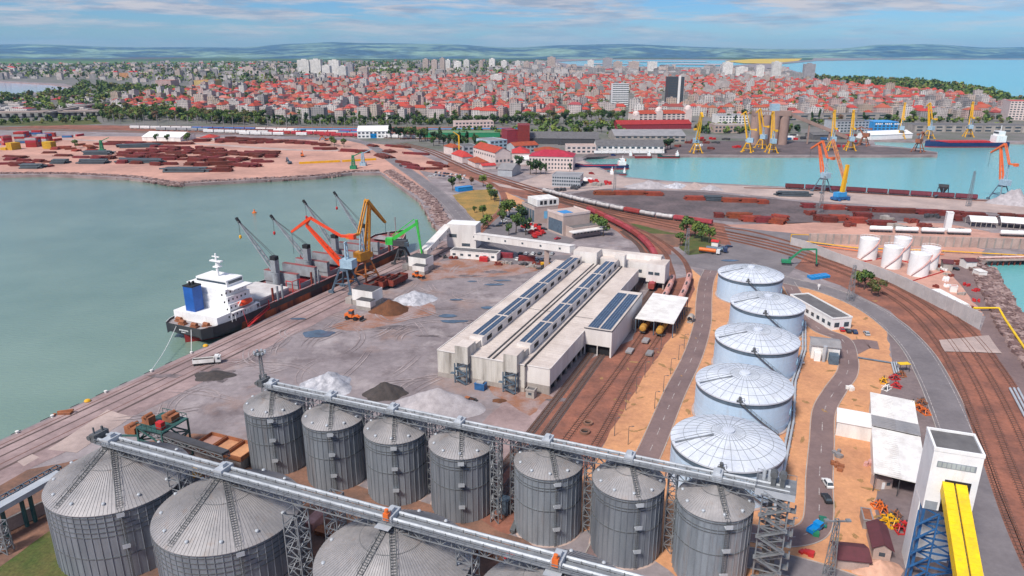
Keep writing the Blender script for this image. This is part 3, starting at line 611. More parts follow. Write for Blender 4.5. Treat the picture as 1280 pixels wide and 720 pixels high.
# ================================================================ GRAIN SILOS
def silo_parts(t, r, h, roof_h, nst, ladder_a, big, hoops):
    n = 72 if big else 56
    b = MB(); b.lathe([(r, 0), (r, h)], n)
    for k in range(nst):                                   # vertical stiffeners
        a = 2 * math.pi * k / nst; c, s = math.cos(a), math.sin(a)
        b.bar(((r + .07) * c, (r + .07) * s, .1), ((r + .07) * c, (r + .07) * s, h - .15), .2, .13)
    for z in hoops:
        b.lathe([(r + .02, z - .06), (r + .17, z - .06), (r + .17, z + .06), (r + .02, z + .06)], n, m=1, sm=False)
    b.build('wall', [GALV, GALVD], t)
    f = MB().lathe([(r + .55, -1.6), (r + .55, .02), (r, .03)], n, sm=False); f.build('foundation', CONCP, t)
    rf = MB(); tr = 1.3 if big else .9
    tan_ = roof_h / r
    rf.lathe([(r + .28, h - .12), (r + .28, h), (tr, h + roof_h)], n, sm=False)
    for k in range(nst * 2):
        a = 2 * math.pi * k / (nst * 2); c, s = math.cos(a), math.sin(a)
        rf.bar(((r + .25) * c, (r + .25) * s, h + .05), ((tr + .3) * c, (tr + .3) * s, h + roof_h - .25 * tan_ + .05), .07, .10)
    roof = rf.build('roof', GALVR, t)
    rg = MB(); rr = r * .42
    rg.lathe([(rr, h + roof_h * (1 - (rr - tr) / (r - tr)) + .02), (rr, h + roof_h * (1 - (rr - tr) / (r - tr)) + .16), (rr - .14, h + roof_h * (1 - (rr - tr) / (r - tr)) + .2)], n, sm=False)
    rg.build('wind_ring', GALVD, roof)
    cp_ = MB().lathe([(tr + .1, h + roof_h - .3), (tr + .1, h + roof_h + .5), (.01, h + roof_h + .62)], 20); cp_.build('cap', GALVD, roof)
    if big:                                                # hoop rail round the filling hole
        q = MB(); zz = h + roof_h - 1.2
        for k in range(24):
            a, a2 = 2 * math.pi * k / 24, 2 * math.pi * (k + 1) / 24
            q.bar((2.2 * math.cos(a), 2.2 * math.sin(a), zz + 1.5), (2.2 * math.cos(a2), 2.2 * math.sin(a2), zz + 1.5), .09)
            if k % 3 == 0: q.bar((2.2 * math.cos(a), 2.2 * math.sin(a), zz), (2.2 * math.cos(a), 2.2 * math.sin(a), zz + 1.5), .08)
        q.build('peak_railing', GALVD, roof)
    nv = 12 if big else 10
    for k in range(nv):                                    # small roof vents
        a = 2 * math.pi * (k + .5) / nv; d = r * .88
        v = MB().lathe([(.3, 0), (.3, .45), (.42, .47), (.3, .66), (.01, .74)], 10)
        v.build('roof_vent', ZINC, roof, (d * math.cos(a), d * math.sin(a), h + roof_h * (1 - (d - tr) / (r - tr)) - .05))
    for la in ladder_a:
        l = MB(); c, s = math.cos(la), math.sin(la); px, py = -s, c
        wd = .55 if big else .4
        p0 = Vector((tr * c, tr * s, h + roof_h + .28)); p1 = Vector((r * .98 * c, r * .98 * s, h + .3))
        for q in (-wd, wd):
            o = Vector((px * q, py * q, 0)); l.bar(p0 + o, p1 + o, .12)
            l.bar(p0 + o + Vector((0, 0, .8)), p1 + o + Vector((0, 0, .8)), .07)
        for i in range(int(r * 2)):
            p = p0.lerp(p1, (i + .5) / int(r * 2)); l.bar(p + Vector((px * wd, py * wd, 0)), p - Vector((px * wd, py * wd, 0)), .22, .06)
            if i % 3 == 0:
                for q in (-wd, wd): l.bar(p + Vector((px * q, py * q, 0)), p + Vector((px * q, py * q, .8)), .06)
        l.build('roof_stair', GALVD, roof)
    la = ladder_a[0]; c, s = math.cos(la), math.sin(la); px, py = -s, c; d = r + .55
    l = MB()
    for q in (-.32, .32): l.bar((d * c + px * q, d * s + py * q, .2), (d * c + px * q, d * s + py * q, h + .9), .09)
    for i in range(int(h / .45)): l.bar((d * c - px * .3, d * s - py * .3, .3 + i * .45), (d * c + px * .3, d * s + py * .3, .3 + i * .45), .06)
    lad = l.build('ladder', GALVD, t)
    for z in ([h * .94, h * .62, h * .28] if not big else [h * .96, h * .5]):
        p = MB(); cx, cy = (r + .85) * c, (r + .85) * s
        p.cbox((cx, cy, z), (1.2, 1.5, .1), la); p.cbox((cx + .55 * c, cy + .55 * s, z + .1), (.07, 1.5, .9), la)
        p.build('landing', ZINC, lad)
big_c = [(-90.2, 143.4), (-60.4, 131.0), (-22.8, 115.6), (8.0, 103.0)]
big_l = ['huge galvanised grain silo with wide conical roof beside the grassy corner', 'huge galvanised grain silo second from the grassy corner with concrete skirt',
         'huge galvanised grain silo whose cone shows below the first orange valve on the overhead conveyor', 'huge galvanised grain silo cut by the bottom edge under the last orange valve']
for i, (x_, y_) in enumerate(big_c):
    t_ = thing('grain_silo', big_l[i], 'silo', (x_, y_, 0), group='four large grain silos in the front row')
    silo_parts(t_, 14.9, 17.0, 8.2, 58, [rad(-62) if i < 2 else rad(-80), rad(-118)], True, [16.2, 15.0, 13.8, 12.6, 11.4, 6.0])
sm_c = [(-65.1, 177.5), (-47.3, 170.4), (-29.8, 163.9), (-12.4, 157.0), (8.6, 148.4), (26.4, 140.8), (43.9, 133.3)]
sm_l = ['tall galvanised silo at the far end of the row nearest the ship', 'tall galvanised silo second from the quay end in front of the covered gravel heap', 'tall galvanised silo third from the quay end standing before the dark ore heap',
        'tall galvanised silo in the middle of the row, left of the wide gap', 'tall galvanised silo right of the wide gap in the row', 'tall galvanised silo second from the bucket elevator tower', 'tall dark blue-grey silo beside the bucket elevator tower and white domed tank']
for i, (x_, y_) in enumerate(sm_c):
    t_ = thing('grain_silo', sm_l[i], 'silo', (x_, y_, 0), group='seven tall grain silos in the second row')
    silo_parts(t_, 7.9, 18.0, 4.2, 36, [rad(-90 + 0 + math.degrees(math.atan2(-x_, y_)) * .5 + (12 if i > 3 else 0))], False, [17.2, 15.6, 14.9, 9.5])
# ---- overhead conveyors
def conveyor(name, label, a, b_, z, stops, towers, wide=2.0, ending=None, valves=()):
    A, B = Vector((*a, z)), Vector((*b_, z)); d = (B - A).normalized(); L = (B - A).length; yaw = math.atan2(d.y, d.x)
    t = thing(name, label, 'conveyor', (a[0], a[1], 0), yaw)
    for s in (-1, 1):
        m = MB(); m.box(-1, s * wide / 2 - .3, z, L + 1, s * wide / 2 + .3, z + .5)
        m.extr([(s * wide / 2 - .36, z + .5), (s * wide / 2 + .36, z + .5), (s * wide / 2 + .08, z + .72), (s * wide / 2 - .08, z + .72)], 'x', -1, L + 1)
        for k in range(int(L / 2.5)): m.box(k * 2.5, s * wide / 2 - .39, z - .05, k * 2.5 + .12, s * wide / 2 + .39, z + .56, 1)
        m.build('conveyor_trough', [GALVC, GALVD], t)
    m = MB(); m.box(0, -wide / 2 + .5, z - .1, L, wide / 2 - .5, z); m.box(0, -wide / 2 - 1.35, z - .1, L, -wide / 2 - .55, z); m.build('walkway', LATT, t)
    m = MB()
    for y in (-wide / 2 - 1.35,):
        m.bar((0, y, z + 1.1), (L, y, z + 1.1), .09); m.bar((0, y, z + .6), (L, y, z + .6), .07)
        for k in range(int(L / 1.8) + 1): m.bar((k * 1.8, y, z), (k * 1.8, y, z + 1.1), .07)
    m.build('railing', LATT, t)
    m = MB(); m.truss((0, 0, z - 1.1), (L, 0, z - 1.1), wide + .8, 1.9, int(L / 2.2), .13); m.build('truss', LATT, t)
    for k in stops:
        m = MB(); m.box(k - 1.0, -wide / 2 - .7, z - .2, k + 1.0, wide / 2 + .7, z + 1.15); m.box(k - .5, -.6, z + 1.1, k + .5, .6, z + 1.9); hs = m.build('outlet_housing', ZINC, t)
        m = MB()
        for s in (-1, 1): m.tube([(k, s * wide / 2, z), (k, s * .25, z - 2.2)], .32, 8)
        m.build('spout', GALVD, hs)
    for k in valves:
        m = MB(); m.box(k - .55, -wide / 2 - 1.1, z + .3, k + .55, -wide / 2 - .1, z + 1.9); m.tube([(k, -wide / 2 - .6, z + 1.9), (k, -wide / 2 - .6, z + 2.6)], .4, 10); m.build('drive_motor', ORANGE, t)
        m = MB(); m.box(k - 1.6, -wide / 2 - 2.6, z - .5, k + 1.4, -wide / 2 - .7, z - .38); m.build('service_platform', ZINC, t)
    for k, y, w_ in towers:
        m = MB(); m.ltower((k, y, 0), (k, y, z - 2), w_, w_, int(z / 2.4), .15); m.build('support_tower', LATT, t)
    m = MB(); m.box(-2.2, -wide / 2 - .8, z - .4, -.6, wide / 2 + .8, z + 1.5); m.tube([(-2.4, -wide / 2 - 1, z + .6), (-2.4, wide / 2 + 1, z + .6)], .55, 12); m.bar((-1.6, -1, z + 1.5), (-1.6, -1, z + 3), .3); m.bar((-1.2, .8, z + 1.5), (-1.2, .8, z + 2.6), .4)
    m.build('tail_drive', GALVD, t)
    return t
def along(a, b_, c): v = Vector(b_) - Vector(a); v.normalize(); return (Vector(c) - Vector(a)).dot(v)
Dn = (Vector((43.9, 133.3)) - Vector((-65.1, 177.5))).normalized()
bA = tuple(Vector(big_c[0]) - Dn * 2.5); bB = tuple(Vector(big_c[3]) + Dn * 40)
conveyor('overhead_conveyor', 'long twin-tube conveyor on lattice trusses over the huge front silos, with orange drive motors', bA, bB, 26.2,
         [along(bA, bB, c) for c in big_c], [(18.6, 2.4, 3.2), (55.5, -3.5, 3.4), (59, 4, 3), (90, 2.5, 3.2), (118, 0, 3.2)], 2.2, valves=[along(bA, bB, c) for c in big_c[2:]])
sA = tuple(Vector(sm_c[0]) - Dn * 1.5); sB = tuple(Vector(sm_c[6]) + Dn * 13.5)
def sk(i): return along(sA, sB, sm_c[i])
conveyor('overhead_conveyor', 'long twin-tube conveyor over the seven tall silos, ending at the bucket elevator tower', sA, sB, 23.4,
         [sk(i) for i in range(7)], [((sk(i) + sk(i + 1)) / 2, 2.2, 1.9) for i in (0, 1, 2, 4, 5)] + [(sk(3) + 8.9, 2.2, 2), (sk(4) - 8.9, 2.2, 2), (sk(3) + 10.5, -2.4, 2)], 1.9)
# ---- bucket elevator tower
def elevator_tower(x_, y_, h):
    t = thing('bucket_elevator_tower', 'grey lattice bucket elevator tower with equipment platform at the end of the silo conveyor', 'elevator tower', (x_, y_, 0), YAW)
    m = MB(); m.ltower((0, 0, 0), (0, 0, h), 5.2, 5.2, 11, .2); m.build('frame', LATT, t)
    for q in (-.9, .9):
        m = MB(); m.box(q - .45, -.6, 0, q + .45, .6, h + 3); m.tube([(q, -.8, h + 3), (q, .8, h + 3)], .75, 12); m.build('elevator_leg', GALVD, t)
    m = MB(); m.box(-4.2, -3.4, h, 3.6, 3.4, h + .3); m.build('platform', LATT, t)
    m = MB(); m.box(-4.2, -3.5, h - .6, 3.6, -3.4, h + .9); m.build('platform_fascia', ZINC, t)
    m = MB()
    for (a, b_) in (((-4.2, -3.4), (3.6, -3.4)), ((3.6, -3.4), (3.6, 3.4)), ((3.6, 3.4), (-4.2, 3.4)), ((-4.2, 3.4), (-4.2, -3.4))):
        A, B = Vector((*a, h + .3)), Vector((*b_, h + .3))
        m.bar(A + Vector((0, 0, 1.1)), B + Vector((0, 0, 1.1)), .09)
        for k in range(6): p = A.lerp(B, k / 5); m.bar(p, p + Vector((0, 0, 1.1)), .08)
    m.build('railing', LATT, t)
    m = MB()
    for k in range(9):                                     # zig-zag stair round the tower
        z0 = k * h / 9; s = 1 if k % 2 else -1
        m.bar((-2.6 * s, -3.5, z0), (2.6 * s, -3.5, z0 + h / 9), .9, .15); m.box(2.3 * s - .7, -4, z0 + h / 9 - .1, 2.3 * s + .7, -2.6, z0 + h / 9)
        m.bar((-2.6 * s, -4, z0 + 1), (2.6 * s, -4, z0 + h / 9 + 1), .07)
    m.build('stair', LATT, t)
    m = MB()
    for k in range(4):
        m.tube([(-2.8 + k * 1.1, 1.6, h + .3), (-2.8 + k * 1.1, 1.6, h + 2.6)], .42, 10)
    m.build('filter_pots', ZINC, t)
    for k in range(6):
        m = MB(); z0 = h * (.2 + .12 * k); m.box(2.4, -1.2, z0, 4.2, .6, z0 + .15); m.box(3.9, -1.2, z0, 4.2, .6, z0 + 1); m.build('side_landing', LATT, t)
elevator_tower(55.2, 129.2, 23.6)
# ================================================================ DOMED OIL TANKS
def tank(x_, y_, label, r=14.4, h=11.2):
    t = thing('oil_tank', label, 'tank', (x_, y_, 0), group='five pale blue domed oil tanks')
    m = MB(); m.lathe([(r, 0), (r, h)], 72)
    for z in (2.2, 4.4, 6.7, 8.9): m.lathe([(r, z - .03), (r + .04, z - .03), (r + .04, z + .03), (r, z + .03)], 72, sm=False)
    m.build('shell', TANKW, t)
    m = MB(); m.lathe([(r + .03, h - 1.5), (r + .09, h - 1.5), (r + .09, h - .25), (r + .03, h - .25)], 72, sm=False); m.build('vent_band', STEELB, t)
    R2 = r + .35; dome = 3.0; rings = [R2 * k / 8 for k in range(8, -1, -1)]; zf = lambda q: h + .25 + dome * (1 - (q / R2) ** 2)
    m = MB(); m.lathe([(R2, h - .2)] + [(max(q, .01), zf(q)) for q in rings], 72); rf = m.build('dome_roof', TANKR, t)
    m = MB()
    for k in range(32):
        a = 2 * math.pi * k / 32; c, s = math.cos(a), math.sin(a)
        for q0, q1 in zip(rings[:-2], rings[1:-1]): m.bar((q0 * c, q0 * s, zf(q0) + .03), (q1 * c, q1 * s, zf(q1) + .03), .11, .09)
    for q in (.3, .55, .78):
        for k in range(64):
            a, a2 = 2 * math.pi * k / 64, 2 * math.pi * (k + 1) / 64
            m.bar((R2 * q * math.cos(a), R2 * q * math.sin(a), zf(R2 * q) + .03), (R2 * q * math.cos(a2), R2 * q * math.sin(a2), zf(R2 * q) + .03), .1, .08)
    m.build('seams', SEAM, rf)
    m = MB().lathe([(1.6, zf(1.6)), (1.6, zf(0) + .5), (.01, zf(0) + .7)], 16); m.build('crown_vent', TANKR, rf)
    m = MB(); z0 = zf(R2 * .35)                               # roof walkway and gauge platform
    m.bar((-R2 * .97, -R2 * .1, zf(R2 * .97) + .5), (-R2 * .3, -R2 * .12, z0 + .4), .5, .12); m.bar((-R2 * .97, -R2 * .1, zf(R2 * .97) + 1.4), (-R2 * .3, -R2 * .12, z0 + 1.3), .07)
    m.build('roof_walkway', LATT, rf)
    m = MB(); ga = rad(-112); gx, gy = (r - .6) * math.cos(ga), (r - .6) * math.sin(ga)
    m.cbox((gx, gy, h + .45), (2.2, 1.8, .15), ga); m.cbox((gx, gy, h + .6), (.9, .8, 1.0), ga)
    for q in (-1, 1):
        m.bar((gx - q, gy - .9, h + .5), (gx - q, gy - .9, h + 1.7), .08)
    m.bar((gx - 1, gy - .9, h + 1.7), (gx + 1, gy - .9, h + 1.7), .08); m.build('gauge_platform', GALVD, t)
    m = MB(); pts = []
    for k in range(25):                                    # spiral stair down the camera side
        a = ga + rad(52) * k / 24; pts.append(Vector(((r + .55) * math.cos(a), (r + .55) * math.sin(a), h + .5 - (h + .3) * k / 24)))
    for p, q in zip(pts, pts[1:]): m.bar(p, q, .8, .18); m.bar(p + Vector((0, 0, 1)), q + Vector((0, 0, 1)), .08)
    for p in pts[::3]: m.bar(p, p + Vector((0, 0, 1)), .07)
    m.build('spiral_stair', GALVD, t)
    a = rad(-28); m = MB(); c = Vector((math.cos(a), math.sin(a), 0)); u = Vector((-c.y, c.x, 0))
    for k in range(14):                                    # pale blue emblem ring
        b0, b1 = 2 * math.pi * k / 14, 2 * math.pi * (k + 1) / 14
        q0, q1 = (c * (r + .05) + u * (1.5 * math.cos(b)) + Vector((0, 0, h * .45 + 1.5 * math.sin(b))) for b in (b0, b1)); m.bar(q0, q1, .4, .1)
    m.bar(c * (r + .05) + Vector((0, 0, h * .45 - .7)), c * (r + .05) + Vector((0, 0, h * .45 + .9)), .5, .1)
    m.build('emblem', EMB, t)
    m = MB(); m.lathe([(r + .7, 0.02), (r + .7, .3), (r, .3)], 72, sm=False); m.build('base_ring', CONCP, t)
EMB = mat('pale_blue_emblem', (.36, .58, .74), rough=.5)
tl = ['pale blue oil tank with white dome farthest from the silos, beside the green excavator', 'pale blue domed oil tank next to the long flat-roofed office', 'pale blue domed oil tank in the middle of the five, beside the pump shed',
      'pale blue domed oil tank with big emblem, fourth counting from the excavator', 'pale blue domed oil tank partly hidden behind the silo conveyor']
for (x_, y_), l_ in zip([(110.8, 319.5), (104.8, 278.5), (88.4, 241.0), (72.4, 204.0), (57.1, 168.5)], tl): tank(x_, y_, l_)
# pipes east of the tanks
t_ = thing('pipe_rack', 'pair of silver insulated pipes on low supports running past the domed tanks', 'pipeline', G(985, 560))
o0 = Vector(t_.location)
pk = [G(1003, 405), G(1003, 440), G(990, 480), G(987, 530), G(972, 605), G(968, 640)]
for d_ in (0, 1.1):
    m = MB(); pts = [p + Vector((d_, 0, 1.0)) - o0 for p in pk]; m.tube(pts, .38, 8)
    m.build('pipe', ZINC, t_)
m = MB()
for p in resample(pk, 5): m.cbox(p - o0 + Vector((.55, 0, 0)), (2.4, .4, .65))
m.build('supports', CONC, t_)
for cx_, cy_, yy in ((88.4, 241, 0), (72.4, 204, 0), (104.8, 278, 0), (57.1, 168, 0)):
    a = Vector((cx_ + 13.5, cy_ + 4, 1)); j = min(pk, key=lambda p: abs(p.y - cy_ - 4)); m = MB()
    k = min(range(len(resample(pk, 1))), key=lambda i: abs(resample(pk, 1)[i].y - cy_ - 4)); q = resample(pk, 1)[k]
    m.tube([a - o0, Vector((q.x + .5, a.y, 1)) - o0], .35, 8); m.tube([a - o0 + Vector((0, -3, 0)), Vector((q.x + .5, a.y - 3, 1)) - o0], .35, 8); m.build('branch_pipe', ZINC, t_)
# ================================================================ ORE WAREHOUSE
wh = thing('warehouse', 'long white ore warehouse with two raised roof strips of solar panels and stair towers', 'warehouse', WL(0, 0), rad(-23))
HW = 10.0
m = MB()
m.box(0, 0, 1.6, 33, 124, HW, 0, 1); m.box(33.01, 1.5, 3.2, 41.5, 126, HW - .5, 2, 1)
JOINT = mat('roof_joint', (.44, .38, .35))
for k in range(60):                                       # roof sheet joints
    y = 2 + k * 2.03; m.box(.2, y, HW, 8, y + .05, HW + .03, 3); m.box(13.3, y, HW, 19.1, y + .05, HW + .03, 3); m.box(21.6, y, HW, 26.3, y + .05, HW + .03, 3); m.box(33.4, y, HW - .5, 41.3, y + .05, HW - .47, 3)
m.build('body', [DIRTYW, ROOFW, SIDEW, JOINT], wh)
m = MB()
for x0 in (0,): m.box(-.06, -.06, 0, 33.05, .3, 1.7); m.box(-.06, .3, 0, .3, 124, 1.7)
for k in range(22):                                       # concrete columns below the side aisle
    m.box(40.9, 2 + k * 5.7, 0, 41.5, 2.6 + k * 5.7, 3.25)
m.box(33, 1.6, 0, 33.4, 126, 3.2); m.box(33.4, 1.55, 0, 41.45, 1.95, 3.2); m.build('plinth', CONC, wh)
m = MB(); m.box(33.2, 2.2, .05, 40.4, 125, 3.19); m.build('shaded_aisle', DARK, wh)  # solid near-black block stands in for the shade inside the aisle
m = MB()
for k in range(1, 12): m.box(k * 2.75 - .03, -.05, 1.7, k * 2.75 + .03, 0, HW); m.box(-.05, k * 10, 1.7, 0, k * 10 + .1, HW)
for k in range(1, 26): m.box(41.5, k * 4.9, 3.2, 41.55, k * 4.9 + .06, HW - .5)
m.box(-.2, -.2, HW - .05, 33.1, .1, HW + .22); m.box(-.2, -.2, HW - .05, .1, 124, HW + .22); m.box(33.0, 1.3, HW - .6, 41.7, 1.6, HW - .3); m.box(41.45, 1.3, HW - .6, 41.7, 126, HW - .3)
m.box(32.9, 0, HW - .6, 33.3, 126, HW + .15, 1); m.box(33, 52, HW - .48, 41.5, 52.2, HW - .4, 1); m.box(13.2, 52, HW, 26, 52.25, HW + .06, 1)
m.box(19.2, 0.2, HW, 19.7, 124, HW + .35, 1); m.box(21.0, .2, HW, 21.5, 124, HW + .35, 1)
m.build('trim', [SIDEW, DGREY], wh)
def pv_field(parent, x0, x1, y0, y1, z, nx, ny):
    m = MB(); m.box(x0, y0, z, x1, y1, z + .1, 1)
    for i in range(nx):
        for j in range(ny):
            a, b_ = x0 + (x1 - x0) * i / nx, y0 + (y1 - y0) * j / ny
            m.box(a + .05, b_ + .05, z + .1, a + (x1 - x0) / nx - .05, b_ + (y1 - y0) / ny - .05, z + .14)
    return m.build('solar_panels', [PV, PVF], parent)
for x0, y0, y1 in ((8.2, 9, 124), (26.4, 9, 126)):
    m = MB(); m.box(x0, y0, HW - .4, x0 + 5, y1, HW + 3.4, 0, 1); mo = m.build('roof_monitor', [SIDEW, ROOFW], wh)
    for k in range(int((y1 - y0) / 9.5)):
        y = y0 + 4 + k * 9.5
        w = MB(); w.box(x0 + 5, y, HW + .8, x0 + 5.12, y + 4, HW + 2.3); w.build('louvre_window', DARK, mo)
    ys = [y0 + 2 + q * 22 for q in range(5)]
    for q in ys:
        pv_field(mo, x0 + .25, x0 + 2.2, q, q + 20.5, HW + 3.45, 2, 18); pv_field(mo, x0 + 2.8, x0 + 4.75, q, q + 20.5, HW + 3.45, 2, 18)
    m = MB(); m.box(x0 - .3, -1.9, HW - 2.6, x0 + 4.6, y0 - 4.6, HW + 3.8, 0, 1); m.box(x0 + .4, y0 - 4.6, HW, x0 + 4.4, y0, HW + 2.4, 0, 1); m.build('head_house', [DIRTYW, ROOFW], wh)
    m = MB()
    for a in (x0 - .2, x0 + 4.4):
        for y in (-2.4, -.5): m.bar((a, y, 0), (a, y, HW - 2.6), .35)
    for k in range(4):
        z0 = .4 + k * 1.8; s = 1 if k % 2 else -1
        m.bar((x0 + 2.1 - 2.1 * s, -2.9, z0), (x0 + 2.1 + 2.1 * s, -2.9, z0 + 1.8), 1.0, .16); m.bar((x0 + 2.1 - 2.1 * s, -3.4, z0 + 1), (x0 + 2.1 + 2.1 * s, -3.4, z0 + 2.8), .08)
        m.bar((x0 - .2, -2.4, z0), (x0 + 4.4, -2.4, z0 + 1.8), .14)
    m.box(x0 - 1.5, -3.6, 3.8, x0 + .2, -2.2, 3.95); m.build('stair_tower', STEELB, wh)
m = MB(); m.box(41.6, 39, 4.2, 52.2, 88, HW + .6, 0, 1); m.box(51.6, 39, 0, 52.2, 88, 4.2, 0); m.box(41.6, 39, 0, 42, 39.6, 4.2, 0); m.box(46.6, 39.1, 0, 46.9, 39.4, 4.2, 0); m.build('loading_annex', [SIDEW, ROOFW], wh)
m = MB(); m.box(42, 40.5, .1, 51.5, 86, 4.1); m.build('annex_opening', DARK, wh)
an = MB(); an.box(41.4, 38.8, HW + .55, 52.4, 39.1, HW + .8); an.box(52.1, 38.8, HW + .55, 52.4, 88, HW + .8); an.build('annex_trim', DGREY, wh)
pv_field(wh, 42.4, 46.4, 40.5, 84, HW + .66, 4, 26); pv_field(wh, 47.1, 51.2, 40.5, 84, HW + .66, 4, 26)
# transfer station behind the warehouse
ts = thing('transfer_house', 'white ore transfer house at the far end of the warehouse with window strips', 'transfer house', WL(20, 126.5), rad(-23))
m = MB(); m.box(-12, .2, 0, 0, 9, 15, 0, 1); m.box(0, 4, 4, 25, 10, 11.5, 0, 1); m.box(9, .2, 6, 14, 4, 15, 0, 1); m.box(25, 0.2, 3.5, 34, 11, 12.5, 0, 1); m.box(-12, 9, 8, 30, 13, 14, 0, 1); m.build('body', [SIDEW, ROOFW], ts)
m = MB(); m.box(1, 4, 0, 1.6, 10, 4); m.box(14, 4, 0, 14.6, 10, 4); m.box(33, 1, 0, 33.6, 10, 3.5); m.box(25.4, 1, 0, 26, 10, 3.5); m.build('columns', CONC, ts)
for a in (2, 5.2, 16, 19.4):
    m = MB(); m.box(a, 3.88, 6.4, a + 2.6, 4, 8); m.build('window', GLASS, ts)
for a in (26, 29):
    m = MB(); m.box(a, .08, 7.2, a + 2.4, .2, 8.6); m.build('window', GLASS, ts)
# open shed over the wagon unloading tracks
s0_, s1_, s2_ = G(795, 398, 6.2), G(842, 407, 6.2), G(817, 367, 6.2)
sh = thing('unloading_shed', 'white twin-pitched roof shed over two tracks with tank wagons inside', 'shed', (s0_.x, s0_.y, 0), rad(-22.5)); sh.scale = (1.26, .95, 1)
m = MB()
for k in (0, 1): m.add([(k * 6.2 - .2, -.5, 6.2 + k * .01), (k * 6.2 + 6, -.5, 6.0), (k * 6.2 + 6, 36, 6.0), (k * 6.2 - .2, 36, 6.2 + k * .01), (k * 6.2 - .2, -.5, 6.5), (k * 6.2 + 6, -.5, 6.3), (k * 6.2 + 6, 36, 6.3), (k * 6.2 - .2, 36, 6.5)], [(0, 3, 2, 1), (4, 5, 6, 7), (0, 1, 5, 4), (1, 2, 6, 5), (2, 3, 7, 6), (3, 0, 4, 7)])
m.build('roof', WHT, sh)
m = MB()
for y in range(0, 37, 6):
    for x_ in (0, 5.9, 12): m = MB(); m.bar((x_, y, 0), (x_, y, 6.2), .3); m.build('post', STEELB, sh)
m = MB(); m.box(-3.2, 3, 0, -.4, 9, 4.6); m.box(-.3, 10, 0, -.1, 36, 3.5); m.build('side_wall', CONC, sh)
# ================================================================ WHITE LOADING TOWER WITH YELLOW GALLERY
c4 = [G(*q, 32.0) for q in ((1168, 562), (1231, 572), (1224, 546), (1162, 537))]
o0 = Vector((c4[0].x, c4[0].y, 0)); yw = math.atan2(c4[1].y - c4[0].y, c4[1].x - c4[0].x)
W_ = (c4[1] - c4[0]).length; D_ = ((c4[3] - c4[0]).length + (c4[2] - c4[1]).length) / 2
tw = thing('loading_tower', 'tall white clad loading tower on blue steel legs beside the curved road', 'tower', o0, yw)
m = MB(); m.box(0, 0, 18, W_, D_, 32, 0); m.box(0, D_ - .6, 0, W_, D_, 18, 0); m.box(-.02, D_ * .35, 0, .25, D_, 18, 0); m.box(W_ - .25, D_ * .2, 6, W_, D_, 18, 0)
m.build('cladding', WHTC, tw)
m = MB(); m.box(.4, .4, 32, W_ - .4, D_ - .4, 32.15); m.build('flat_roof', ROOFD, tw)
m = MB(); m.box(-.1, -.1, 31.8, W_ + .1, .35, 32.55); m.box(-.1, D_ - .35, 31.8, W_ + .1, D_ + .1, 32.55); m.box(-.1, .35, 31.8, .35, D_ - .35, 32.55); m.box(W_ - .35, .35, 31.8, W_ + .1, D_ - .35, 32.55); m.build('parapet', WHTC, tw)
wf = MB(); wf.box(1, -.06, 28.2, W_ - .9, 0, 29.6); wo = wf.build('window_strip', SEAM, tw)
for k in range(8):
    p = MB(); a = 1.15 + k * (W_ - 2.2) / 8; p.box(a, -.1, 28.35, a + (W_ - 2.2) / 8 - .2, -.05, 29.45); p.build('pane', mat('pale_pane', (.45, .5, .5), rough=.2) if 'pale_pane' not in MATS else MATS['pale_pane'], wo)
m = MB(); m.box(3.0, -.1, 17.9, W_ - 1.2, .02, 25.6); m.build('gallery_opening', DARK, tw)
m = MB(); m.box(.3, -.08, 18, 2.6, .02, 20); m.build('hatch', SEAM, tw)
m = MB()
for a in (0.4, W_ - .5):
    m.bar((a, .3, 0), (a, .3, 18), .55); m.bar((a, D_ * .5, 0), (a, D_ * .5, 18), .4)
for k in range(5):
    z0 = k * 3.6
    m.bar((.4, .3, z0), (W_ - .5, .3, z0 + 3.6), .28); m.bar((W_ - .5, .3, z0), (.4, .3, z0 + 3.6), .28); m.bar((.4, .3, z0 + 3.6), (W_ - .5, .3, z0 + 3.6), .35); m.bar((.4, .3, z0), (.4, D_ * .5, z0 + 3.6), .25)
    m.bar((-.6, -1.2, z0), (3, -1.2, z0 + 3.6), .5, .15)
for a in (-.8, 3): m.bar((a, -1.2, 0), (a, -1.2, 18), .3)
m.build('steel_legs', BLUE, tw)
# yellow conveyor gallery sloping down towards the camera
gl = thing('conveyor_gallery', 'bright yellow twin conveyor gallery sloping down from the white tower', 'conveyor', (0, 0, 0))
e0, e1 = G(1194.5, 602, 25.4), None
P0 = e0 + Vector((0, .5, 0)); dz = Vector((-6.9, -20, -8.3)); P1 = P0 + dz * 2.6
dd = (P1 - P0).normalized(); aa = dd.cross(Vector((0, 0, 1))).normalized(); ub = aa.cross(dd)
for s in (-1, 1):
    m = MB(); c0 = P0 + aa * s * 1.2 - ub * 1.2; c1 = P1 + aa * s * 1.2 - ub * 1.2; m.bar(c0, c1, 2.05, 2.4)
    for k in range(40): q = c0.lerp(c1, k / 40); m.bar(q, q + dd * .12, 2.12, 2.48)
    m.build('gallery_cladding', YELC, gl)
m = MB(); m.bar(P0 - ub * 1.2, P1 - ub * 1.2, .38, 1.2)
for k in range(70): q = P0.lerp(P1, k / 70) - ub * .5; m.bar(q - aa * .18, q + aa * .18 + dd * .35, .1, .1)
m.build('cable_tray', DGREY, gl)
m = MB()
for k in (.5, .9):
    q = P0.lerp(P1, k); m.ltower((q.x, q.y, 0), (q.x, q.y, q.z - 2.6), 4.2, 4.2, 4, .3)
m.build('trestle', STEELB, gl)
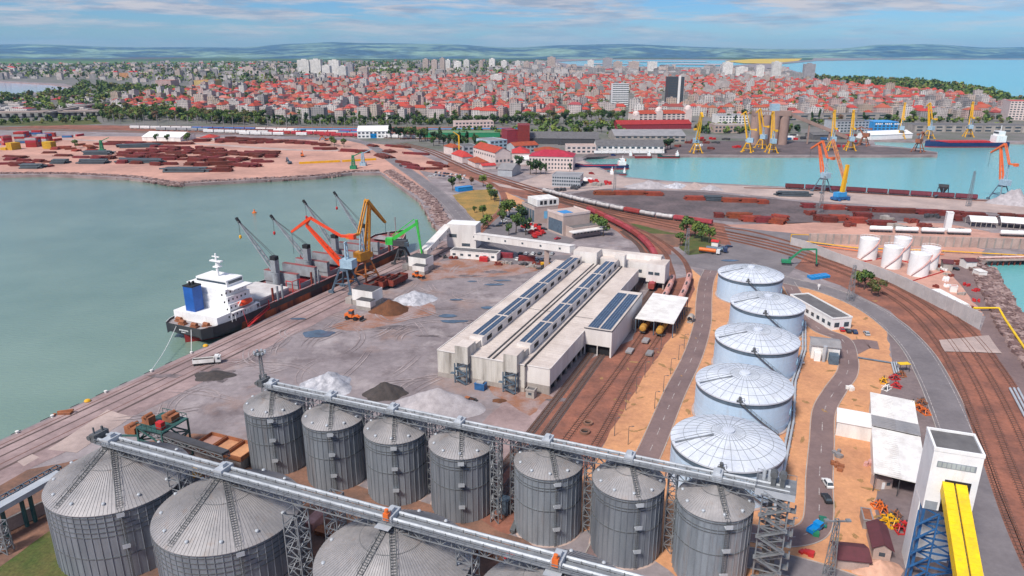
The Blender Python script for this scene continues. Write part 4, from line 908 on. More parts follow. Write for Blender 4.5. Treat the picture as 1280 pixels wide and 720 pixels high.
# ================================================================ BULK CARRIER
SA = math.atan2(QD.y, QD.x)
so_ = Q0 + QD * 74 + QN * 15.5
ship = thing('bulk_carrier', 'black hulled bulk carrier with white stern house and four deck cranes moored at the quay', 'ship', (so_.x, so_.y, W_SEA), SA)
HULLB = mat('black_hull', (.022, .026, .036), (.05, .05, .055), scale=.15, rough=.45, streak=.3)
HULLR = mat('rusty_hull_band', (.42, .10, .035), (.06, .03, .035), scale=.12, rough=.7, streak=.25, lo=.42, hi=.58)
BOOT = mat('red_boot_top', (.30, .03, .03), scale=.3, rough=.6)
DECKR = mat('red_deck', (.28, .05, .05), (.20, .09, .085), scale=.2, rough=.7)
DECKG = mat('grey_deck', (.33, .31, .32), (.24, .20, .20), scale=.2, rough=.7)
HOLD = mat('red_hold', (.28, .012, .02), (.17, .02, .02), scale=.2, rough=.7)
HCOV = mat('grey_hatch_cover', (.30, .33, .36), (.22, .23, .25), scale=.3, rough=.6, fine=.1)
st = [(8, 9.5, 0, 3.6), (12, 11.8, 4.5, .8), (18, 13, 9, -1), (26, 13.5, 12.5, -3), (40, 13.5, 13.5, -3), (130, 13.5, 13.5, -3), (146, 12.6, 11.2, -3), (156, 10, 7.5, -3), (164, 6.2, 3.8, -3), (170, 2.2, .9, -3), (173.5, .2, .1, 1)]
def deckz(x): return 6.4 if x < 146 else 6.4 + min(1, (x - 146) / 4) * 2.8
m = MB()
def sect(x, hb, hw, zb): dz_ = deckz(x) + (1.0 if x > 155 else .8); return [(x, hb, dz_), (x, hb * .99, 4.5 if 24 < x < 150 else 2.6), (x, hw if zb < 1 else hb * .8, 1.0 if zb < 1 else zb), (x, hw, zb if zb > 0 else .1), (x, hw * .95, min(zb, -1))]
secs = [sect(*q) for q in st]
for i in range(len(secs) - 1):
    for j in range(4):
        a, b_, c, d = secs[i][j], secs[i + 1][j], secs[i + 1][j + 1], secs[i][j + 1]
        mm = 0 if j == 0 else (1 if j in (1, 2) and 3 <= i <= 6 else 0) if j < 3 else 2
        m.add([a, b_, c, d], [(3, 2, 1, 0)], mm); m.add([(p[0], -p[1], p[2]) for p in (a, b_, c, d)], [(0, 1, 2, 3)], mm)
a = secs[0]; m.add([p for p in a] + [(p[0], -p[1], p[2]) for p in a[::-1]], [tuple(range(10))], 0)
m.build('hull', [HULLB, HULLR, BOOT], ship)
m = MB(); top = [(s[0], s[1] - .25) for s in st]
for (xa, ha), (xb, hb_) in zip(top, top[1:]): m.add([(xa, -ha, deckz(xa)), (xb, -hb_, deckz(xb)), (xb, hb_, deckz(xb)), (xa, ha, deckz(xa))], [(0, 1, 2, 3)], 1 if xa < 30 else 0)
m.build('deck', [DECKR, DECKG], ship)
m = MB()
for (xa, ha), (xb, hb_) in zip(top, top[1:]):
    for s in (-1, 1): m.bar((xa, s * ha, deckz(xa) + 1.1), (xb, s * hb_, deckz(xb) + 1.1), .12)
m.build('deck_rail', WHTC, ship)
m = MB(); m.box(14.5, -12, 6.4, 36, 12, 10, 0); m.box(22.3, -11.5, 10, 35.5, 11.5, 13, 0); m.box(22.6, -10.5, 13, 35, 10.5, 16, 0); m.box(23, -9.5, 16, 34.5, 9.5, 19, 0); m.build('accommodation', WHTC, ship)
hsx = MB(); hsx.box(24, -13.2, 19, 34.5, 13.2, 19.4); hsx.box(25, -8.5, 19.4, 34, 8.5, 22.2); hsx.build('bridge', WHTC, ship)
m = MB()
m.box(34, -8, 20.4, 34.1, 8, 21.6); m.box(26, -8.6, 20.4, 33.6, -8.5, 21.6); m.box(24.9, -8, 20.6, 25, 8, 21.4); m.build('bridge_windows', GLASS, ship)
for z, y_ in ((11.2, -11.55), (14.2, -10.55), (17.2, -9.55), (8, -12.05)):
    for k in range(6):
        p = MB(); p.box(20.5 + k * 2.3, y_, z, 21.2 + k * 2.3, y_ + .06, z + .8); p.build('porthole', DARK, ship)
m = MB(); m.box(16.2, 1.5, 10, 21, 6.6, 20.5); m.build('funnel', mat('funnel_blue', (.02, .11, .42), (.015, .08, .3), scale=.3, rough=.4), ship)
m = MB(); m.box(16.1, 1.4, 20.5, 21.1, 6.7, 21); m.tube([(17.5, 4, 21), (17.5, 4, 22.6)], .45, 8); m.tube([(19.4, 4, 21), (19.4, 4, 22.2)], .5, 8); m.build('funnel_top', BLK, ship)
m = MB(); m.tube([(29, 0, 22), (29, 0, 32)], .6, 8, r1=.35); m.box(28.2, -3, 28.5, 29.8, 3, 29); m.box(28, -1.4, 26, 30.6, 1.4, 26.5); m.bar((29, -2, 30.6), (29, 2, 30.6), .4); m.tube([(29.5, 0, 26.5), (29.5, 0, 27.6)], .9, 8); m.build('radar_mast', WHTC, ship)
m = MB(); m.lathe([(.1, -3.6), (1.1, -3), (1.4, -1), (1.4, 1), (1.1, 3), (.1, 3.6)], 10)
m.v = [(x_[2] + 30, x_[0] - 12.6, x_[1] * .9 + 12.2) for x_ in m.v]; lbx = m.build('lifeboat', REDO, ship)
m = MB(); m.bar((26.5, -11, 10), (26.5, -13.6, 13.8), .35); m.bar((33.5, -11, 10), (33.5, -13.6, 13.8), .35); m.box(22, -13.4, 9.7, 37, -11.4, 10); m.build('boat_davit', WHTC, ship)
m = MB()
for k in range(9): m.bar((21 + k * 2, -13.3, 6.4), (21 + k * 2, -13.3, 9.8), .2)
m.build('side_gallery', WHTC, ship)
for x_, y_ in ((10.2, -4), (10.6, 3), (12.5, -8), (12.5, 7)):
    m = MB(); m.tube([(x_, y_ - 1.3, 7.6), (x_, y_ + 1.3, 7.6)], .8, 10); m.box(x_ - 1, y_ - 1.7, 6.4, x_ + 1, y_ + 1.7, 7.1); m.build('mooring_winch', RUSTO, ship)
hatch = [(41, 59), (66, 82), (88, 104), (110, 126), (131, 145)]
for i, (xa, xb) in enumerate(hatch):
    m = MB(); m.box(xa, -9.6, 6.3, xb, -9.2, 8.6); m.box(xa, 9.2, 6.3, xb, 9.6, 8.6); m.box(xa - .4, -9.6, 6.3, xa, 9.6, 8.6); m.box(xb, -9.6, 6.3, xb + .4, 9.6, 8.6); co_ = m.build('hatch_coaming', HCOV, ship)
    if i == 0:
        m = MB(); m.box(xa - .5, -9.9, 8.62, xb + .5, 9.9, 9.5)
        for k in range(5): m.box(xa + k * 3.6, -9.95, 8.6, xa + k * 3.6 + .25, 9.95, 9.56)
        m.build('hatch_cover', mat('pale_hatch_cover', (.60, .58, .58), (.45, .42, .42), scale=.15, rough=.6), co_)
    else:
        m = MB(); m.box(xa, -9.2, 6.42, xb, 9.2, 6.5); m.build('open_hold', HOLD, co_)
        for a in ((xa - .2, xb - 3.6) if i < 4 else (xa - .2,)):
            m = MB(); m.box(a - .6, -9.8, 8.6, a + .3, 9.8, 13.6); m.box(a + .6, -9.8, 8.6, a + 1.5, 9.8, 13.6)
            m.box(a - .6, -9.8, 13.6, a + 1.5, 9.8, 13.75, 1); m.build('folded_hatch_cover', [HCOV, DECKR], co_)
for i, x_ in enumerate((62.5, 85, 107, 132)):
    k = MB(); k.lathe([(1.7, 6.3), (1.7, 13.8), (1.9, 13.9), (1.9, 14.6)], 14); pd = k.build('crane_pedestal', HCOV, ship, (x_, 0, 0))
    q = MB(); q.box(-1.35, -1.4, 14.6, 1.35, 1.4, 20.5); q.build('crane_house', HCOV, pd)
    q = MB(); q.box(-1.3, -1.5, 20.5, 1.3, 1.5, 22.3); q.build('crane_head', DARK, pd)
    q = MB(); tip = (Vector((-3.5, 15.5, 38)), Vector((-3, 16.5, 34.5)), Vector((-3, 14.5, 38)), Vector((-3, 14.5, 38)))[i]
    for s in (-1, 1): q.bar((s * 1.1, 1.4, 16), tip + Vector((s * .35, 0, 0)), .75, .8, w1=.4)
    for j in range(9):
        f = (j + .5) / 9; p = Vector((0, 1.4, 16)).lerp(tip, f); ww = 1.1 - .75 * f; q.bar(p - Vector((ww, 0, 0)), p + Vector((ww, 0, 0)), .3)
    q.build('crane_jib', HCOV, pd)
    q = MB(); q.bar(tip - Vector((0, .6, .8)), tip + Vector((0, 1.2, 1.4)), 1.0); q.build('jib_head', BLK, pd)
    q = MB(); q.bar((0, .5, 22.3), tip, .14); q.bar((.5, -.5, 22.3), tip, .14); q.bar(tip, tip - Vector((0, 0, 7)), .14); q.build('crane_rope', DGREY, pd)
    q = MB(); q.lathe([(.05, -1), (.6, -.5), (.6, .6), (.05, 1)], 8); q.build('hook_block', YEL if i == 0 else RED, pd, tip - Vector((0, 0, 7.5)))
for i, x_ in enumerate((46, 49, 52, 72, 74.5, 77, 95, 97.5, 100, 116, 118.5, 121, 137, 140)):
    for s in (-1, 1):
        k = MB(); k.box(-.35, -.35, 0, .35, .35, 7); k.build('deck_stanchion', RUST if i % 3 == 0 else HCOV, ship, (x_, s * 12.6, 6.4))
k = MB(); k.bar((60, -11.5, 6.4), (60, -11.5, 12), .3); k.bar((60, -8, 6.4), (60, -8, 12), .3); k.bar((60, -11.5, 12), (60, -8, 12), .3); k.bar((65, -11.5, 6.4), (65, -11.5, 12), .3); k.bar((65, -11.5, 12), (60, -11.5, 12), .25); k.build('deck_gantry', RED, ship)
k = MB(); k.box(150, -8, 9.2, 158, 8, 9.5); k.tube([(160, -3, 9.2), (160, -3, 11)], .8, 8); k.tube([(160, 3, 9.2), (160, 3, 11)], .8, 8); k.tube([(163, 0, 9.2), (163, 0, 20)], .3, 8); k.build('forecastle_gear', DECKG, ship)
gw = MB()
for s in (0, 1): gw.bar((42, -13.8, 6 + s), (26, -16.5, 3.2 + s), .14)
gw.bar((42, -13.8, 6), (26, -16.5, 3.1), 1.0, .15); gw.bar((42, -13.6, 6), (42, -13.6, 9.5), .3); gw.bar((26, -16.5, 3.1), (27, -13.6, 9.5), .12); gw.build('gangway', RED, ship)
k = MB()
for w_ in range(11): k.box(-.12, 2 - w_ * .46, 4.9 + (w_ % 3) * .06, 0, 2.28 - w_ * .46, 5.45)
for w_ in range(5): k.box(-.12, .9 - w_ * .46, 4.15, 0, 1.18 - w_ * .46, 4.5)
k.build('stern_name', WHTC, ship, (8.0, 0, 0))
def rope(a, b_, label, sag=1.2):
    m = MB(); m.tube([a.lerp(b_, k / 8) - Vector((0, 0, sag * math.sin(math.pi * k / 8))) for k in range(9)], .11, 5); return tag(m.build('mooring_rope', WHTC), label, 'rope')
def shipw(x_, y_, z): v = so_ + QD * x_ + QN * y_; v.z = W_SEA + z; return v
BOL = [(Q0 + QD * s - QN * .7) for s in [(G(*p_) - Q0).dot(QD) for p_ in ((64, 521), (129, 490), (20, 541), (186, 464), (235, 441))]]
rope(shipw(8.3, 4, 6.5), BOL[3] + Vector((0, 0, .6)), 'white mooring rope running from the stern to the farther-off quay bollard')
rope(shipw(8.3, -4, 6.3), BOL[4] + Vector((0, 0, .6)), 'short white mooring rope dropping from the stern to the nearer quay bollard', .4)
for i, p in enumerate(BOL):
    m = MB(); m.lathe([(.4, 0), (.3, .45), (.55, .6), (.5, .8), (.02, .85)], 12); o = m.build('bollard', WHT, None, p); tag(o, ['pale mooring bollard on the quay edge below the yellow buoy block', 'pale mooring bollard on the quay edge nearest the silos', 'pale mooring bollard standing alone on the quay edge', 'pale bollard holding the long stern rope', 'pale bollard holding the short stern rope'][i], 'bollard', 'mooring bollards along the quay edge')
for i, s in enumerate((5, 14, 24, 33, 42, 52, 61, -4)):
    p = Q0 + QD * s; m = MB(); m.tube([p + QN * .35 - QD * 1.4 + Vector((0, 0, -.5)), p + QN * .35 + QD * 1.4 + Vector((0, 0, -.5))], .5, 10); tag(m.build('quay_fender', BLK), 'black rubber cylinder fender hung on the quay wall', 'fender', 'rubber fenders along the quay wall')
for px, py, mt_, lb in ((109.5, 502, YEL, 'yellow round block lying on the quay rails, nearer of two'), (257, 433, YEL, 'small yellow round block on the quay beside the ship stern')):
    m = MB(); m.lathe([(.9, 0), (1.05, .3), (.8, .7), (.3, .9), (.02, .9)], 14); tag(m.build('mooring_buoy', mt_, None, G(px, py)), lb, 'buoy')
m = MB(); m.box(-2, -1, 0, 2, 1, .7); m.bar((-2.5, 0, .6), (2.5, .4, 1.2), .5); m.box(-3.5, -1.5, 0, -2.6, -.4, .4); tag(m.build('crane_grab', RUSTO, None, G(82, 517)), 'orange rusty grab lying on the quay beside the edge', 'crane grab')
m = MB(); m.lathe([(.1, -1), (1.6, -.4), (1.6, .5), (.5, 1), (.4, 2.4), (.02, 2.6)], 12); tag(m.build('channel_buoy', ORANGE, None, G(318, 266, W_SEA)), 'orange channel buoy floating in the left dock beyond the ship', 'buoy')
# ================================================================ QUAY CRANES
def portal_crane(name, label, loc, yaw, cm, pm, hm, pts, scale=1., group=None, house=(4.6, 5, 4.2), legs=11, col=24, boomw=1.5):
    """pts: boom foot, boom head, jib tip, jib back, tie foot in (forward, up)"""
    t = thing(name, label, 'crane', loc, yaw, group)
    m = MB()
    for a in (-1, 1):
        for b_ in (-1, 1): m.bar((a * 5.2, b_ * 5.2, 0), (a * 1.9, b_ * 1.9, legs), .9, w1=.7); m.box(a * 5.2 - 1.3, b_ * 5.2 - .6, 0.02, a * 5.2 + 1.3, b_ * 5.2 + .6, 1.2)
    for a in (-1, 1):
        m.bar((a * 4, -4, legs * .42), (a * 4, 4, legs * .42), .5); m.bar((-4, a * 4, legs * .42), (4, a * 4, legs * .42), .5)
    m.lathe([(2.7, legs - .6), (2.7, legs + .7)], 16, sm=False); m.disc((0, 0), 2.7, legs + .7, 16); m.build('portal', pm, t)
    m = MB(); m.box(-house[0] - .6, -house[1] / 2, legs + .8, 1.2, house[1] / 2, legs + .8 + house[2]); hb_ = m.build('machine_house', hm, t)
    m = MB(); m.box(1.2, -house[1] / 2 - .1, legs + 1.6, 3.2, -house[1] / 2 + 1.9, legs + 4.0); m.build('cab', hm, t)
    m = MB(); m.box(3.2, -house[1] / 2, legs + 2.4, 3.28, -house[1] / 2 + 1.8, legs + 3.8); m.build('cab_window', GLASS, t)
    m = MB()
    for s in (-1, 1): m.bar((-1.6, s * 1.5, legs + .8), (-1.2, s * .8, col), .7, w1=.5)
    for k in range(4): z0 = legs + 3 + k * (col - legs - 3) / 4; m.bar((-1.5, -1.4, z0), (-1.3, 1.3, z0 + (col - legs - 3) / 4), .3)
    m.bar((-1.2, -1, col), (-1.2, 1, col), .7); m.build('tower', LBLUE if hm is not YEL else hm, t)
    (fx, fz), (hx, hz_), (jx, jz), (kx, kz), (tx, tz) = pts
    m = MB()
    for s in (-1, 1): m.bar((fx, s * boomw, fz), (hx, s * .5, hz_), 1.0, 1.35, w1=.7)
    for k in range(5): f = (k + .7) / 6; m.bar((fx + (hx - fx) * f, -boomw + f, fz + (hz_ - fz) * f), (fx + (hx - fx) * f, boomw - f, fz + (hz_ - fz) * f), .5)
    m.build('boom', cm, t)
    m = MB()
    for s in (-1, 1): m.bar((kx, s * .9, kz), (jx, s * .35, jz), .8, 1.5, w1=.55)
    m.bar((kx, -.9, kz), (kx, .9, kz), .8); m.bar((hx, 0, hz_), (kx, 0, kz), .8); m.build('jib', cm, t)
    m = MB()
    for s in (-1, 1): m.bar((kx, s * .7, kz), (tx, s * .7, tz), .6)
    m.build('tie_rod', cm, t)
    m = MB(); m.bar((tx, 0, tz), (tx - 6.5, 0, tz + .2), 1.3, 1.2); m.box(tx - 7.5, -1.3, tz - 1, tx - 5, 1.3, tz + 1.2); m.build('counterweight', cm, t)
    m = MB(); m.bar((jx, 0, jz), (jx, 0, max(3, jz - 11)), .14); m.build('hoist_rope', DGREY, t)
    return t
yQN = math.atan2(QN.y, QN.x); s1 = Q0 + QD * 157 - QN * 8.4
portal_crane('portal_crane', 'red-orange level luffing crane on blue-grey portal beside the open ship hold', (s1.x, s1.y, 0), yQN + .12, REDO, STEELB, LBLUE, [(1.5, 13), (19, 31), (27.5, 27), (16.5, 34.5), (1, 27)])
m = MB()
s2 = Q0 + QD * 173 - QN * 8.4
ORY = mat('ochre_crane_paint', (.62, .28, .02), (.45, .17, .03), scale=.5, rough=.5)
portal_crane('portal_crane', 'ochre yellow crane with bent A-shaped boom and orange portal beside the ship', (s2.x, s2.y, 0), SA - .15, ORY, ORANGE if 0 else mat('rusty_orange_portal', (.45, .15, .04), (.3, .1, .04), scale=.6), ORY, [(1.5, 14), (5.5, 38), (16, 27), (3.5, 40.5), (-3, 25)], col=26)
# green material handler on its pedestal
s3 = Q0 + QD * 209 - QN * 7
t_ = thing('material_handler', 'bright green balance crane with long drooping stick on dark portal at the quay', 'crane', (s3.x, s3.y, 0), rad(-8)); t_.scale = (.88, .88, .88)
m = MB()
for a in (-1, 1):
    for b_ in (-1, 1): m.bar((a * 4.6, b_ * 4.6, 0), (a * 1.6, b_ * 1.6, 9), 1.0); m.box(a * 4.6 - 1.4, b_ * 4.6 - .6, .02, a * 4.6 + 1.4, b_ * 4.6 + .6, 1.4)
m.bar((-3.5, -3.5, 4), (3.5, -3.5, 4), .6); m.bar((-3.5, 3.5, 4), (3.5, 3.5, 4), .6); m.lathe([(2.3, 8.6), (2.3, 11)], 16); m.build('portal', DGREY, t_)
m = MB(); m.box(-5, -2.6, 11, 3, 2.6, 14.4); m.box(-2, -3.6, 11.2, 3.6, -2.6, 12); m.build('engine_house', DGREY, t_)
m = MB(); m.box(2.6, -4.4, 11.4, 5, -2.4, 14); m.build('cab', GLASS, t_)
m = MB(); m.bar((-7, 0, 14), (10.5, 0, 25.6), 1.7, 2.4, w1=1.1); m.box(-10, -1.8, 11.5, -5.5, 1.8, 15.5); m.build('boom', GRN, t_)
m = MB(); m.bar((-6, 0, 17), (8, 0, 27.6), .5); m.bar((-6, .7, 17), (8, .7, 27.6), .5); m.build('balance_rod', GRN, t_)
m = MB(); m.bar((9.6, 0, 27.4), (12.2, 0, 6), 1.4, 1.7, w1=.9); m.build('stick', GRN, t_)
m = MB(); m.bar((12.2, 0, 6), (12.2, 0, 4.6), .5); m.lathe([(.2, 4.6), (1.5, 3.6), (1.1, 2.2), (.1, 1.8)], 10, c=(12.2, 0)); m.build('grab', ORANGE, t_)
# quay hoppers with covered belts
def hopper(px0, label, sx=1., add=True):
    t = thing('hopper_house', label, 'hopper', G(*px0), rad(-24))
    m = MB(); m.box(0, 0, 2.4, 11 * sx, 8, 7.5, 0); m.box(5 * sx, -4, 1.6, 12.5 * sx, 0, 4.4); m.build('bin', WHT, t)
    m = MB(); m.box(.3, .3, 7.5, 11 * sx - .3, 7.7, 7.7); m.box(5 * sx, -4, 4.4, 12.5 * sx, 0, 4.55); m.build('bin_top', DGREY, t)
    m = MB(); m.box(-.1, -.1, .02, 11 * sx + .1, 8, 2.5); m.box(5 * sx - .05, -4.05, .02, 12.5 * sx + .05, -.1, 1.7); m.box(-4, 0, .02, -.6, 4, 2.8); m.build('concrete_base', CONC, t)
hopper((441, 381), 'white hopper box on stained concrete base beside the red-orange crane')
hopper((511, 338), 'white hopper box where the sloping conveyor gallery reaches the quay by the green crane', .95)
# transfer building with two galleries
gb = G(559, 309); tb = thing('transfer_tower', 'plain white box building joining two conveyor galleries near the green crane', 'transfer house', gb, rad(-13))
m = MB(); m.box(0, 0, .02, 17.5, 11, 14, 0, 1); m.build('body', [SIDEW, WHTC], tb)
m = MB(); m.box(1.5, -.06, 6.2, 6, 0, 8.2); m.build('window', GLASS, tb)
m = MB(); m.box(9, -.06, 1.2, 14, 0, 3); m.build('window', GLASS, tb)
def gallery(name, label, a, b_, w_, h_, legs, nwin):
    t = thing(name, label, 'conveyor', (0, 0, 0)); d = (b_ - a).normalized(); s = d.cross(Vector((0, 0, 1))).normalized()
    m = MB(); m.bar(a, b_, w_, h_); m.bar(a + Vector((0, 0, h_ / 2)), b_ + Vector((0, 0, h_ / 2)), w_ + .3, .2); m.build('gallery', SIDEW, t)
    for k in range(nwin):
        q = a.lerp(b_, (k + .5) / nwin) + s * (w_ / 2 + .02); m = MB(); m.bar(q - d * .7, q + d * .7, .1, 1.0); m.build('window', GLASS, t)
    for k in legs:
        q = a.lerp(b_, k); m = MB(); m.box(q.x - 1.2, q.y - 1.2, .02, q.x + 1.2, q.y + 1.2, q.z - h_ / 2); m.build('pier', CONCP, t)
cW = WL(11, 129, 15)
gallery('conveyor_gallery', 'white enclosed conveyor gallery rising from the transfer building to the warehouse', gb + Vector((12.5, 3, 6.5)), Vector((cW.x - 4, cW.y + 1, 15.2)), 4, 3.6, (.78,), 6)
hp = G(541, 330); gallery('conveyor_gallery', 'short white conveyor gallery sloping from the quay hopper up to the transfer building', Vector((hp.x - 5, hp.y + 2, 5.5)), gb + Vector((.5, 4, 11)), 4.2, 3.4, (), 3)
# low long shed in front of transfer building
def simple_building(name, label, cat, p0, yaw, w_, d_, h_, wm, rm, roof='flat', wins=(), group=None, par=.4, rh=2.5, door=None, wmat=None):
    t = thing(name, label, cat, p0, yaw, group); m = MB(); m.box(0, 0, .02, w_, d_, h_, 0, 1 if roof == 'flat' else 0); m.build('wall', [wm, rm], t)
    m = MB()
    if roof == 'flat':
        m.box(-.15, -.15, h_ - .15, w_ + .15, .2, h_ + par); m.box(-.15, d_ - .2, h_ - .15, w_ + .15, d_ + .15, h_ + par); m.box(-.15, .2, h_ - .15, .2, d_ - .2, h_ + par); m.box(w_ - .2, .2, h_ - .15, w_ + .15, d_ - .2, h_ + par); m.build('parapet', wm, t)
    elif roof == 'hip':
        i = min(w_, d_) / 2; A = [(-.5, -.5, h_), (w_ + .5, -.5, h_), (w_ + .5, d_ + .5, h_), (-.5, d_ + .5, h_)]
        B = [(i, d_ / 2, h_ + rh), (w_ - i, d_ / 2, h_ + rh)] if w_ > d_ else [(w_ / 2, i, h_ + rh), (w_ / 2, d_ - i, h_ + rh)]
        m.add(A + B, [(0, 1, 5, 4), (1, 2, 5), (2, 3, 4, 5), (3, 0, 4)] if w_ > d_ else [(0, 1, 4), (1, 2, 5, 4), (2, 3, 5), (3, 0, 4, 5)]); m.add(A, [(3, 2, 1, 0)]); m.build('roof', rm, t)
    elif roof == 'gable':
        m.extr([(-.5, h_ - .1), (d_ / 2, h_ + rh), (d_ + .5, h_ - .1), (d_ + .5, h_ + .12), (d_ / 2, h_ + rh + .22), (-.5, h_ + .12)], 'x', -.4, w_ + .4); m.extr([(0, h_), (d_, h_), (d_ / 2, h_ + rh)], 'x', .05, w_ - .05, 1); m.build('roof', [rm, wm], t)
    elif roof == 'gabley':
        m.extr([(-.5, h_ - .1), (w_ / 2, h_ + rh), (w_ + .5, h_ - .1), (w_ + .5, h_ + .12), (w_ / 2, h_ + rh + .22), (-.5, h_ + .12)], 'y', -.4, d_ + .4); m.extr([(0, h_), (w_, h_), (w_ / 2, h_ + rh)], 'y', .05, d_ - .05, 1); m.build('roof', [rm, wm], t)
    for side, n, z0, z1, fr in wins:                      # window rows: side f/r/l
        L = w_ if side == 'f' else d_
        for k in range(n):
            a = L * (k + .5 - fr / 2) / n; b_ = L * (k + .5 + fr / 2) / n; q = MB()
            if side == 'f': q.box(a, -.06, z0, b_, .0, z1)
            elif side == 'r': q.box(w_, a, z0, w_ + .06, b_, z1)
            else: q.box(-.06, a, z0, 0, b_, z1)
            q.build('window', wmat or GLASS, t)
    if door:
        q = MB(); q.box(door[0], -.08, .02, door[0] + door[1], 0, door[2]); q.build('door', DGREY, t)
    return t
simple_building('site_office', 'low white shed with dark flat roof and red container front below the conveyor gallery', 'office', G(563, 322), rad(-16), 27, 7, 4.2, WHT, ROOFD, wins=[('f', 6, 1.6, 2.8, .4)], par=.15)
m = MB(); m.box(0, 0, .02, 4.6, 2.4, 2.6)
for k in range(12): m.box(k * .4, -.05, .1, k * .4 + .15, 0, 2.5)
cont0 = tag(m.build('shipping_container', RED, None, G(599, 327)), 'red container standing before the low white shed', 'container'); cont0.rotation_euler.z = rad(-16)
for px, lb in (((621, 322), 'dark red storage container next to the low white shed'), ((648, 326), 'dark red storage container below the conveyor gallery pier')):
    m = MB(); m.box(0, 0, .02, 9, 2.5, 2.7)
    for k in range(22): m.box(k * .41, -.05, .1, k * .41 + .15, 0, 2.6)
    o = tag(m.build('shipping_container', DRED, None, G(*px)), lb, 'container'); o.rotation_euler.z = rad(-12)
# rusty open wagons near the heaps
def hopper_wagon(name, label, cm, L=13.2, group=None, h=3.6):
    t = thing(name, label, 'wagon', group=group); m = MB(); m.extr([(-1.2, 1.1), (1.2, 1.1), (1.5, 1.8), (1.5, h), (1.36, h), (1.36, 2.0), (-1.36, 2.0), (-1.36, h), (-1.5, h), (-1.5, 1.8)], 'x', 0, L)
    m.box(0, -1.36, 1.9, .12, 1.36, h); m.box(L - .12, -1.36, 1.9, L, 1.36, h)
    for k in range(int(L / 1.5)):
        for s in (-1, 1): m.box(k * 1.5 + .4, s * 1.5 - .06, 1.7, k * 1.5 + .52, s * 1.5 + .06, h)
    m.build('body', cm, t); m = MB(); m.box(.15, -1.34, 2, L - .15, 1.34, 2.7); m.build('load', ORE, t)
    m = MB()
    for a in (1.4, 3.2, L - 3.2, L - 1.4):
        for s in (-1, 1): m.tube([(a, s * .72, .5), (a, s * .86, .5)], .46, 10)
    m.box(.4, -.9, .8, L - .4, .9, 1.12); m.build('bogies', DGREY, t); return t
def tank_wagon(name, label, cm, L=12.4, group=None):
    t = thing(name, label, 'wagon', group=group); m = MB()
    pr = [(.02, 0), (.9, .1), (1.35, .5), (1.42, 1), (1.42, L - 1), (1.35, L - .5), (.9, L - .1), (.02, L)]
    m.lathe(pr, 16); m.v = [(z, x_, 2.35 + y_) for x_, y_, z in m.v]; m.build('tank', cm, t)
    m = MB(); m.box(L / 2 - .4, -.4, 3.7, L / 2 + .4, .4, 4.1); m.box(L * .3, -.35, 3.82, L * .7, .35, 3.9); m.build('dome', DGREY, t)
    m = MB()
    for a in (1.4, 3.2, L - 3.2, L - 1.4):
        for s in (-1, 1): m.tube([(a, s * .72, .5), (a, s * .86, .5)], .46, 10)
    m.box(.2, -1.2, .8, L - .2, 1.2, 1.05); m.build('bogies', DGREY, t); return t
def along_track(c, start, step, n):
    d = [0]
    for a, b_ in zip(c, c[1:]): d.append(d[-1] + (b_ - a).length)
    def at(s):
        for i in range(len(c) - 1):
            if d[i + 1] >= s: return c[i].lerp(c[i + 1], (s - d[i]) / (d[i + 1] - d[i]))
        return c[-1]
    out = []
    for k in range(n):
        a, b_ = at(start + k * step), at(start + k * step + step * .93); out.append((a, math.atan2(b_.y - a.y, b_.x - a.x)))
    return out
def near_s(c, p):
    s, best, bs = 0, 1e9, 0
    for a, b_ in zip(c, c[1:]):
        if (a - p).length < best: best, bs = (a - p).length, s
        s += (b_ - a).length
    return bs
RZ = .36
w0 = hopper_wagon('ore_wagon', 'rusty brown open ore wagon on the quay, nearest the hopper box', RUST, group='rusty ore wagons on the quay'); p = G(460, 366); w0.location = (p.x, p.y, .03); w0.rotation_euler.z = SA; w0.scale = (1, 1.6, 1.25)
for px, lb in (((474, 363), 'rusty brown open ore wagon on the quay in the middle of three'), ((487, 361), 'rusty brown open ore wagon on the quay beside the tarpaulin heap')):
    q = G(*px); dup(w0, (q.x, q.y, .03), SA, lb)
# ================================================================ HEAPS
def heap(name, label, px, rx, ry, h, mt, yaw=0., seed=1, ridge=0., rough=.18):
    n, k = 40, 10; m = MB(); vs = []
    for j in range(k + 1):
        f = j / k
        for i in range(n):
            a = 2 * math.pi * i / n; d = Vector((math.cos(a) * 1.6, math.sin(a) * 1.6, seed * 7.1)); e = 1 + rough * 1.6 * noise.noise(d)
            x_, y_ = rx * f * e * math.cos(a), ry * f * e * math.sin(a)
            z = h * max(0, 1 - f) ** (1.0 if f > .25 else .9) * (1 + rough * noise.noise(Vector((x_ * .35, y_ * .35, seed)))) + rough * .6 * noise.noise(Vector((x_ * .8, y_ * .8, seed + 3))) * (1 - f)
            vs.append((x_, y_, max(z, 0) + .02 if f < 1 else .0))
    m.add(vs, [(j * n + i, (j + 1) * n + i, (j + 1) * n + (i + 1) % n, j * n + (i + 1) % n) for j in range(k) for i in range(n)], 0, True)
    o = m.build(name, mt, None, G(*px)); o.rotation_euler.z = yaw; return tag(o, label, 'heap')
heap('ore_heap', 'brown ore heap beside the covered heap near the hopper wagons', (488, 388), 8.5, 7, 5.2, BROWN, seed=2)
heap('covered_heap', 'heap under white tarpaulin touching the brown ore heap', (517, 375), 11, 7.5, 4.4, SHEET, .35, seed=3, rough=.2)
heap('covered_heap', 'heap under folded white tarpaulin behind the first silos', (411, 482), 9.5, 8, 5, SHEET, -.2, seed=4, rough=.3)
heap('ore_heap', 'dark grey ore heap between the tarpaulin heap and the pale gravel heap', (481, 492), 7.4, 5.8, 4.4, ORE, seed=5)
heap('gravel_heap', 'large pale grey gravel heap behind the silo conveyor', (548, 510), 14.5, 9.5, 7.2, GRAVELH, -.1, seed=6, rough=.12)
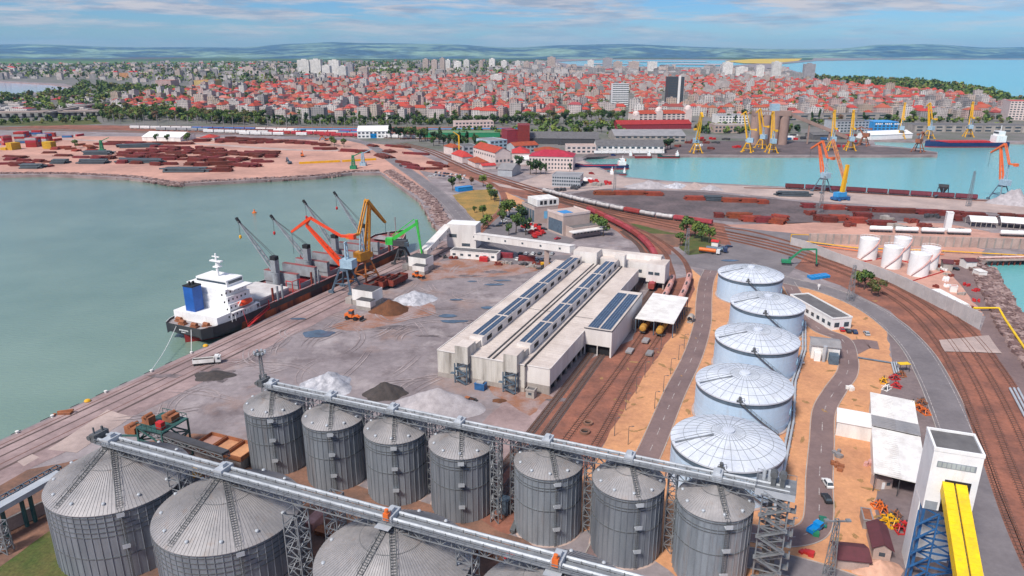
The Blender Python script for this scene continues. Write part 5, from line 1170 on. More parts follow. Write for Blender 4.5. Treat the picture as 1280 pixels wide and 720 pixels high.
heap('spoil_heap', 'low dark grey spilled ore heap beside the white tipper lorry', (266, 470), 7, 4.5, 1.6, ORE, seed=8)
heap('rubble_heap', 'small brown soil heap before the warehouse stair tower', (624, 501), 2.4, 1.6, .8, BROWN, seed=9)
heap('salmon_heap', 'rounded salmon pink sand heap at the bottom edge beside the maroon shed', (1098, 712), 5.5, 3.4, 2.6, mat('salmon_sand', (.62, .36, .26), scale=.5), seed=11)
# ================================================================ VEHICLES
def make_car(name, label, cm, loc, yaw, group=None, kind=0):
    t = thing(name, label, 'car', loc, yaw, group); L = 4.3 if kind == 0 else 4.5; hb_ = 1.45 if kind == 0 else 1.7
    m = MB(); m.extr([(-L / 2, .35), (L / 2, .35), (L / 2 + .03, .62), (L / 2 - .25, .85), (-L / 2 + .1, .92), (-L / 2 - .02, .7)], 'x', 0, 0) if 0 else None
    def body(pr, hw0, hw1, mm):
        n = len(pr); vs = [(x_, -(hw0 if z < .95 else hw1), z) for x_, z in pr] + [(x_, (hw0 if z < .95 else hw1), z) for x_, z in pr]
        m.add(vs, [(i, (i + 1) % n, (i + 1) % n + n, i + n) for i in range(n)] + [tuple(range(n))[::-1], tuple(range(n, 2 * n))], mm)
    m = MB(); body([(-L / 2, .32), (L / 2, .32), (L / 2 + .04, .6), (L / 2 - .2, .82), (L * .2, .93), (-L * .44, .94), (-L / 2, .75)], .87, .87, 0)
    body([(-L * .43, .94), (L * .2, .93), (L * .07, hb_), (-L * .33, hb_)], .84, .68, 0); m.build('body', cm, t)
    m = MB(); m.add([(L * .19, -.8, .96), (L * .19, .8, .96), (L * .075, .66, hb_ - .04), (L * .075, -.66, hb_ - .04)], [(0, 1, 2, 3)]); m.v = [(x_ + .03, y_, z + .02) for x_, y_, z in m.v]
    m.add([(-L * .43 - .03, .8, .98), (-L * .43 - .03, -.8, .98), (-L * .335 - .03, -.64, hb_ - .04), (-L * .335 - .03, .64, hb_ - .04)], [(0, 1, 2, 3)])
    for s in (-1, 1): q = [(L * .16, s * .855, .97), (-L * .4, s * .855, .97), (-L * .32, s * .715, hb_ - .08), (L * .06, s * .715, hb_ - .08)]; m.add(q if s > 0 else q[::-1], [(0, 1, 2, 3)])
    m.build('windows', GLASS, t)
    for a in (L * .3, -L * .31):
        for s in (-1, 1): q = MB(); q.tube([(a, s * .7, .32), (a, s * .9, .32)], .32, 10); q.build('wheel', BLK, t)
    return t
CW, CS, CK, CR, CB, CGR, CB2 = [mat(n, c, rough=.25, scale=.1) for n, c in (('white_car_paint', (.75, .75, .75)), ('silver_car_paint', (.42, .43, .45)), ('black_car_paint', (.025, .027, .032)), ('red_car_paint', (.45, .02, .03)), ('dark_blue_car_paint', (.03, .05, .12)), ('green_car_paint', (.02, .16, .10)), ('bright_blue_paint', (.01, .25, .62)))]
make_car('parked_car', 'white car parked on the dashed service road', CW, G(1034, 606), rad(88), kind=1)
make_car('parked_car', 'black car parked behind the white car on the service road', CK, G(1033, 625), rad(86))
make_car('parked_car', 'dark green car just behind the bright blue pickup truck', CGR, G(1028, 654), rad(68))
for px, c, l_ in (((1052, 413), CR, 'small red car beside the long flat-roofed office'), ((1060, 415), CK, 'black car next to the red car by the long office'), ((1068, 416), CB, 'dark blue car second from the silver car by the long office'), ((1083, 418), CS, 'silver car parked alone by the long office')): make_car('parked_car', l_, c, G(*px), rad(80))
t_ = thing('pickup_truck', 'bright blue pickup truck with open bed on the road bend', 'truck', G(1019, 663), rad(38))
m = MB(); m.box(-2.6, -.95, .45, 2.6, .95, 1.0); m.box(.2, -.92, 1.0, 1.9, .92, 1.9); m.box(-2.6, -.95, 1.0, 0, -.85, 1.4); m.box(-2.6, .85, 1.0, 0, .95, 1.4); m.box(-2.6, -.85, 1.0, -2.5, .85, 1.4); m.build('body', CB2, t_)
m = MB(); m.box(1.9, -.8, 1.15, 1.96, .8, 1.75); m.box(.4, -.97, 1.2, 1.7, -.92, 1.75); m.box(.4, .92, 1.2, 1.7, .97, 1.75); m.build('windows', GLASS, t_)
for a in (1.6, -1.6):
    for s in (-1, 1): q = MB(); q.tube([(a, s * .75, .4), (a, s * 1.0, .4)], .4, 10); q.build('wheel', BLK, t_)
def lorry(label, loc, yaw, cabm, bodym, load):
    t = thing('tipper_lorry', label, 'lorry', loc, yaw); m = MB(); m.box(3.6, -1.25, .9, 6.0, 1.25, 3.3); m.box(3.4, -1.1, 3.3, 5.2, 1.1, 3.7); m.build('cab', cabm, t)
    m = MB(); m.box(6, -1.1, 2.1, 6.07, 1.1, 3.1); m.box(4.6, -1.3, 2.1, 5.7, -1.25, 3); m.build('windscreen', GLASS, t)
    m = MB(); m.box(-6.4, -1.3, 1.1, 3, 1.3, 1.3); m.box(-6.4, -1.3, 1.3, 3, -1.18, 2.7); m.box(-6.4, 1.18, 1.3, 3, 1.3, 2.7); m.box(-6.4, -1.18, 1.3, -6.28, 1.18, 2.7); m.box(2.88, -1.18, 1.3, 3, 1.18, 2.9); m.build('tipper_body', bodym, t)
    m = MB(); m.box(-6.2, -1.16, 1.3, 2.8, 1.16, 2.3); m.build('load', load, t)
    m = MB(); m.box(-6.2, -.5, .7, 5.8, .5, 1.1); m.build('chassis', DGREY, t)
    for a in (5, 2, -3.2, -4.5, -5.7):
        for s in (-1, 1): q = MB(); q.tube([(a, s * .85, .52), (a, s * 1.22, .52)], .52, 12); q.build('wheel', BLK, t)
    t.scale = (.78, .9, .9)
lorry_ = lorry('white tipper lorry carrying a dark load across the quay', G(260, 455), SA - .9, CW, WHT, ORE)
def loader(label, loc, yaw, cm, sc=1.):
    t = thing('wheel_loader', label, 'loader', loc, yaw); m = MB(); m.box(-3, -1.1, 1, .2, 1.1, 2.3); m.box(.2, -.8, .9, 2.2, .8, 1.7); m.build('body', cm, t)
    m = MB(); m.box(-1.2, -.9, 2.3, .3, .9, 3.6); m.build('cab', GLASS, t); m = MB(); m.box(-1.3, -1, 3.6, .4, 1, 3.75); m.build('cab_roof', cm, t)
    m = MB(); m.bar((1.4, -.6, 1.9), (4, -.6, 1.0), .3); m.bar((1.4, .6, 1.9), (4, .6, 1.0), .3); m.build('lift_arm', cm, t)
    m = MB(); m.extr([(3.8, .3), (5.2, .2), (5.2, .35), (4.1, .5), (4, 1.6), (3.8, 1.6)], 'y', 0, 0) if 0 else m.box(3.9, -1.6, .25, 4.1, 1.6, 1.5); m.box(4.1, -1.6, .25, 5.2, 1.6, .4); m.build('bucket', DGREY, t)
    for a in (1.7, -1.9):
        for s in (-1, 1): q = MB(); q.tube([(a, s * .95, .8), (a, s * 1.5, .8)], .8, 12); q.build('wheel', BLK, t)
    t.scale = (sc, sc, sc); return t
loader('orange wheel loader working at the edge of the red ore dust', G(441, 399), rad(-20), ORANGE, 1.1)
loader('small orange loader near the quay hopper below the green crane', G(522, 347), rad(-30), ORANGE, .9)
loader('yellow loader parked among scrap beside the warehouse far corner', G(683, 333), rad(10), YEL, 1)
loader('muddy loader parked behind the pale gravel heap', G(585, 506), rad(60), RUSTO, .8)
def excavator(label, loc, yaw, cm, pts):
    t = thing('excavator', label, 'excavator', loc, yaw); m = MB(); m.box(-2.2, -1.6, .02, 2.2, -.9, .9); m.box(-2.2, .9, .02, 2.2, 1.6, .9); m.lathe([(1, .6), (1, 1.3)], 12); m.build('undercarriage', DGREY, t)
    m = MB(); m.box(-3.2, -1.5, 1.3, 1.6, 1.5, 2.8); m.build('body', cm, t); m = MB(); m.box(.4, .5, 2.8, 2.2, 1.6, 4.4); m.build('cab', GLASS, t)
    for i, nme in list(enumerate(('boom', 'stick', 'link')))[:len(pts) - 1]: m = MB(); (a, b_), (c, d) = pts[i], pts[i + 1]; m.bar((a, 0, b_), (c, 0, d), .8, 1.1, w1=.6); m.build(nme, cm, t)
    m = MB(); m.lathe([(.1, .2), (.8, .0), (.6, -.9), (.1, -1.2)], 8); m.build('grab', DGREY, t, (pts[-1][0], 0, pts[-1][1])); return t
e_ = excavator('green scrap handling excavator with arched boom beside the railway', G(984, 331), rad(-14), GRND, [(.5, 2.6), (6.5, 9.0), (13.6, 9.6), (14.6, 1.6)])
m = MB(); m.lathe([(1, -2), (1.4, -1.4), (1.4, 1.4), (1, 2)], 12); m.v = [(z, x_, y_ + 1.9) for x_, y_, z in m.v]; m.box(-2.3, -1.1, .02, 2.3, 1.1, .6); m.box(-.6, -1.2, .5, .6, -.9, 1.4)
o = tag(m.build('small_tank', CONC, None, G(863, 402)), 'small grey cylinder tank lying on the sandy strip between rails and road', 'tank'); o.rotation_euler.z = rad(65)
for px, a, l_ in (((787, 441), 66, 'flat grey rail trolley on the left track before the open shed'), ((812, 444), 66, 'flat grey rail trolley on the right track before the open shed'), ((807, 428), 66, 'small grey trolley between the tracks under the shed front')):
    m = MB(); m.box(-2.2, -1.2, .6, 2.2, 1.2, 1.3); m.box(-1.8, -.8, .36, -1.2, .8, .6); m.box(1.2, -.8, .36, 1.8, .8, .6); o = tag(m.build('rail_trolley', GALVR, None, G(*px)), l_, 'trolley'); o.rotation_euler.z = rad(a)
OCH = mat('ochre_tank_wagon', (.50, .27, .05), (.36, .18, .04), scale=.4)
for c, s0, lb in ((B1, near_s(B1, G(801, 420)), 'ochre tank wagon peeping out of the open shed on the left track'), (B2, near_s(B2, G(820, 424)), 'ochre tank wagon peeping out of the open shed on the right track')):
    t_ = tank_wagon('tank_wagon', lb, OCH, 12, 'tank wagons by the unloading shed'); p_, a_ = along_track(c, s0 - 12, 13, 1)[0]; t_.location = (p_.x, p_.y, RZ); t_.rotation_euler.z = a_
PKW = mat('pinkish_tank_wagon', (.62, .36, .33), (.4, .18, .15), scale=.4)
t0 = tank_wagon('tank_wagon', 'pinkish dirty tank wagon behind the open shed on the right track', PKW, 12, 'tank wagons by the unloading shed'); k = 0
for c, px, n in ((B2, (861, 350), 3), (B1, (841, 352), 3)):
    for p_, a_ in along_track(c, near_s(c, G(*px)), 13, n):
        lb = ['pinkish dirty tank wagon farthest behind the open shed on the right track', 'pinkish dirty tank wagon middle of three on the right track behind the shed', 'pinkish dirty tank wagon close behind the shed on the right track', 'pinkish dirty tank wagon farthest behind the shed on the left track', 'pinkish dirty tank wagon middle of three on the left track behind the shed', 'pinkish dirty tank wagon close behind the shed on the left track'][k]
        if k == 0: t0.location = (p_.x, p_.y, RZ); t0.rotation_euler.z = a_; t0['label'] = lb
        else: dup(t0, (p_.x, p_.y, RZ), a_, lb)
        k += 1
for px, rr in (((735, 530), 1.5), ((731, 541), 1.6)):
    m = MB(); m.lathe([(rr, 0), (rr, .7), (rr - .5, .7), (rr - .5, .02)], 20, sm=False); m.disc((0, 0), rr - .5, .1, 20, 1); tag(m.build('concrete_ring', [SOIL, DARK], None, G(*px) + Vector((0, 0, .05))), 'dark round manhole ring between the rails, ' + ('farther one' if rr < 1.55 else 'nearer one'), 'manhole')
# blue skip by the stair tower, kiosk
m = MB(); m.prism([(0, 0), (3.6, 0), (3.6, 2.6), (0, 2.6)], .05, 2.4); m.box(-.15, -.15, 2.2, 3.75, .05, 2.5); m.box(.5, .4, 2.4, 3, 2.2, 2.9, 1); o = tag(m.build('skip', [BLUE, CONC], None, G(593, 487)), 'blue skip between the two warehouse stair towers', 'skip'); o.rotation_euler.z = rad(-23)
simple_building('kiosk', 'tiny grey kiosk at the foot of the right warehouse stair tower', 'kiosk', G(657, 497), rad(-23), 3, 2.6, 2.8, CONC, ROOFD, wins=[('f', 1, 1.2, 2.1, .4)])
# ================================================================ LEFT CORNER: loading frame, bins, belt
t_ = thing('ship_loading_frame', 'teal steel frame with orange machinery standing on the quay behind the huge silos', 'machinery', G(166, 578), rad(-22)); t_.scale = (1, 1, 1.28)
m = MB(); m.ltower((8, 5, 0), (8, 5, 9), 9, 9, 3, .3); m.bar((-4, 0, 0), (-4, 0, 6), .4); m.bar((-4, 6, 0), (-4, 6, 6), .4); m.bar((-4, 0, 6), (3.5, .5, 7), .4); m.bar((-4, 6, 6), (3.5, 9, 7), .4); m.box(3.2, .3, 8.9, 12.8, 9.7, 9.1); m.build('frame', TEAL, t_)
m = MB()
for a in range(6):
    for b_ in ((3.5, .5), (3.5, 9.5)): m.bar((b_[0] + a * 1.8, b_[1], 9), (b_[0] + a * 1.8, b_[1], 10.2), .1)
m.bar((3.5, .5, 10.2), (12.5, .5, 10.2), .12); m.bar((3.5, 9.5, 10.2), (12.5, 9.5, 10.2), .12); m.bar((12.5, .5, 10.2), (12.5, 9.5, 10.2), .12); m.build('railing', TEAL, t_)
for bx in ((4, 2, 9.2, 6.5, 4.4, 11), (7.5, 5.5, 9.2, 11, 8.5, 10.6), (-3, 1.5, 6, 1, 4.5, 7.8), (-2, 5, 5.6, 2.6, 7.2, 7)):
    m = MB(); m.box(*bx); m.tube([((bx[0] + bx[3]) / 2, bx[1], bx[5]), ((bx[0] + bx[3]) / 2, bx[4], bx[5])], .6, 10); m.build('orange_drive', RUSTO, t_)
m = MB(); m.box(9.5, 1.5, 9.2, 11.5, 3, 10.8); m.build('red_cabinet', RED, t_)
t_ = thing('belt_conveyor', 'dark belt conveyor sloping from the teal frame down behind the huge silos', 'conveyor', (0, 0, 0)); a, b_ = G(176, 532, 10), G(282, 566, 13)
m = MB(); m.bar(a, b_ , 2.2, .6); m.build('belt', DGREY, t_); m = MB(); m.truss(a - Vector((0, 0, .9)), b_ - Vector((0, 0, .9)), 2.2, 1.2, 12, .14)
m.bar(a.lerp(b_, .5) - Vector((0, 0, 1)), Vector((*a.lerp(b_, .5).xy, 0)), .4); m.build('truss', LATT, t_)
t_ = thing('truck_tipping_bins', 'row of three open rusty orange bins behind the huge silos', 'bins', G(241, 574), rad(-22))
for k in range(3):
    m = MB(); x0 = k * 6.0; m.box(x0, 0, 3.2, x0 + 5.7, 8, 3.5); m.box(x0, 0, 3.5, x0 + .25, 8, 4.6); m.box(x0 + 5.45, 0, 3.5, x0 + 5.7, 8, 4.6); m.box(x0 + .25, 0, 3.5, x0 + 5.45, .25, 4.6); m.box(x0 + .25, 7.75, 3.5, x0 + 5.45, 8, 4.6); m.box(x0 + .3, .3, 3.5, x0 + 5.4, 7.7, 3.62, 1); m.build('bin', [RUSTO, TAN if k else PINK], t_)
m = MB(); m.box(.3, .5, .02, 17, 7.5, 3.2); m.build('base', CONC, t_)
t_ = thing('quay_conveyor', 'grey enclosed conveyor on teal posts leaving the picture past the first huge silo', 'conveyor', (0, 0, 0)); a, b_ = G(-60, 668, 8), G(75, 592, 9)
m = MB(); m.bar(a, b_, 2.6, 1.3); m.build('gallery', ZINC, t_); m = MB(); m.truss(a + Vector((-1.5, 2.4, 0)), b_ + Vector((-1.5, 2.4, 0)), 1.6, 1.6, 14, .16); m.build('walkway_truss', STEELB, t_)
for k in (.2, .42, .6, .68, .85):
    q = a.lerp(b_, k); m = MB(); m.bar((q.x, q.y, 0), (q.x, q.y, 7.6), .7); m.build('post', TEAL, t_)
w_a, w_b = G(-40, 690), G(60, 640); t_ = thing('retaining_wall', 'pale concrete wall beside the grass patch left of the first huge silo', 'wall', (0, 0, 0)); m = MB(); m.bar(w_a + Vector((0, 0, 1.7)), w_b + Vector((0, 0, 1.7)), .4, 3.4); m.build('panel', CONCP, t_); m = MB(); m.bar(w_a + Vector((0, 0, 3.45)), w_b + Vector((0, 0, 3.45)), .6, .15); m.build('coping', CONC, t_)
m = MB(); q = G(8, 690); m.ltower((q.x, q.y, 0), (q.x, q.y, 8), 2.2, 2, 5, .16); tag(m.build('lattice_post', LATT), 'grey lattice post under the enclosed conveyor at the left picture edge', 'post')
# lighting masts
def mast(label, px, h, head=True, w_=1.0):
    t = thing('light_mast', label, 'light mast', G(*px)); m = MB(); m.ltower((0, 0, 0), (0, 0, h), w_ * 1.5, w_ * .6, max(6, int(h / 2.2)), .11); m.build('mast', LATT, t)
    if head:
        m = MB(); m.lathe([(1.6, h), (1.7, h + .2), (1.5, h + .2)], 12, sm=False); m.box(-1.5, -1.5, h - .1, 1.5, 1.5, h + .1); m.build('head_frame', GALVD, t)
        for k in range(8): a = 2 * math.pi * k / 8; m = MB(); m.cbox((1.7 * math.cos(a), 1.7 * math.sin(a), h + .2), (.5, .6, .7), a); m.build('floodlight', ZINC, t)
    return t
mast('tall lighting mast with floodlight ring standing behind the first silo of the row', (333, 512), 19.5)
mm_ = mast('slim lattice mast with crossarm rising beside the long maroon-roofed shed', (1035, 722), 15, False, 1.2); q = MB(); q.bar((-2.6, 0, 14.6), (2.6, 0, 14.6), .3); q.box(-2.8, -.4, 14.6, -1.8, .4, 15); q.box(1.8, -.4, 14.6, 2.8, .4, 15); q.build('crossarm', LATT, mm_)
mast('grey lattice pylon standing beside the rails near the roadside bushes', (1062, 376), 17, False, 1.6)
mast('tall lattice pylon standing on the signal lawn between trees', (858, 318), 15, False, 1.5)
mast('slender lattice pylon on the far quay near the orange crane on the right', (1210, 258), 26, False, 1.6)
mast('slender lattice pylon standing among rust stacks left of the yellow mobile crane', (1025, 266), 26, False, 1.6)
mast('slender lattice pylon by the tank wagon train', (768, 240), 22, False, 1.4)
# ================================================================ RIGHT SIDE: offices, workshops, white tanks, wall
def yaw_of(p, q): return math.atan2(q.y - p.y, q.x - p.x)
def bpx(name, label, cat, p0, p1, depth, h, wm, rm, **kw):
    a, b_ = G(*p0), G(*p1); return simple_building(name, label, cat, a, yaw_of(a, b_), (b_ - a).length, depth, h, wm, rm, **kw)
bpx('office_block', 'long low white office with dark flat roof standing on sandy soil by parked cars', 'office', (1039, 413), (1063, 411), 31, 5, WHTC, ROOFD, wins=[('f', 2, 1.2, 3.2, .5), ('l', 8, 1.4, 3, .5)], par=.5)
bpx('entrance_canopy', 'small white entrance canopy on the side of the long low office', 'canopy', (1027, 404), (1036, 404), 3, 3, WHTC, WHTC, par=.1)
t_ = bpx('pump_shed', 'pump shed with pale metal roof, silver pipe and blue tank in front', 'shed', (1013, 448), (1048, 452), 8.5, 5.4, WHT, GALVR, roof='gable', rh=1.0)
m = MB(); m.tube([(4.4, -1.6, 0), (4.4, -1.6, 6.2)], .7, 12); m.build('silver_vessel', ZINC, t_)
m = MB(); m.box(6, -3.8, .02, 9.2, -.4, 3.6)
for k in range(7): m.box(5.95, -3.7 + k * .48, .2, 6, -3.55 + k * .48, 3.5); m.box(6.1 + k * .45, -3.86, .2, 6.2 + k * .45, -3.8, 3.5)
m.build('blue_tank', STEELB, t_)
m = MB(); m.box(1, -2.2, .02, 3.2, -.4, 3.4); m.build('white_cabinet', WHTC, t_)
# workshop: white roofs
wA, wB = G(1090, 613), G(1086, 512); wlen = (wB - wA).length
wk = thing('workshop', 'large white corrugated roof workshop with open front and lower side wing', 'workshop', wA, yaw_of(wA, wB) - math.pi / 2); wk.scale = (.86, 1, 1)
m = MB(); m.box(0, 3, .02, .3, wlen, 5.4); m.box(13.4, 4, .02, 13.7, wlen, 5.4); m.box(0, wlen - .3, .02, 13.7, wlen, 5.4); m.box(.3, 11, .02, 13.4, 11.3, 5.3); m.build('wall', WHT, wk)
for y0, y1, z0 in ((-.8, wlen * .52, 5.6), (wlen * .52, wlen * .66, 6.1), (wlen * .66, wlen + .8, 5.6)):
    m = MB(); m.add([(-.5, y0, z0), (14.2, y0, z0 - .5), (14.2, y1, z0 - .5), (-.5, y1, z0)] + [(-.5, y0, z0 + .25), (14.2, y0, z0 - .25), (14.2, y1, z0 - .25), (-.5, y1, z0 + .25)], [(3, 2, 1, 0), (4, 5, 6, 7), (0, 1, 5, 4), (1, 2, 6, 5), (2, 3, 7, 6), (3, 0, 4, 7)])
    for k in range(int((y1 - y0) / 1.1)): m.box(-.4, y0 + k * 1.1, z0 + .16, 7, y0 + k * 1.1 + .08, z0 + .26)
    m.build('roof', GALVR if z0 > 6 else WHT, wk)
m = MB()
for x_ in (.2, 6.7, 13.4): m.bar((x_, -.3, 0), (x_, -.3, 5.2), .25)
m.build('front_posts', DGREY, wk)
m = MB(); m.box(-11, wlen * .55, .02, -.02, wlen * .55 + 9, 4.6); m.build('side_wing', WHT, wk)
m = MB(); m.box(-11.3, wlen * .55 - .3, 4.6, -.02, wlen * .55 + 9.3, 4.85); m.build('wing_roof', WHTC, wk)
cab_ = thing('cabin', 'small cream cabin tucked under the open workshop front', 'cabin', G(1095, 612), rad(3)); m = MB(); m.box(0, 0, .02, 4.2, 3, 2.9); m.build('wall', CONCP, cab_); m = MB(); m.box(1.4, -.05, .1, 2.2, 0, 2.1); m.build('door', WHTC, cab_); m = MB(); m.box(2.6, -.05, 1.1, 3.6, 0, 2); m.build('window', GLASS, cab_)
bpx('store_hut', 'small hut with maroon gable roof and cream front between workshop and tower', 'hut', (1090, 699), (1112, 703), 9, 3.2, CONCP, MAROON, roof='gabley', rh=1.3, wins=[('f', 1, 1.2, 2.2, .35)], )
bpx('store_shed', 'long low shed with maroon gable roof at the bottom beside the lattice mast', 'shed', (1046, 711), (1085, 715), 5.5, 2.8, CONCP, MAROON, roof='gable', rh=1.2)
bpx('portable_cabin', 'grey portable cabin with rusty roof half on the sandy ground', 'cabin', (1078, 661), (1090, 663), 5, 2.7, GALVR, RUSTO, par=.05)
# scrap machinery beside the workshop: each attachment is its own
def grab_machine(label, px, cm, yaw, sc=1., seed=1):
    rr = random.Random(seed); m = MB()
    for q in (-1.1, 1.1): m.box(-2, q - .15, .02, 2, q + .15, .5); m.bar((-1.6, q, .5), (-.6, q * .4, 2.0), .22); m.bar((1.6, q, .5), (.6, q * .4, 2.0), .22)
    for q in (-1.7, 0, 1.7): m.box(q - .15, -.95, .1, q + .15, .95, .42, q == 0)
    m.box(-.7, -.55, 1.8, .7, .55, 2.3); m.tube([(-.5, 0, 2.3), (-.5, 0, 2.9)], .22, 8, 1); m.tube([(.5, 0, 2.3), (.5, 0, 2.7)], .22, 8, 1)
    for k in range(3): a = rr.uniform(0, 3.1); m.bar((-2.4 * math.cos(a), -2.0 * math.sin(a), .7 + .3 * k), (2.4 * math.cos(a), 2.0 * math.sin(a), .9 + .35 * k), .2, .2, k % 2)
    o = m.build('grab_bucket', [cm, DGREY], None, G(*px)); o.rotation_euler.z = yaw; o.scale = (sc, sc, sc); return tag(o, label, 'crane grab', 'crane grabs and machine parts stored by the workshop')
gl_ = [(1098, 634, ORANGE, 'orange grab lying nearest the open workshop front'), (1104, 640, ORANGE, 'orange grab just below the one nearest the workshop front'), (1112, 651, YEL, 'yellow grab in the middle of the scattered machinery'), (1119, 647, RUSTO, 'brown rusty grab behind the yellow grabs'), (1108, 655, YEL, 'yellow grab resting lower left of the machinery group'), (1118, 658, YEL, 'yellow grab beside the red frames'), (1124, 664, RED, 'red frame machine nearest the blue tower legs'), (1129, 660, RED, 'red frame machine leaning beside the tower wall'),
       (1140, 508, YEL, 'yellow grab on the dark apron behind the workshop roof'), (1148, 512, ORANGE, 'orange grab on the dark apron near the curved road'), (1152, 505, RUSTO, 'rusty grab farthest right on the apron behind the workshop'), (1156, 517, ORANGE, 'orange frame closest to the curved road edge'), (1138, 517, RUSTO, 'rusty frame touching the rear right corner of the workshop'),
       (1104, 478, YEL, 'yellow machine part at the sandy corner behind the workshop'), (1120, 484, RED, 'red machine frame behind the workshop end wall'), (1108, 487, WHT, 'white machine box behind the workshop end wall'), (1126, 470, RUSTO, 'rusty frame below the yellow canopy'), (1118, 474, RED, 'red slender frame below the yellow canopy'), (1146, 601, RED, 'red small machine under the workshop eaves'), (1133, 598, RUSTO, 'dark rusty machine under the workshop eaves')]
for i, (px, py, c, l_) in enumerate(gl_): grab_machine(l_, (px, py), c, i * 1.3, .85, i)
t_ = thing('yellow_canopy', 'small bright yellow canopy on thin posts behind the workshop', 'canopy', G(1124, 466), .1); m = MB(); m.box(0, 0, 3, 4, 2.2, 3.15); m.build('roof', YELC, t_); m = MB()
for a in (.2, 3.8):
    for b_ in (.2, 2): m.bar((a, b_, 0), (a, b_, 3), .14)
m.build('posts', DGREY, t_)
for k, (px, l_, c) in enumerate((((1062, 487), 'crumpled white sacks beside the service road bend', WHT), ((1076, 520), 'row of small grey debris along the road edge', GALVR), ((1047, 570), 'small stack of grey pallets by the dashed road', GALVR), ((1048, 584), 'rusty drum group by the dashed road', RUSTO), ((1084, 580), 'pale plank stack beside the workshop wall', PKW), ((1019, 671), 'small green bin behind the blue pickup truck', GRND), ((1009, 693), 'flat red pallet stack beside the lower road', RED))):
    m = MB(); rr = random.Random(k)
    for j in range(5 if k != 5 else 1): a, b_ = rr.uniform(-1.2, 1.2), rr.uniform(-2, 2) * (1 if k in (2, 3) else .5); m.cbox((a, b_, 0.02), (rr.uniform(.7, 1.6), rr.uniform(.7, 1.4), rr.uniform(.5, 1.2)), rr.uniform(0, 3))
    tag(m.build(['sack_pile', 'debris_pile', 'pallet_stack', 'drum_group', 'plank_stack', 'waste_bin', 'pallet_stack'][k], c, None, G(*px)), l_, ['sacks', 'debris', 'pallets', 'drums', 'planks', 'bin', 'pallets'][k])
# insulated pipe trench
for pts, l_ in (([(1072, 448), (1122, 456)], 'dark pipe trench across the sandy plot by the yellow canopy'),):
    m = MB(); a, b_ = G(*pts[0]), G(*pts[1]); m.tube([a + Vector((0, 0, .4)), b_ + Vector((0, 0, .4))], .35, 8); tag(m.build('dark_pipe', STEELB), l_, 'pipe')
t_ = thing('pipe_bundle', 'short bundle of white pipes rising beside the yellow canopy', 'pipes', (0, 0, 0))
for k in range(3): m = MB(); a = G(1114 + k * 3, 455); b_ = G(1118 + k * 3, 470); m.tube([a + Vector((0, 0, .7)), b_ + Vector((0, 0, .7))], .3, 8); m.build('pipe', ZINC, t_)
t_ = thing('pipe_bundle', 'bundle of white pipes in a trench right of the railway at the picture edge', 'pipes', (0, 0, 0))
for k in range(3): m = MB(); a = G(1262 + k * 5, 487); b_ = G(1282 + k * 5, 525); m.tube([a + Vector((0, 0, .5)), b_ + Vector((0, 0, .5))], .4, 8); m.build('pipe', ZINC, t_)
# concrete sound wall along the railway: one wall of panels
wp = [G(*q) for q in ((988, 306), (1010, 313), (1040, 326), (1075, 339), (1110, 353), (1150, 372), (1190, 393), (1224, 411))]
CW_ = mat('grey_concrete_panel', (.50, .47, .47), (.40, .37, .37), scale=.15, rough=.85, fine=.08)
t_ = thing('concrete_wall', 'long grey concrete panel wall between the railway and the white tanks', 'wall', (0, 0, 0))
pp = resample(smooth(wp, 4), 5.2)
hh = lambda i: 4.6 + 2.4 * i / len(pp)
for i, (a, b_) in enumerate(zip(pp, pp[1:])):
    d = (b_ - a).normalized(); m = MB(); z = hh(i); m.bar(a + d * .05 + Vector((0, 0, z / 2)), b_ - d * .05 + Vector((0, 0, z / 2)), .3, z); m.bar(a + Vector((0, 0, z / 2 + .05)), a + d * .35 + Vector((0, 0, z / 2 + .05)), .5, z + .1); m.build('panel', CW_, t_)
# white storage tanks
wt = [(197.1, 385, 4.9, 11.5, 'white storage tank nearest the railway wall start, left of the group of five'), (201.6, 367.6, 4.8, 11.5, 'white storage tank in the front middle of the group of five'), (215.2, 384.5, 4.4, 12, 'white storage tank at the rear middle of the group of five'), (208.6, 354.0, 4.9, 11.5, 'white storage tank closest to the concrete wall in the group of five'), (220.4, 366, 4.5, 11.5, 'white storage tank at the rear right of the group of five')]
for x_, y_, r_, h_, l_ in wt:
    t_ = thing('storage_tank', l_, 'tank', (x_, y_, 0), group='five white storage tanks behind the wall'); m = MB(); m.lathe([(r_, 0), (r_, h_), (r_ * .4, h_ + .5), (.01, h_ + .65)], 36); m.build('shell', WHTC, t_)
    m = MB(); pts = [Vector(((r_ + .35) * math.cos(a), (r_ + .35) * math.sin(a), .4 + (h_ - .4) * k / 16)) for k, a in enumerate([rad(-150 + 110 * k / 16) for k in range(17)])]
    for p, q in zip(pts, pts[1:]): m.bar(p, q, .6, .12); m.bar(p + Vector((0, 0, .9)), q + Vector((0, 0, .9)), .06)
    m.build('spiral_stair', PKW, t_)
    m = MB(); m.lathe([(r_ - .1, h_ + .9), (r_ - .05, h_ + 1)], 36, sm=False)
    for k in range(18): a = 2 * math.pi * k / 18; m.bar(((r_ - .1) * math.cos(a), (r_ - .1) * math.sin(a), h_), ((r_ - .1) * math.cos(a), (r_ - .1) * math.sin(a), h_ + .95), .07)
    m.build('top_rail', WHTC, t_)
m = MB()
for a, b_ in (((1066, 330), (1140, 352)), ((1140, 352), (1180, 340)), ((1180, 340), (1110, 322)), ((1110, 322), (1066, 330))):
    a, b_ = G(*a), G(*b_); m.bar(a + Vector((0, 0, .3)), b_ + Vector((0, 0, .3)), .25, .6)
tag(m.build('bund_wall', RED), 'low red bund wall round the five white tanks', 'wall')
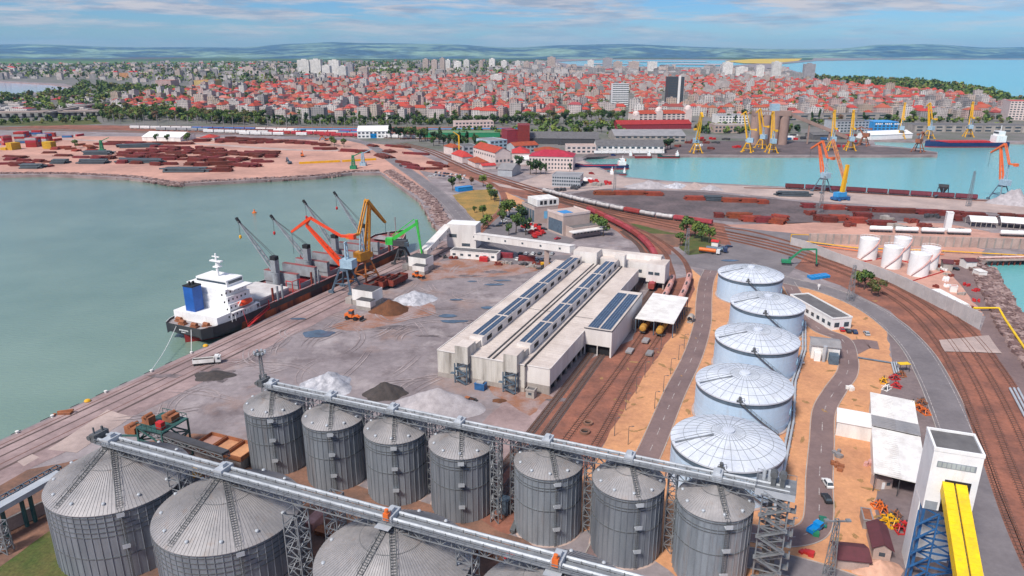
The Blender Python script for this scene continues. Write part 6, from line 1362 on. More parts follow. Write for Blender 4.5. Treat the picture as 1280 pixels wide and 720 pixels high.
def pipeline(label, px, z, r_, c, n=1, gap=.9, posts=True):
    t = thing('pipeline', label, 'pipeline', (0, 0, 0)); pts = [G(*q) for q in px]
    for k in range(n):
        m = MB(); m.tube([p + Vector((0, k * gap, z)) for p in pts], r_, 6); m.build('pipe', c, t)
    if posts:
        for p in resample(pts, 12): m = MB(); m.box(p.x - .2, p.y - .2, .02, p.x + .2, p.y + gap * (n - 1) + .2, z - r_); m.build('support', CONC, t)
pipeline('yellow pipes running along the foot of the long pale wall behind the white tanks', [(1000, 303), (1070, 312), (1180, 316), (1290, 322)], 1.0, .25, YEL, 2, .7)
pipeline('orange pipes running on low supports behind the white tanks', [(1010, 307), (1075, 316), (1180, 320)], .9, .2, ORANGE, 2, posts=False)
t_ = thing('pipe_portal', 'yellow pipe portal standing at the start of the grey concrete wall', 'pipe portal', (0, 0, 0)); m = MB(); a, b_ = G(988, 303), G(1017, 304)
for q in (a, b_): m.bar(q, q + Vector((0, 0, 5)), .4)
m.bar(a + Vector((0, 0, 5)), b_ + Vector((0, 0, 5)), .4); m.build('frame', YEL, t_)
pipeline('yellow walkway pipe running out over the boulders to the right dock', [(1216, 389), (1248, 389), (1256, 404), (1290, 455)], 1.5, .5, YELC)
# long pale retaining wall, white rail tankers on the terrace behind it
t_ = thing('retaining_wall', 'long pale pink retaining wall topped by a row of white tank wagons', 'wall', (0, 0, 0)); a, b_ = G(1010, 304), G(1282, 311)
m = MB(); m.bar(a + Vector((0, 0, 3)), b_ + Vector((0, 0, 3)), 1, 6); m.build('wall_face', CONCP, t_); m = MB()
for k in range(27): q = a.lerp(b_, k / 27); m.box(q.x, q.y - .75, 0.1, q.x + .8, q.y - .5, 6.05)
m.build('buttresses', CONC, t_)
struct(MB().prism([(a.x, a.y + .5), (b_.x, b_.y + .5), (b_.x + 30, b_.y + 9), (a.x + 30, a.y + 14)], 0.1, 5.9).build('terrace_ground', PINK))
WTW = tank_wagon('tank_wagon', 'white tank wagon on the terrace behind the storage tanks', WHTC, 13, 'white tank wagons on the pale terrace')
ca = [a + Vector((30, 6, 5.9)), b_ + Vector((0, 5, 5.9))]
pos = along_track(ca, 8, 14.5, 12); ll = ['left end of the terrace row of white wagons', 'beyond the first storage tanks']
for k, (p_, a_) in enumerate(pos):
    if k in (4, 9): continue
    lb = f"white tank wagon on the pale terrace, " + ['at the far left end', 'second from the left end', 'above the front storage tank', 'above the rear storage tank', '', 'just right of the storage tanks', 'left of the tall white silo hut', 'below the tall white silo', 'right of the tall white silo', '', 'near the right picture edge', 'last before the right picture edge'][k]
    if k == 0: WTW.location = p_; WTW.rotation_euler.z = a_; WTW['label'] = lb
    else: dup(WTW, p_, a_, lb)
bpx('silo_tower', 'slim white tower standing on a low white base among rubble', 'tower', (1180, 291), (1188, 291.5), 4, 13, WHTC, WHT, par=.2)
bpx('low_house', 'low white base building around the slim white tower', 'building', (1176, 295), (1204, 296), 4, 3, WHT, CONCP, par=.2)
for p0, p1, l_ in (((1212, 284), (1246, 286), 'white round-roofed shed on posts near the right edge, left one'), ((1250, 285), (1292, 288), 'white round-roofed shed on posts at the right edge')):
    a, b_ = G(*p0), G(*p1); t_ = thing('round_roof_shed', l_, 'shed', a, yaw_of(a, b_)); L = (b_ - a).length
    m = MB(); m.extr([(12 * k / 10, 4 + 2.6 * math.sin(math.pi * k / 10)) for k in range(11)] + [(12 * k / 10, 3.7 + 2.5 * math.sin(math.pi * k / 10)) for k in range(10, -1, -1)], 'x', 0, L); m.build('roof', WHTC, t_); m = MB()
    for k in range(6):
        for y_ in (.3, 11.7): m.bar((L * k / 5.2 + .3, y_, 0), (L * k / 5.2 + .3, y_, 4), .35)
    m.build('posts', CONC, t_)
bpx('pump_house', 'small maroon-roofed pump house between storage tanks and the dock road', 'building', (1178, 338), (1190, 339), 6, 4, CONC, MAROON, roof='gable', rh=1.2)
bpx('jetty_hut', 'low maroon-roofed hut at the head of the rusty jetty', 'hut', (1207, 336), (1220, 336), 6, 4, WHT, MAROON, roof='gable', rh=1)
bpx('jetty_cabin', 'white cabin beside the jetty head above the boulders', 'cabin', (1215, 343), (1223, 347), 4, 3, WHT, WHT, par=.1)
bpx('long_white_shed', 'long narrow white roofed shed hidden behind the grey concrete wall', 'shed', (1160, 372), (1195, 392), 5, 4.2, WHT, WHTC, par=.1)
bpx('kiosk', 'small white kiosk with yellow trim beside the dock road', 'kiosk', (1187, 365), (1196, 366), 3, 3, WHT, PKW, par=.1)
bpx('kiosk', 'white low kiosk with glass roof near the end of the concrete wall', 'kiosk', (1196, 392), (1212, 392), 4, 3, WHT, GLASS, par=.2)
t_ = thing('jetty', 'rusty pipe jetty reaching over the right dock', 'jetty', (0, 0, 0)); a, b_ = G(1224, 326), G(1330, 324)
m = MB(); m.bar(a + Vector((0, 0, .8)), b_ + Vector((0, 0, .8)), 5, .8); m.build('deck', CONCP, t_); m = MB()
for k in range(16): q = a.lerp(b_, k / 15); m.bar(q + Vector((0, -1.5, -5)), q + Vector((0, -1.5, .4)), .6)
m.build('piles', RUST, t_); m = MB()
for k in range(3): m.tube([a + Vector((0, k - 1, 1.9)), b_ + Vector((0, k - 1, 1.9))], .35, 6, k % 2)
m.build('pipes', [PKW, WHT], t_)
make_car('parked_car', 'dark car driving on the narrow dock road beside the white kiosk', CK, G(1194, 337), rad(100))
# blue tipping skips by the excavator, bus, tanker lorries on the junction
for k in range(5):
    m = MB(); m.prism([(0, 0), (2.2, 0), (2.2, 4.5), (0, 4.5)], .05, 1.2); m.box(-.1, -.1, 1.1, 2.3, 4.6, 1.3); o = tag(m.build('blue_skip', CB2, None, G(1014 + k * 4.6, 350 - k * .6)), 'bright blue flat skip in the row beside the curved road', 'skip', 'row of blue skips by the excavator'); o.rotation_euler.z = .1
m = MB(); m.box(-.15, -.15, .02, .15, .15, 2.8); m.box(-.6, -.1, 1.6, .6, .1, 2.8); tag(m.build('road_sign', WHTC, None, G(1023, 362)), 'small white road sign beside the curved road', 'road sign')
def tanker(label, px, yaw, c1, c2):
    t = thing('tanker_lorry', label, 'lorry', G(*px), yaw); m = MB(); m.box(3.8, -1.2, .8, 5.8, 1.2, 3.0); m.build('cab', c2, t); m = MB(); m.tube([(-6, 0, 2), (3.4, 0, 2)], 1.15, 12); m.build('tank', c1, t); m = MB(); m.box(-6, -.6, .7, 5.6, .6, 1); m.build('chassis', DGREY, t)
    m = MB(); m.box(5.8, -1, 1.9, 5.86, 1, 2.8); m.build('windscreen', GLASS, t)
    for a in (4.8, 1.8, -4, -5.2):
        for s in (-1, 1): q = MB(); q.tube([(a, s * .8, .5), (a, s * 1.2, .5)], .5, 10); q.build('wheel', BLK, t)
tanker('orange tanker lorry waiting at the junction by the signal lawn', (887, 317), rad(-28), ORANGE, CW); tanker('dark blue tanker lorry behind the orange tanker lorry', (896, 315), rad(-25), STEELB, CB)
for px, l_ in (((905, 311), 'dark car behind the two tanker lorries, left one'), ((911, 309), 'dark car behind the two tanker lorries, right one')): make_car('parked_car', l_, CB, G(*px), rad(20))
bpx('signal_hut', 'tiny red and white hut on the signal lawn', 'hut', (889, 308), (897, 309), 3, 3, WHT, RED, roof='gable', rh=.8)
# light poles on the sandy strip
pole0 = None
def pole(px, h, label, group, mt=GALVD):
    global pole0
    m = MB(); m.tube([(0, 0, 0), (0, 0, h)], .12, 6, r1=.07); m.bar((0, 0, h), (1.1, 0, h + .15), .1); m.box(.8, -.14, h + .05, 1.5, .14, h + .2)
    o = m.build('lamp_post', mt, None, G(*px)); return tag(o, label, 'lamp post', group)
for i, (a, b_) in enumerate(((768, 545), (782, 513), (795, 492), (806, 472), (816, 455), (826, 437), (818, 511), (829, 490), (838, 468), (848, 450), (855, 436), (785, 556))): pole((a, b_), 6, 'slim grey lamp post on the sandy strip beside the rails', 'slim lamp posts on the sandy strip')
pole((985, 675), 6, 'white lamp post on the inside of the road bend', None, WHT)
# ================================================================ OFFICES AND STORES BEYOND THE CONVEYOR
BEIGE = mat('beige_concrete', (.50, .40, .36), (.42, .33, .30), scale=.2, rough=.8, fine=.08)
SILV = mat('silver_facade', (.42, .44, .47), (.34, .36, .39), scale=.2, rough=.5)
PINKW = mat('pinkish_white_wall', (.66, .56, .53), (.56, .46, .44), scale=.2, rough=.75)
t_ = bpx('office_building', 'angular modern office with glass left side and blue emblem on its beige wall', 'office', (668, 280), (697, 277), 20, 11, BEIGE, ROOFD, wins=[('l', 5, 1, 9, .8)], wmat=STEELB)
m = MB(); m.box(3, 2, 11, 19, 17, 15.5); m.build('upper_storey', WHT, t_)
for a in (5, 8, 12, 15): q = MB(); q.box(a, 1.94, 12, a + 2, 2, 14.6); q.build('window', DARK, t_)
m = MB(); m.box(7, -.06, 3, 9.6, 0, 8); m.build('blue_sign', mat('pale_blue_sign', (.2, .5, .75)), t_)
t_ = bpx('office_building', 'beige block office with blue roof panel and white canopy beside the curved red train', 'office', (716, 298), (750, 293), 22, 6, BEIGE, ROOFD, wins=[('f', 8, 2, 3.6, .5)])
m = MB(); m.box(-2, 8, 0.02, 18, 26, 13); m.build('main_block', BEIGE, t_); m = MB(); m.box(-2.06, 9, 1, -2, 25, 9); m.build('glass_front', STEELB, t_)
m = MB(); m.box(1, 12, 13, 8, 20, 13.2); m.build('blue_roof_light', CB2, t_); m = MB(); m.box(-3, -5, 4.4, 22, 0, 5); m.build('canopy', WHT, t_); m = MB(); m.box(-2.2, 7.8, 12.4, 18.2, 8, 13.8); m.box(17.9, 8, 12.4, 18.2, 26.2, 13.8); m.box(-2.2, 8, 12.4, -1.9, 26.2, 13.8); m.build('parapet', PINKW, t_)
bpx('port_office', 'long white office with red mansard roof and dark panels beside the north basin', 'office', (661, 212), (716, 213.5), 26, 13, PINKW, mat('crimson_roof', (.42, .03, .06), scale=.3, rough=.7), roof='hip', rh=5, wins=[('f', 14, 1.5, 3.2, .5), ('f', 14, 5, 6.8, .5), ('f', 14, 9, 10.8, .5), ('l', 6, 5, 6.8, .5), ('l', 6, 9, 10.8, .5)])
m = MB(); a = G(661, 212); t_ = COL.objects[-1]
bpx('modular_office', 'pale grey three-storey modular office with flat roof', 'office', (690, 233), (725, 234.5), 18, 9.5, SILV, GALVR, wins=[('f', 12, 1.2, 2.6, .7), ('f', 12, 4.2, 5.6, .7), ('f', 12, 7, 8.4, .7), ('r', 6, 4.2, 5.6, .6), ('r', 6, 7, 8.4, .6)])
bpx('red_roof_office', 'white long office with orange-red gable roof, left of the mansard office', 'office', (619, 205), (638, 203.5), 52, 11, PINKW, TILE, roof='gabley', rh=5, wins=[('f', 4, 1.5, 4, .5), ('l', 10, 6, 8, .4)])
for p0, p1, d_, h_, wm, rm, rf, l_ in (
    ((594, 210), (611, 209), 24, 5, PINKW, TILE, 'hip', 'low house with crimson hipped roof left of the orange-roofed office'),
    ((603, 212), (620, 211), 10, 3.5, PINKW, TILE, 'gable', 'small red-roofed annex in front of the crimson hipped house'),
    ((578, 204), (592, 203), 30, 6, PINKW, TILE, 'hip', 'red hipped house nearest the rails among trees'),
    ((622, 220), (640, 221), 26, 6, SILV, GALVR, 'gable', 'grey metal gabled store in front of the red roofs'),
    ((640, 200), (662, 200), 30, 7, PINKW, TILE, 'hip', 'orange hipped roof house just right of the white long office'),
    ((648, 206), (668, 205), 16, 5, WHT, WHTC, 'gable', 'white roofed low store beside the mansard office'),
    ((643, 192), (673, 190), 20, 8, SILV, TILE, 'gable', 'long red gabled store behind the orange hipped house'),
    ((668, 196), (700, 196), 22, 6, WHT, TILE, 'hip', 'red roofed store behind the mansard office'),
    ((708, 192), (745, 192), 22, 8, PINKW, CONCP, 'flat', 'pale cluttered building right of the red store beside the basin'),
    ((613, 190), (634, 188), 30, 12, mat('pale_blue_wall', (.45, .62, .72)), GALVR, 'flat', 'pale blue flat-roofed block behind the orange-roofed office'),
    ((580, 194), (598, 193), 26, 9, SILV, ROOFD, 'flat', 'grey flat-roofed office near the conifers'),
    ((566, 194), (577, 193), 20, 8, PINKW, TILE, 'hip', 'small white house with red roof beside the yellow crane post'),
    ((569, 160.5), (617, 159.5), 24, 9, PINKW, CONCP, 'flat', 'long cream two-storey building above the blue train'),
    ((447, 173), (487, 172.5), 40, 9, WHTC, WHTC, 'gable', 'white gabled hall with blue door beside the causeway end'),
    ((178, 176), (226, 177), 34, 5, WHT, WHTC, 'gable', 'low white roofed shed in the scrap yard among bushes'),
    ((250, 176), (268, 176), 20, 4, PINKW, TILE, 'hip', 'small red roofed house at the scrap yard edge'),
    ((527, 172), (625, 172), 30, 6, GRND, mat('green_roof', (.16, .26, .14)), 'flat', 'long green flat-roofed hall behind the conifers'),
    ((661, 180), (748, 181), 60, 7, DGREY, ROOFD, 'gable', 'very long dark grey roofed warehouse behind the red-roofed houses'),
    ((768, 178), (857, 178), 60, 8, CONC, GALVR, 'gable', 'very long pale grey roofed warehouse behind the north basin'),
    ((745, 191.5), (830, 192), 36, 8, WHT, ROOFD, 'gable', 'long dark ribbed warehouse with row of white trucks before it'),
    ((634, 181), (647, 180.5), 24, 17, DRED, DRED, 'flat', 'dark red block with brick colour, left part of the crimson tower'),
    ((647, 181), (662, 181), 24, 23, RED if 0 else DRED, DRED, 'flat', 'dark red square tower near the long dark warehouse'),
    ((772, 162), (864, 161), 30, 7, DRED, mat('crimson_long_roof', (.36, .03, .03)), 'gable', 'very long low dark red roofed platform hall'),
    ((792, 154), (862, 153), 30, 14, PINKW, TILE, 'hip', 'pale railway station with long red roof'),
    ((765, 133), (785, 133), 24, 44, WHTC, GALVR, 'flat', 'white office tower with blue window bands in the city'),
    ((834, 134), (853, 134), 30, 58, DGREY, DGREY, 'flat', 'dark grey high-rise tower with pale side standing alone in the city'),
    ((898, 155), (935, 155), 40, 12, WHT, GALVR, 'flat', 'white low hall right of the railway station'),
    ((893, 166), (930, 166), 30, 10, CONCP, CONC, 'flat', 'pale stepped port building left of the concrete grain silos'),
    ((940, 152), (1110, 150), 24, 10, CONC, ROOFD, 'flat', 'very long grey building behind the pier'),
    ((1045, 166), (1089, 165), 30, 15, SILV, ROOFD, 'flat', 'pale office block left of the blue glass hall'),
    ((1091, 166.5), (1121, 166.5), 30, 15, mat('bright_blue_facade', (.04, .30, .68), rough=.3), mat('bright_blue_roof', (.06, .36, .75), rough=.4), 'flat', 'bright blue glass hall with white writing on its roof front'),
    ((1143, 165), (1290, 166), 40, 9, CONC, ROOFD, 'flat', 'very long dark roofed quay shed behind the red ship'),
    ((1259, 150), (1300, 151), 40, 30, PINKW, TILE, 'flat', 'pink apartment block at the right picture edge'),
    ((1088, 175), (1140, 173), 24, 6, WHTC, WHTC, 'gable', 'low white roofed quay shed below the blue glass hall'),
    ((1016, 175), (1052, 174), 18, 6, ROOFD, ROOFD, 'gable', 'dark low shed on the pier among the yellow cranes')):
    nm = {'flat': 'city_building', 'gable': 'store_building', 'hip': 'red_roof_house'}[rf]
    a, b_ = G(*p0), G(*p1); w_ = (b_ - a).length; ww = []
    if h_ >= 8 and rm is not DRED:
        nst = max(1, min(12, int(h_ / 3.4))); ncol = max(3, min(12, int(w_ / 5)))
        if nst * ncol > 90: ncol = 7
        ww = [('f', ncol, 1.2 + k * h_ / nst, 1.2 + k * h_ / nst + h_ / nst * .5, .6 if h_ < 40 else .96) for k in range(nst)]
    t_ = bpx(nm, l_, 'building', p0, p1, d_, h_, wm, rm, roof=rf, rh=min(5, d_ * .16), wins=ww)
    if 'high-rise' in l_: m = MB(); m.box(w_ * .62, -.4, 0.1, w_ * .78, 0, h_ + 3); m.box(w_, 1, .1, w_ + 1, d_ - 1, h_); m.build('pale_fin', WHT, t_)
    if 'pale railway' in l_:
        for k, (f, hh_) in enumerate(((.45, 24), (.05, 18), (.97, 26))): m = MB(); m.box(w_ * f - 5, -1.5, .1, w_ * f + 5, 10, hh_ - 6); m.lathe([(6, hh_ - 6), (5, hh_ - 2), (2.5, hh_), (.1, hh_ + 1)], 12, c=(w_ * f, 4)); m.build('domed_bay', PINKW, t_)
    if 'white hall' in l_ or 'gabled hall' in l_: m = MB(); m.box(w_ * .4, -.06, .1, w_ * .6, 0, 6); m.build('door', CB2, t_)
    if 'writing' in l_:
        m = MB()
        for k in range(14):
            if k % 5 != 4: m.box(2 + k * 2.6, -.2, 11.5 + (k % 2) * .2, 3.7 + k * 2.6, -.08, 13.6)
        m.build('sign_writing', WHTC, t_)
# concrete grain silos at the pier
gp = thing('concrete_silos', 'row of four tall brown concrete silos with a blue-grey headhouse and sloping gallery', 'silo', G(940, 181), 0)
BRC = mat('brown_silo_concrete', (.36, .245, .21), (.28, .19, .165), scale=.1, rough=.85)
for k in range(4): m = MB(); m.lathe([(6, 0), (6, 34), (.1, 34.2)], 20, c=(4 + k * 11.4, 6)); m.build('silo_cell', BRC, gp)
m = MB(); m.box(-1, 1, 34.2, 44, 11, 40); m.build('top_gallery', BRC, gp); m = MB(); m.box(20, 3, 40, 30, 11, 48); m.build('headhouse', LBLUE, gp)
m = MB(); m.bar((44, 8, 36), (118, 8, 8), 4, 4); m.bar((70, 8, 0), (70, 8, 26), 1.5); m.bar((96, 8, 0), (96, 8, 15), 1.5); m.build('sloping_gallery', BRC, gp)
m = MB()
for k in range(4):
    x0 = 7 + k * 3.3
    for bx in {0: [(0, 0, .5, 3), (0, 0, 1.6, .5), (0, 2.5, 1.6, 3), (1.6, .4, 2.1, 2.6)], 1: [(0, 0, .5, 3), (1.6, 0, 2.1, 3), (0, 2.5, 2.1, 3), (0, 1.2, 2.1, 1.7)], 2: [(.8, 0, 1.3, 3), (0, 2.5, 2.1, 3)], 3: [(0, 0, 2.1, .5), (0, 1.25, 2.1, 1.75), (0, 2.5, 2.1, 3), (1.6, 0, 2.1, 1.5), (0, 1.5, .5, 3)]}[k]:
        m.box(x0 + bx[0], .7, 35.6 + bx[1], x0 + bx[2], .95, 35.6 + bx[3])
m.build('silo_lettering', WHTC, gp)
t_ = thing('container_crane_post', 'thin yellow crane post standing among houses left of the conifers', 'crane', G(574, 195)); m = MB(); m.bar((0, 0, 0), (0, 0, 22), 1.5); m.bar((0, 0, 22), (-6, 0, 26), .8); m.build('post', YEL, t_)
bpx('bus_shelter', 'long bright blue roofed shelter on the dry lawn', 'shelter', (573, 240), (591, 238), 6, 3.4, CB2, CB2, par=.1)
# ================================================================ PIER CRANES AND HARBOUR CRANES
PY = [((870, 191), -80, 1.05), ((934, 190), 150, 1), ((951, 185), 130, 1), ((964, 191), 95, .95), ((1039, 188), 85, 1), ((1062, 188), 80, 1), ((1125, 173), 70, 1), ((1160, 173), 110, 1), ((1210, 171), 75, 1)]
PL = ['yellow slewing crane standing alone on the quay left of the concrete silos', 'yellow slewing crane leaning left before the concrete silos', 'yellow slewing crane in front of the middle concrete silo', 'yellow slewing crane at the right end of the concrete silos', 'yellow slewing crane on the pier right of the sloping gallery, left of a pair', 'yellow slewing crane on the pier right of the sloping gallery, right of a pair', 'yellow slewing crane before the right end of the blue glass hall', 'yellow slewing crane left of the red-decked ship', 'yellow slewing crane standing behind the red-decked ship']
first = None
for (px, a_, sc), l_ in zip(PY, PL):
    p = G(*px)
    if first is None:
        first = portal_crane('slewing_crane', l_, p, rad(a_), YEL, YEL, LBLUE, [(1.5, 15), (8, 43), (11, 40), (5.5, 44.5), (-1, 25)], legs=10, col=24, house=(5, 5, 5), boomw=1.4, group='yellow slewing cranes on the north pier and quay')
    else: dup(first, p, rad(a_), l_)
ROC = mat('rusty_crane_paint', (.34, .12, .06), (.22, .09, .06), scale=.4)
fr2 = portal_crane('old_crane', 'short rusty brown crane without long boom behind the pier pair of cranes', G(1079, 182), rad(140), ROC, ROC, ROC, [(1.5, 13), (7, 20), (11, 18), (5, 22), (0, 20)], legs=10, col=20)
dup(fr2, G(1147, 190), rad(40), 'short rusty brown crane standing at the tip of the pier')
portal_crane('portal_crane', 'orange level luffing crane on the far quay beside the yellow mobile crane', G(1027, 240), rad(110), mat('coral_orange_paint', (.78, .17, .05), (.6, .13, .05), scale=.4), STEELB, LBLUE, [(1.5, 15), (10, 38), (18, 33), (6, 40), (-1, 28)], col=27)
portal_crane('portal_crane', 'orange level luffing crane on dark blue portal near the right picture edge', G(1249, 250), rad(100), MATS['coral_orange_paint'], STEELB, LBLUE, [(1.5, 15), (9, 40), (17, 34), (5, 42), (-2, 28)], col=27)
mh = thing('mobile_harbour_crane', 'yellow tower mobile crane on bright blue chassis on the far quay', 'crane', G(1050, 250), rad(20))
m = MB(); m.box(-7, -3, .8, 7, 3, 2.6); m.box(-5, -5, .3, -3.6, 5, 1.4); m.box(3.6, -5, .3, 5, 5, 1.4); m.build('chassis', BLUE, mh); m = MB()
for a in (-5.5, -2, 2, 5.5):
    for s in (-1, 1): m.tube([(a, s * 2, .7), (a, s * 3, .7)], .7, 10)
m.build('wheels', BLK, mh); m = MB(); m.box(-5, -2.6, 2.8, 3.5, 2.6, 6.2); m.build('engine_house', mat('crane_sky_blue', (.05, .32, .66)), mh)
m = MB(); m.bar((1, 0, 6), (2.5, 0, 27), 2.6, 2.8, w1=2); m.build('tower', YEL, mh); m = MB(); m.box(2.5, 1.4, 15, 4.6, 3, 17.5); m.build('cab', WHT, mh)
m = MB(); m.truss((3, 0, 13), (0, 16, 44), 1.6, 1.6, 10, .3); m.build('lattice_boom', mat('pale_orange_lattice', (.66, .27, .14)), mh)
t_ = thing('bulk_hopper', 'dark grey mobile hopper on legs near the quay wagons', 'hopper', G(1177, 247), .3); m = MB(); m.lathe([(1.5, 4), (5, 9), (5, 10)], 4, sm=False); m.build('bin', DGREY, t_); m = MB()
for a in (-3, 3):
    for b_ in (-3, 3): m.bar((a, b_, 0), (a * .8, b_ * .8, 8), .5)
m.bar((0, 0, 4), (-9, -2, 2), 1.2, .6); m.build('frame', STEELB, t_)
# ================================================================ SECOND SHIP, TUGS
def small_ship(label, px, yaw, L, B, hc, dc, hs, name='cargo_ship'):
    t = thing(name, label, 'ship', G(*px, W_SEA), yaw); m = MB(); stt = [(0, .8), (.08, .95), (.2, 1), (.75, 1), (.88, .75), (.96, .35), (1, .02)]
    fb = L * .045 + 1.5
    for (xa, ha), (xb, hb_) in zip(stt, stt[1:]):
        za, zb = fb + (1.6 if xa > .8 else 0), fb + (1.6 if xb > .8 else 0)
        for s in (-1, 1):
            q = [(xa * L, s * ha * B / 2, za), (xb * L, s * hb_ * B / 2, zb), (xb * L, s * hb_ * B / 2 * .95, 1.2), (xa * L, s * ha * B / 2 * .95, 1.2)]; m.add(q, [(0, 1, 2, 3) if s < 0 else (3, 2, 1, 0)], 0)
            q2 = [q[3], q[2], (xb * L, s * hb_ * B / 2 * .9, -1.5), (xa * L, s * ha * B / 2 * .9, -1.5)]; m.add(q2, [(0, 1, 2, 3) if s < 0 else (3, 2, 1, 0)], 1)
        m.add([(xa * L, -ha * B / 2, za - .6), (xb * L, -hb_ * B / 2, zb - .6), (xb * L, hb_ * B / 2, zb - .6), (xa * L, ha * B / 2, za - .6)], [(0, 1, 2, 3)], 2)
    m.add([(0, -.4 * B, fb), (0, .4 * B, fb), (0, .36 * B, -1.5), (0, -.36 * B, -1.5)], [(0, 3, 2, 1)], 0)
    m.build('hull', [hc, BOOT, dc], t)
    m = MB(); m.box(L * .05, -B * .4, fb - .6, L * .17, B * .4, fb + hs * .6); m.box(L * .07, -B * .34, fb + hs * .6, L * .15, B * .34, fb + hs); m.build('deckhouse', WHTC, t)
    m = MB(); m.box(L * .15, -B * .3, fb + hs * .78, L * .152, B * .3, fb + hs * .94); m.build('bridge_window', GLASS, t); m = MB(); m.bar((L * .1, 0, fb + hs), (L * .1, 0, fb + hs * 1.5), .5); m.build('mast', WHTC, t)
    if L > 60:
        m = MB(); m.box(L * .24, -B * .4, fb - .5, L * .84, B * .4, fb + 1.6); m.build('hatch_cover', RED, t); m = MB(); m.bar((L * .95, 0, fb), (L * .95, 0, fb + 9), .5); m.build('foremast', HULLN, t)
    else:
        m = MB(); m.tube([(L * .05, 0, fb), (L * .05, 0, fb + hs * .9)], B * .09, 8); m.build('funnel', ORANGE, t)
    return t
HULLN = mat('navy_hull', (.02, .04, .13), rough=.4); HULLG = mat('dark_green_hull', (.03, .06, .06), rough=.4)
small_ship('navy blue cargo ship with red hatch covers moored at the far right quay', (1257, 183.5), rad(181), 100, 15, HULLN, RED, 13)
small_ship('blue and red service ship moored beside the mansard office', (785, 211), rad(184), 58, 9, HULLN, RED, 6)
small_ship('red and white tug berthed below the service ship', (768, 221), rad(178), 24, 7, DRED, RED, 4.5, 'tug')
small_ship('grey small tug behind the red and white tug', (783, 219), rad(170), 18, 5, STEELB, GALVR, 3.5, 'tug')
for px, l_, hc in (((791, 197.5), 'dark tug moored at the quay below the white trucks', HULLN), ((814, 197.5), 'red hulled tug moored in the middle of three at the quay', DRED), ((849, 197.5), 'red and black tug nearest the lone yellow crane', HULLG)): small_ship(l_, px, rad(180), 24, 6.5, hc, RED, 4, 'tug')
# ================================================================ TRAINS
def place_row(base, slots, labels, z=RZ, cz=None):
    for k, (p_, a_) in enumerate(slots):
        if k == 0: base.location = (p_.x, p_.y, p_.z + z); base.rotation_euler.z = a_; base['label'] = labels(k)
        else: dup(base, (p_.x, p_.y, p_.z + z), a_, labels(k))
OX = mat('oxide_red_wagon', (.36, .055, .06), (.25, .045, .045), scale=.3, rough=.7, var=.15)
MRW = mat('maroon_wagon', (.17, .04, .055), (.11, .03, .04), scale=.3, rough=.7, var=.2)
SLV = mat('silver_tank_wagon', (.58, .57, .57), (.36, .33, .33), scale=.35, rough=.45, streak=.4, var=.12)
dl = lambda c, a, b_: near_s(c, G(*b_)) - near_s(c, G(*a))
# oxide red train curving round the warehouse
def red_wagon(lb, cm, group):
    t = hopper_wagon('ore_wagon', lb, cm, 13.4, group, 3.7); m = MB(); m.extr([(-1.36, 3.4), (0, 3.8), (1.36, 3.4)], 'x', .15, 13.25); m.build('cover', cm, t); return t
b0 = red_wagon('x', OX, 'red wagon train curving past the warehouse'); n0 = int(dl(A2, (742, 265), (809, 371)) / 14.2)
PLC = ['at the far head of the curve', 'by the dry verge', 'passing the beige block office', 'below the green verge', 'on the bend beside the red verge', 'above the level road', 'crossing the level road', 'just past the level road', 'behind the transfer house', 'between transfer house and shed', 'beside the open shed', 'nearest the solar annex', 'last before the annex']
place_row(b0, along_track(A2, near_s(A2, G(742, 265)), 14.2, n0), lambda k: 'oxide red wagon of the curved train ' + PLC[min(k, 12)])
# silver tank train
W = 13.2; s0 = near_s(TT, G(679, 241)); n1 = int(dl(TT, (679, 241), (907, 285)) / W); sl_ = along_track(TT, s0, W, n1)
kinds = {0: SLV}; tw0 = tank_wagon('tank_wagon', 'x', SLV, 12.4, 'silver tank wagon train'); rd0 = red_wagon('x', DRED if 0 else OX, 'silver tank wagon train')
ti = ri = 0
for k, (p_, a_) in enumerate(sl_):
    f = k / max(1, n1 - 1); red = (.55 < f < .68) or f > .84
    pos_ = ['at the head near the grey modular office', 'next to the head wagon', 'before the gravel stacks start', 'below the first rust stacks', 'behind the glass office roof', 'behind the beige office', 'above the curved red train', 'above the red verge', 'left of the red wagon pair', 'in the pair among silver tanks', 'right one of the middle pair', 'behind the signal lawn trees', 'just past the lawn trees', 'second from the tail', 'at the tail by the sandy crossing', 'behind the lawn', 'next to the tail', 'very last'][min(17, int(f * 17))]
    lb = ('dark red covered wagon ' if red else 'silver tank wagon ') + pos_
    src = rd0 if red else tw0
    if (red and ri == 0) or (not red and ti == 0): src.location = (p_.x, p_.y, RZ); src.rotation_euler.z = a_; src['label'] = lb
    else: dup(src, (p_.x, p_.y, RZ), a_, lb)
    if red: ri += 1
    else: ti += 1
# maroon wagons along the far quay
q0 = hopper_wagon('ore_wagon', 'x', MRW, 14.5, 'maroon wagon train on the far quay', 4.2); n2 = int(dl(PT, (978, 236), (1245, 252)) / 15.5)
place_row(q0, along_track(PT, near_s(PT, G(978, 236)), 15.5, n2), lambda k: 'maroon open wagon of the train standing along the far quay edge')
